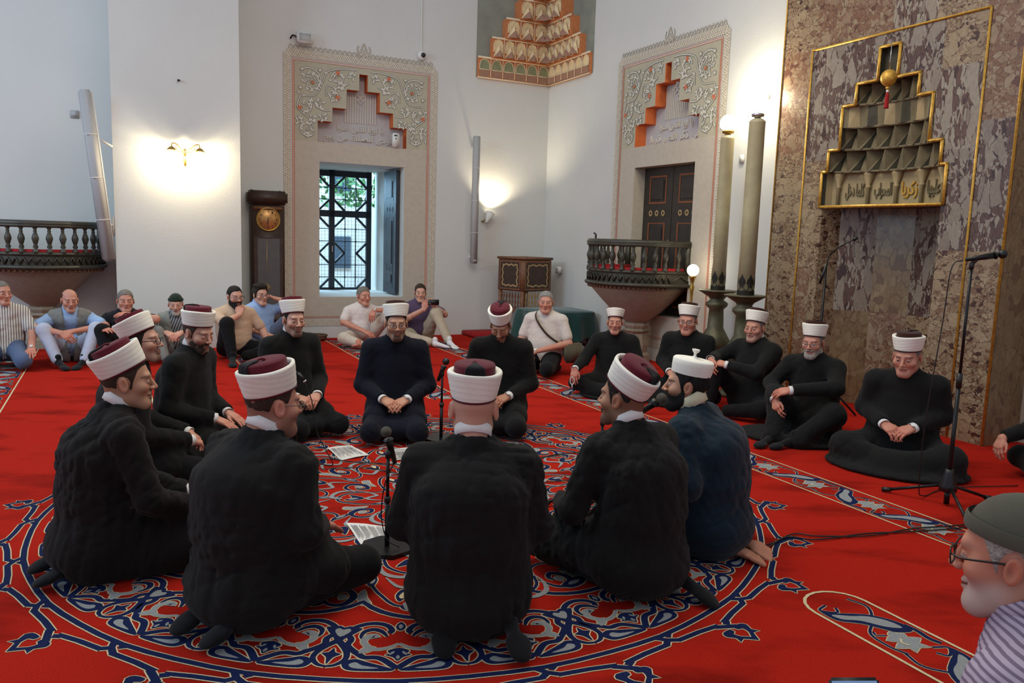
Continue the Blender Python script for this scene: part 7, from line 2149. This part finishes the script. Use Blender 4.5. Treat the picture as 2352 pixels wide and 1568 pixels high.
person('c4', 'bearded person in beige polo and glasses with a hand over the mouth, one knee raised', (-3.20, 9.13, 0.71), yaw=152, hyaw=136, pitch=-4, pose='free', s=1.04, hy=0.04, look=look(PINK, hairm='hair_black', hair=(30, 24, 22), hairt=0.005, beard='full', beardt=0.008, beardm='hair_black', stubble=0.5), wear='shirt', coat='beige_polo', trousers='trouser_black', sleeve='short', collar='beige_polo', h=0.012, fh=0.0036,
       glasses=('frame_black', 0.9, 1.0),
       legs={1: ((0.10, 0, 0.11), (0.13, 0.34, 0.42), (0.10, 0.46, 0.09), (0.10, 0.56, 0.05)), -1: ((-0.10, 0, 0.11), (-0.36, 0.22, 0.12), (-0.06, 0.36, 0.07), (0.02, 0.40, 0.05))},
       arms={1: ((0.15, 0.30, 0.42), (-0.02, 0.20, 0.50)), -1: ((-0.30, 0.02, 0.30), (-0.34, 0.20, 0.13))},
       hands={1: (V3((-0.25, -0.35, 0.8)), V3((0.3, 0.9, 0.2)), dict(curl=0.7)), -1: (V3((-0.1, 0.9, -0.4)), V3((0, 0.3, 0.9)), dict(curl=0.3))},
       feet=[('sock_black', (0.10, 0.48, 0.06), (0.12, 0.68, 0.03), (0, 0, 1))])
person('c5', 'young dark-haired person in light blue polo and glasses by the clock, hand behind the ear', (-3.10, 9.74, 0.69), yaw=130, hyaw=134, pose='free', s=1.04, hy=0.03, look=look(PINK, hairm='hair_dark', hair=(40, 30, 26), hairt=0.016, quiff=True, overear=False, w=0.95), wear='shirt', coat='light_blue', trousers='jeans_grey', sleeve='short', collar='light_blue', h=0.012, fh=0.0036,
       glasses=('frame_black', 0.8, 1.0),
       legs={1: ((0.10, 0, 0.11), (0.30, 0.26, 0.12), (0.02, 0.40, 0.07), (-0.05, 0.42, 0.05)), -1: ((-0.10, 0, 0.11), (-0.22, 0.32, 0.42), (-0.20, 0.46, 0.08), (-0.20, 0.58, 0.04))},
       arms={1: ((0.24, 0.10, 0.30), (0.02, 0.32, 0.20)), -1: ((-0.36, 0.16, 0.56), (-0.17, 0.06, 0.62))},
       hands={1: (V3((-0.7, 0.5, -0.3)), V3((0, 0.4, 0.9)), dict(curl=0.3)), -1: (V3((0.7, -0.3, 0.4)), V3((-0.4, 0.3, 0.8)), dict(curl=0.7))})
person('c6', 'grey-haired person in white T-shirt with one bare foot, sitting under the barred window', (-1.99, 10.57, 0.65), yaw=156, hyaw=140, pose='free', s=1.04, hy=0.05, look=look(RED, hairm='hair_grey', hair=(96, 92, 92), hairt=0.008, fat=0.004), wear='shirt', coat='tee_white', trousers='trouser_cream', sleeve='short', collar=None, h=0.013, fh=0.0038, watch=-1,
       legs={1: ((0.10, 0, 0.11), (0.30, 0.28, 0.12), (0.14, 0.46, 0.07), (0.14, 0.46, 0.06)), -1: ((-0.10, 0, 0.11), (-0.26, 0.30, 0.42), (-0.30, 0.42, 0.08), (-0.30, 0.56, 0.04))},
       arms={1: ((0.26, 0.06, 0.30), (0.04, 0.28, 0.20)), -1: ((-0.34, 0.20, 0.46), (-0.08, 0.28, 0.47))},
       hands={1: (V3((-0.7, 0.5, -0.3)), V3((0, 0.4, 0.9)), dict(curl=0.4)), -1: (V3((0.35, 0.2, -0.9)), V3((0.6, 0.7, 0.2)), dict(curl=0.35))},
       feet=[('bare', (0.16, 0.50, 0.05), (0.24, 0.66, 0.09), (0, -0.5, 1))])
person('c7', 'person in purple polo holding up a black phone by the window border', (-1.28, 10.93, 0.69), yaw=164, hyaw=168, pose='free', s=1.04, hy=0.04, look=look(PINK, hairm='hair_brown', hair=(66, 50, 40), hairt=0.008, w=0.93), wear='shirt', coat='purple_polo', trousers='khaki', sleeve='short', collar='purple_polo', h=0.013, fh=0.0038,
       legs={1: ((0.10, 0, 0.11), (0.26, 0.30, 0.13), (-0.06, 0.44, 0.07), (-0.12, 0.50, 0.06)), -1: ((-0.10, 0, 0.11), (-0.16, 0.32, 0.44), (-0.30, 0.46, 0.10), (-0.34, 0.56, 0.05))},
       arms={1: ((0.22, 0.16, 0.32), (0.0, 0.33, 0.47)), -1: ((-0.30, 0.20, 0.40), (-0.16, 0.34, 0.50))},
       hands={1: (V3((-0.35, 0.2, 0.9)), V3((0.3, 0.9, 0.1)), dict(curl=0.55)), -1: (V3((0.5, 0.3, 0.6)), V3((-0.3, 0.8, 0.2)), dict(curl=0.6))},
       feet=[('sock_white', (-0.31, 0.50, 0.06), (-0.36, 0.68, 0.035), (0, 0, 1)), ('sock_white', (-0.12, 0.50, 0.05), (-0.24, 0.62, 0.04), (0, -0.3, 1))])
person('c8', 'silver-haired person in cream short-sleeved shirt with a bag strap across the chest', (0.36, 8.78, 0.79), yaw=202, hyaw=184, s=0.99, hy=0.05, look=look(RED, hairm='hair_silver', hair=(150, 146, 140), hairt=0.009, fat=0.003), wear='shirt', coat='shirt_cream', trousers='trouser_black', sleeve='short', collar='shirt_cream', h=0.012, fh=0.0035, watch=-1, bulk=1.1, belly=0.02,
       arms={1: ((0.28, 0.05, 0.36), (0.14, 0.30, 0.27)), -1: ((-0.29, 0.06, 0.36), (0.0, 0.32, 0.28))})
# the near man at the lower right edge
person('f', 'person in grey cap and dark-rimmed glasses at the lower right corner, white stubble', (1.005, 1.50, 0.905), yaw=-44, hyaw=-47, pitch=-6, roll=0, s=1.0, hy=0.10, look=look((190, 126, 100), hairm='hair_white', hair=(150, 136, 124), hairt=0.006, fade=0.4, stubble=0.75, beardc=(186, 176, 166), fat=0.005, nose=0.95, brow=0.2, ear=0.9), wear='shirt', coat='lilac_stripe', trousers='trouser_black', sleeve='long', collar='lilac_stripe', h=0.008, fh=0.0021,
       hat='cap:cap_grey', hat_tilt=12, glasses=('frame_black', 0.9, 1.05), cuffs=False, bulk=1.08, back=0.08,
              arms={1: ((0.26, 0.10, 0.36), (0.10, 0.30, 0.30)), -1: ((-0.33, 0.06, 0.38), (-0.375, 0.27, 0.50))},
       hands={1: (V3((-0.6, 0.6, -0.3)), V3((0, 0.4, 0.9)), dict(curl=0.4)), -1: (V3((0.0, 0.15, 0.95)), V3((-0.5, -0.8, 0.1)), dict(curl=0.6))})

# ---------------- things people hold or wear ----------------
def held(name, label, cat, loc, rot, build, group=None):
    t = empty(name, loc); t.rotation_euler = rot; tag(t, label, cat, group); build(t); return t
def phone(t, w=0.074, h=0.150, scr=True):
    part('case', t, lambda m: m.box((0, 0, 0), (w, 0.009, h), 'black_plastic', bev=0.004))
    if scr: part('screen', t, lambda m: m.box((0, -0.0052, 0), (w - .008, 0.001, h - .01), 'screen_lit'))
    part('camera', t, lambda m: [m.lathe([(0, 0.0), (0.006, 0), (0.006, 0.002), (0, 0.003)], 'watch_metal', 10, c=(0, 0, 0), T=Matrix.Translation((w * .28, 0.0055, h * .38 - i * .018)) @ Matrix.Rotation(R(-90), 4, 'X')) for i in (0, 1)])
def wpt(key, p):
    bpy.context.view_layer.update()
    return PEOPLE[key].matrix_world @ Vector(p)
held('phone', 'black phone held sideways in front of the man in the purple polo', 'phone', wpt('c7', (-0.11 * 1.04, 0.42 * 1.04, 0.575 * 1.04)), (R(0), R(90), R(-164 + 0)), lambda t: phone(t))
held('phone', 'small dark phone in the raised hand of the man in the striped shirt', 'phone', wpt('c0', (0.05, 0.40, 0.66)), (R(0), R(15), R(-120)), lambda t: phone(t))
held('phone', 'lit phone whose top edge shows at the bottom right of the view', 'phone', (0.585, 1.20, 0.725), (R(-25), R(-8), R(-10)), lambda t: phone(t, 0.078, 0.16))
# shoulder bag
def bag(t):
    part('pouch', t, lambda m: m.box((0, 0, 0), (0.26, 0.10, 0.21), 'bag_olive', bev=0.03))
    part('flap', t, lambda m: m.box((0, -0.045, 0.035), (0.265, 0.035, 0.15), 'bag_olive', bev=0.014))
    part('strap', t, lambda m: m.tube(strap_pts, [0.017] * len(strap_pts), 'strap_brown', 8, flat=0.22))
bagc = wpt('c8', (-0.34, 0.02, 0.25))
tmp = [wpt('c8', p) for p in ((-0.30, 0.02, 0.35), (-0.20, 0.115, 0.36), (-0.07, 0.165, 0.45), (0.05, 0.150, 0.58), (0.11, 0.065, 0.665), (0.09, -0.08, 0.66), (-0.05, -0.17, 0.5), (-0.22, -0.14, 0.36), (-0.32, -0.02, 0.33))]
Rb = Matrix.Rotation(-R(202 - 60), 4, 'Z')
strap_pts = [tuple(Rb.inverted() @ (p - bagc)) for p in [Vector(q) for q in catmull([tuple(v) for v in tmp], 5)]]
held('shoulder_bag', 'olive shoulder bag at the hip of the silver-haired man', 'bag', bagc, (0, 0, -R(202 - 60)), bag)
def beads(label, c, r, m, plane=(1, 0), n=22, tail=0.04):
    t = empty('prayer_beads', c); tag(t, label, 'prayer beads')
    def fn(mb):
        for i in range(n):
            a_ = 2 * math.pi * i / n
            mb.sphere((plane[0] * r * 0.6 * math.cos(a_), plane[1] * r * 0.6 * math.cos(a_), -r + r * math.sin(a_)), 0.0048, m, 6)
        mb.tube([(0, 0, -2 * r), (0.003, 0, -2 * r - tail)], [0.004, 0.006], m, 6)
    part('beads', t, fn)
beads('white prayer beads hanging from the fingers of the man below the stone balcony', wpt('r1', (0.325, 0.41, 0.205)), 0.035, 'collar_white', (0.9, -0.4))
beads('dark prayer beads hanging from the crossed hands of the man under the left balcony', wpt('c1', (0.02, 0.55, 0.29)), 0.045, 'black_plastic', (1, 0))
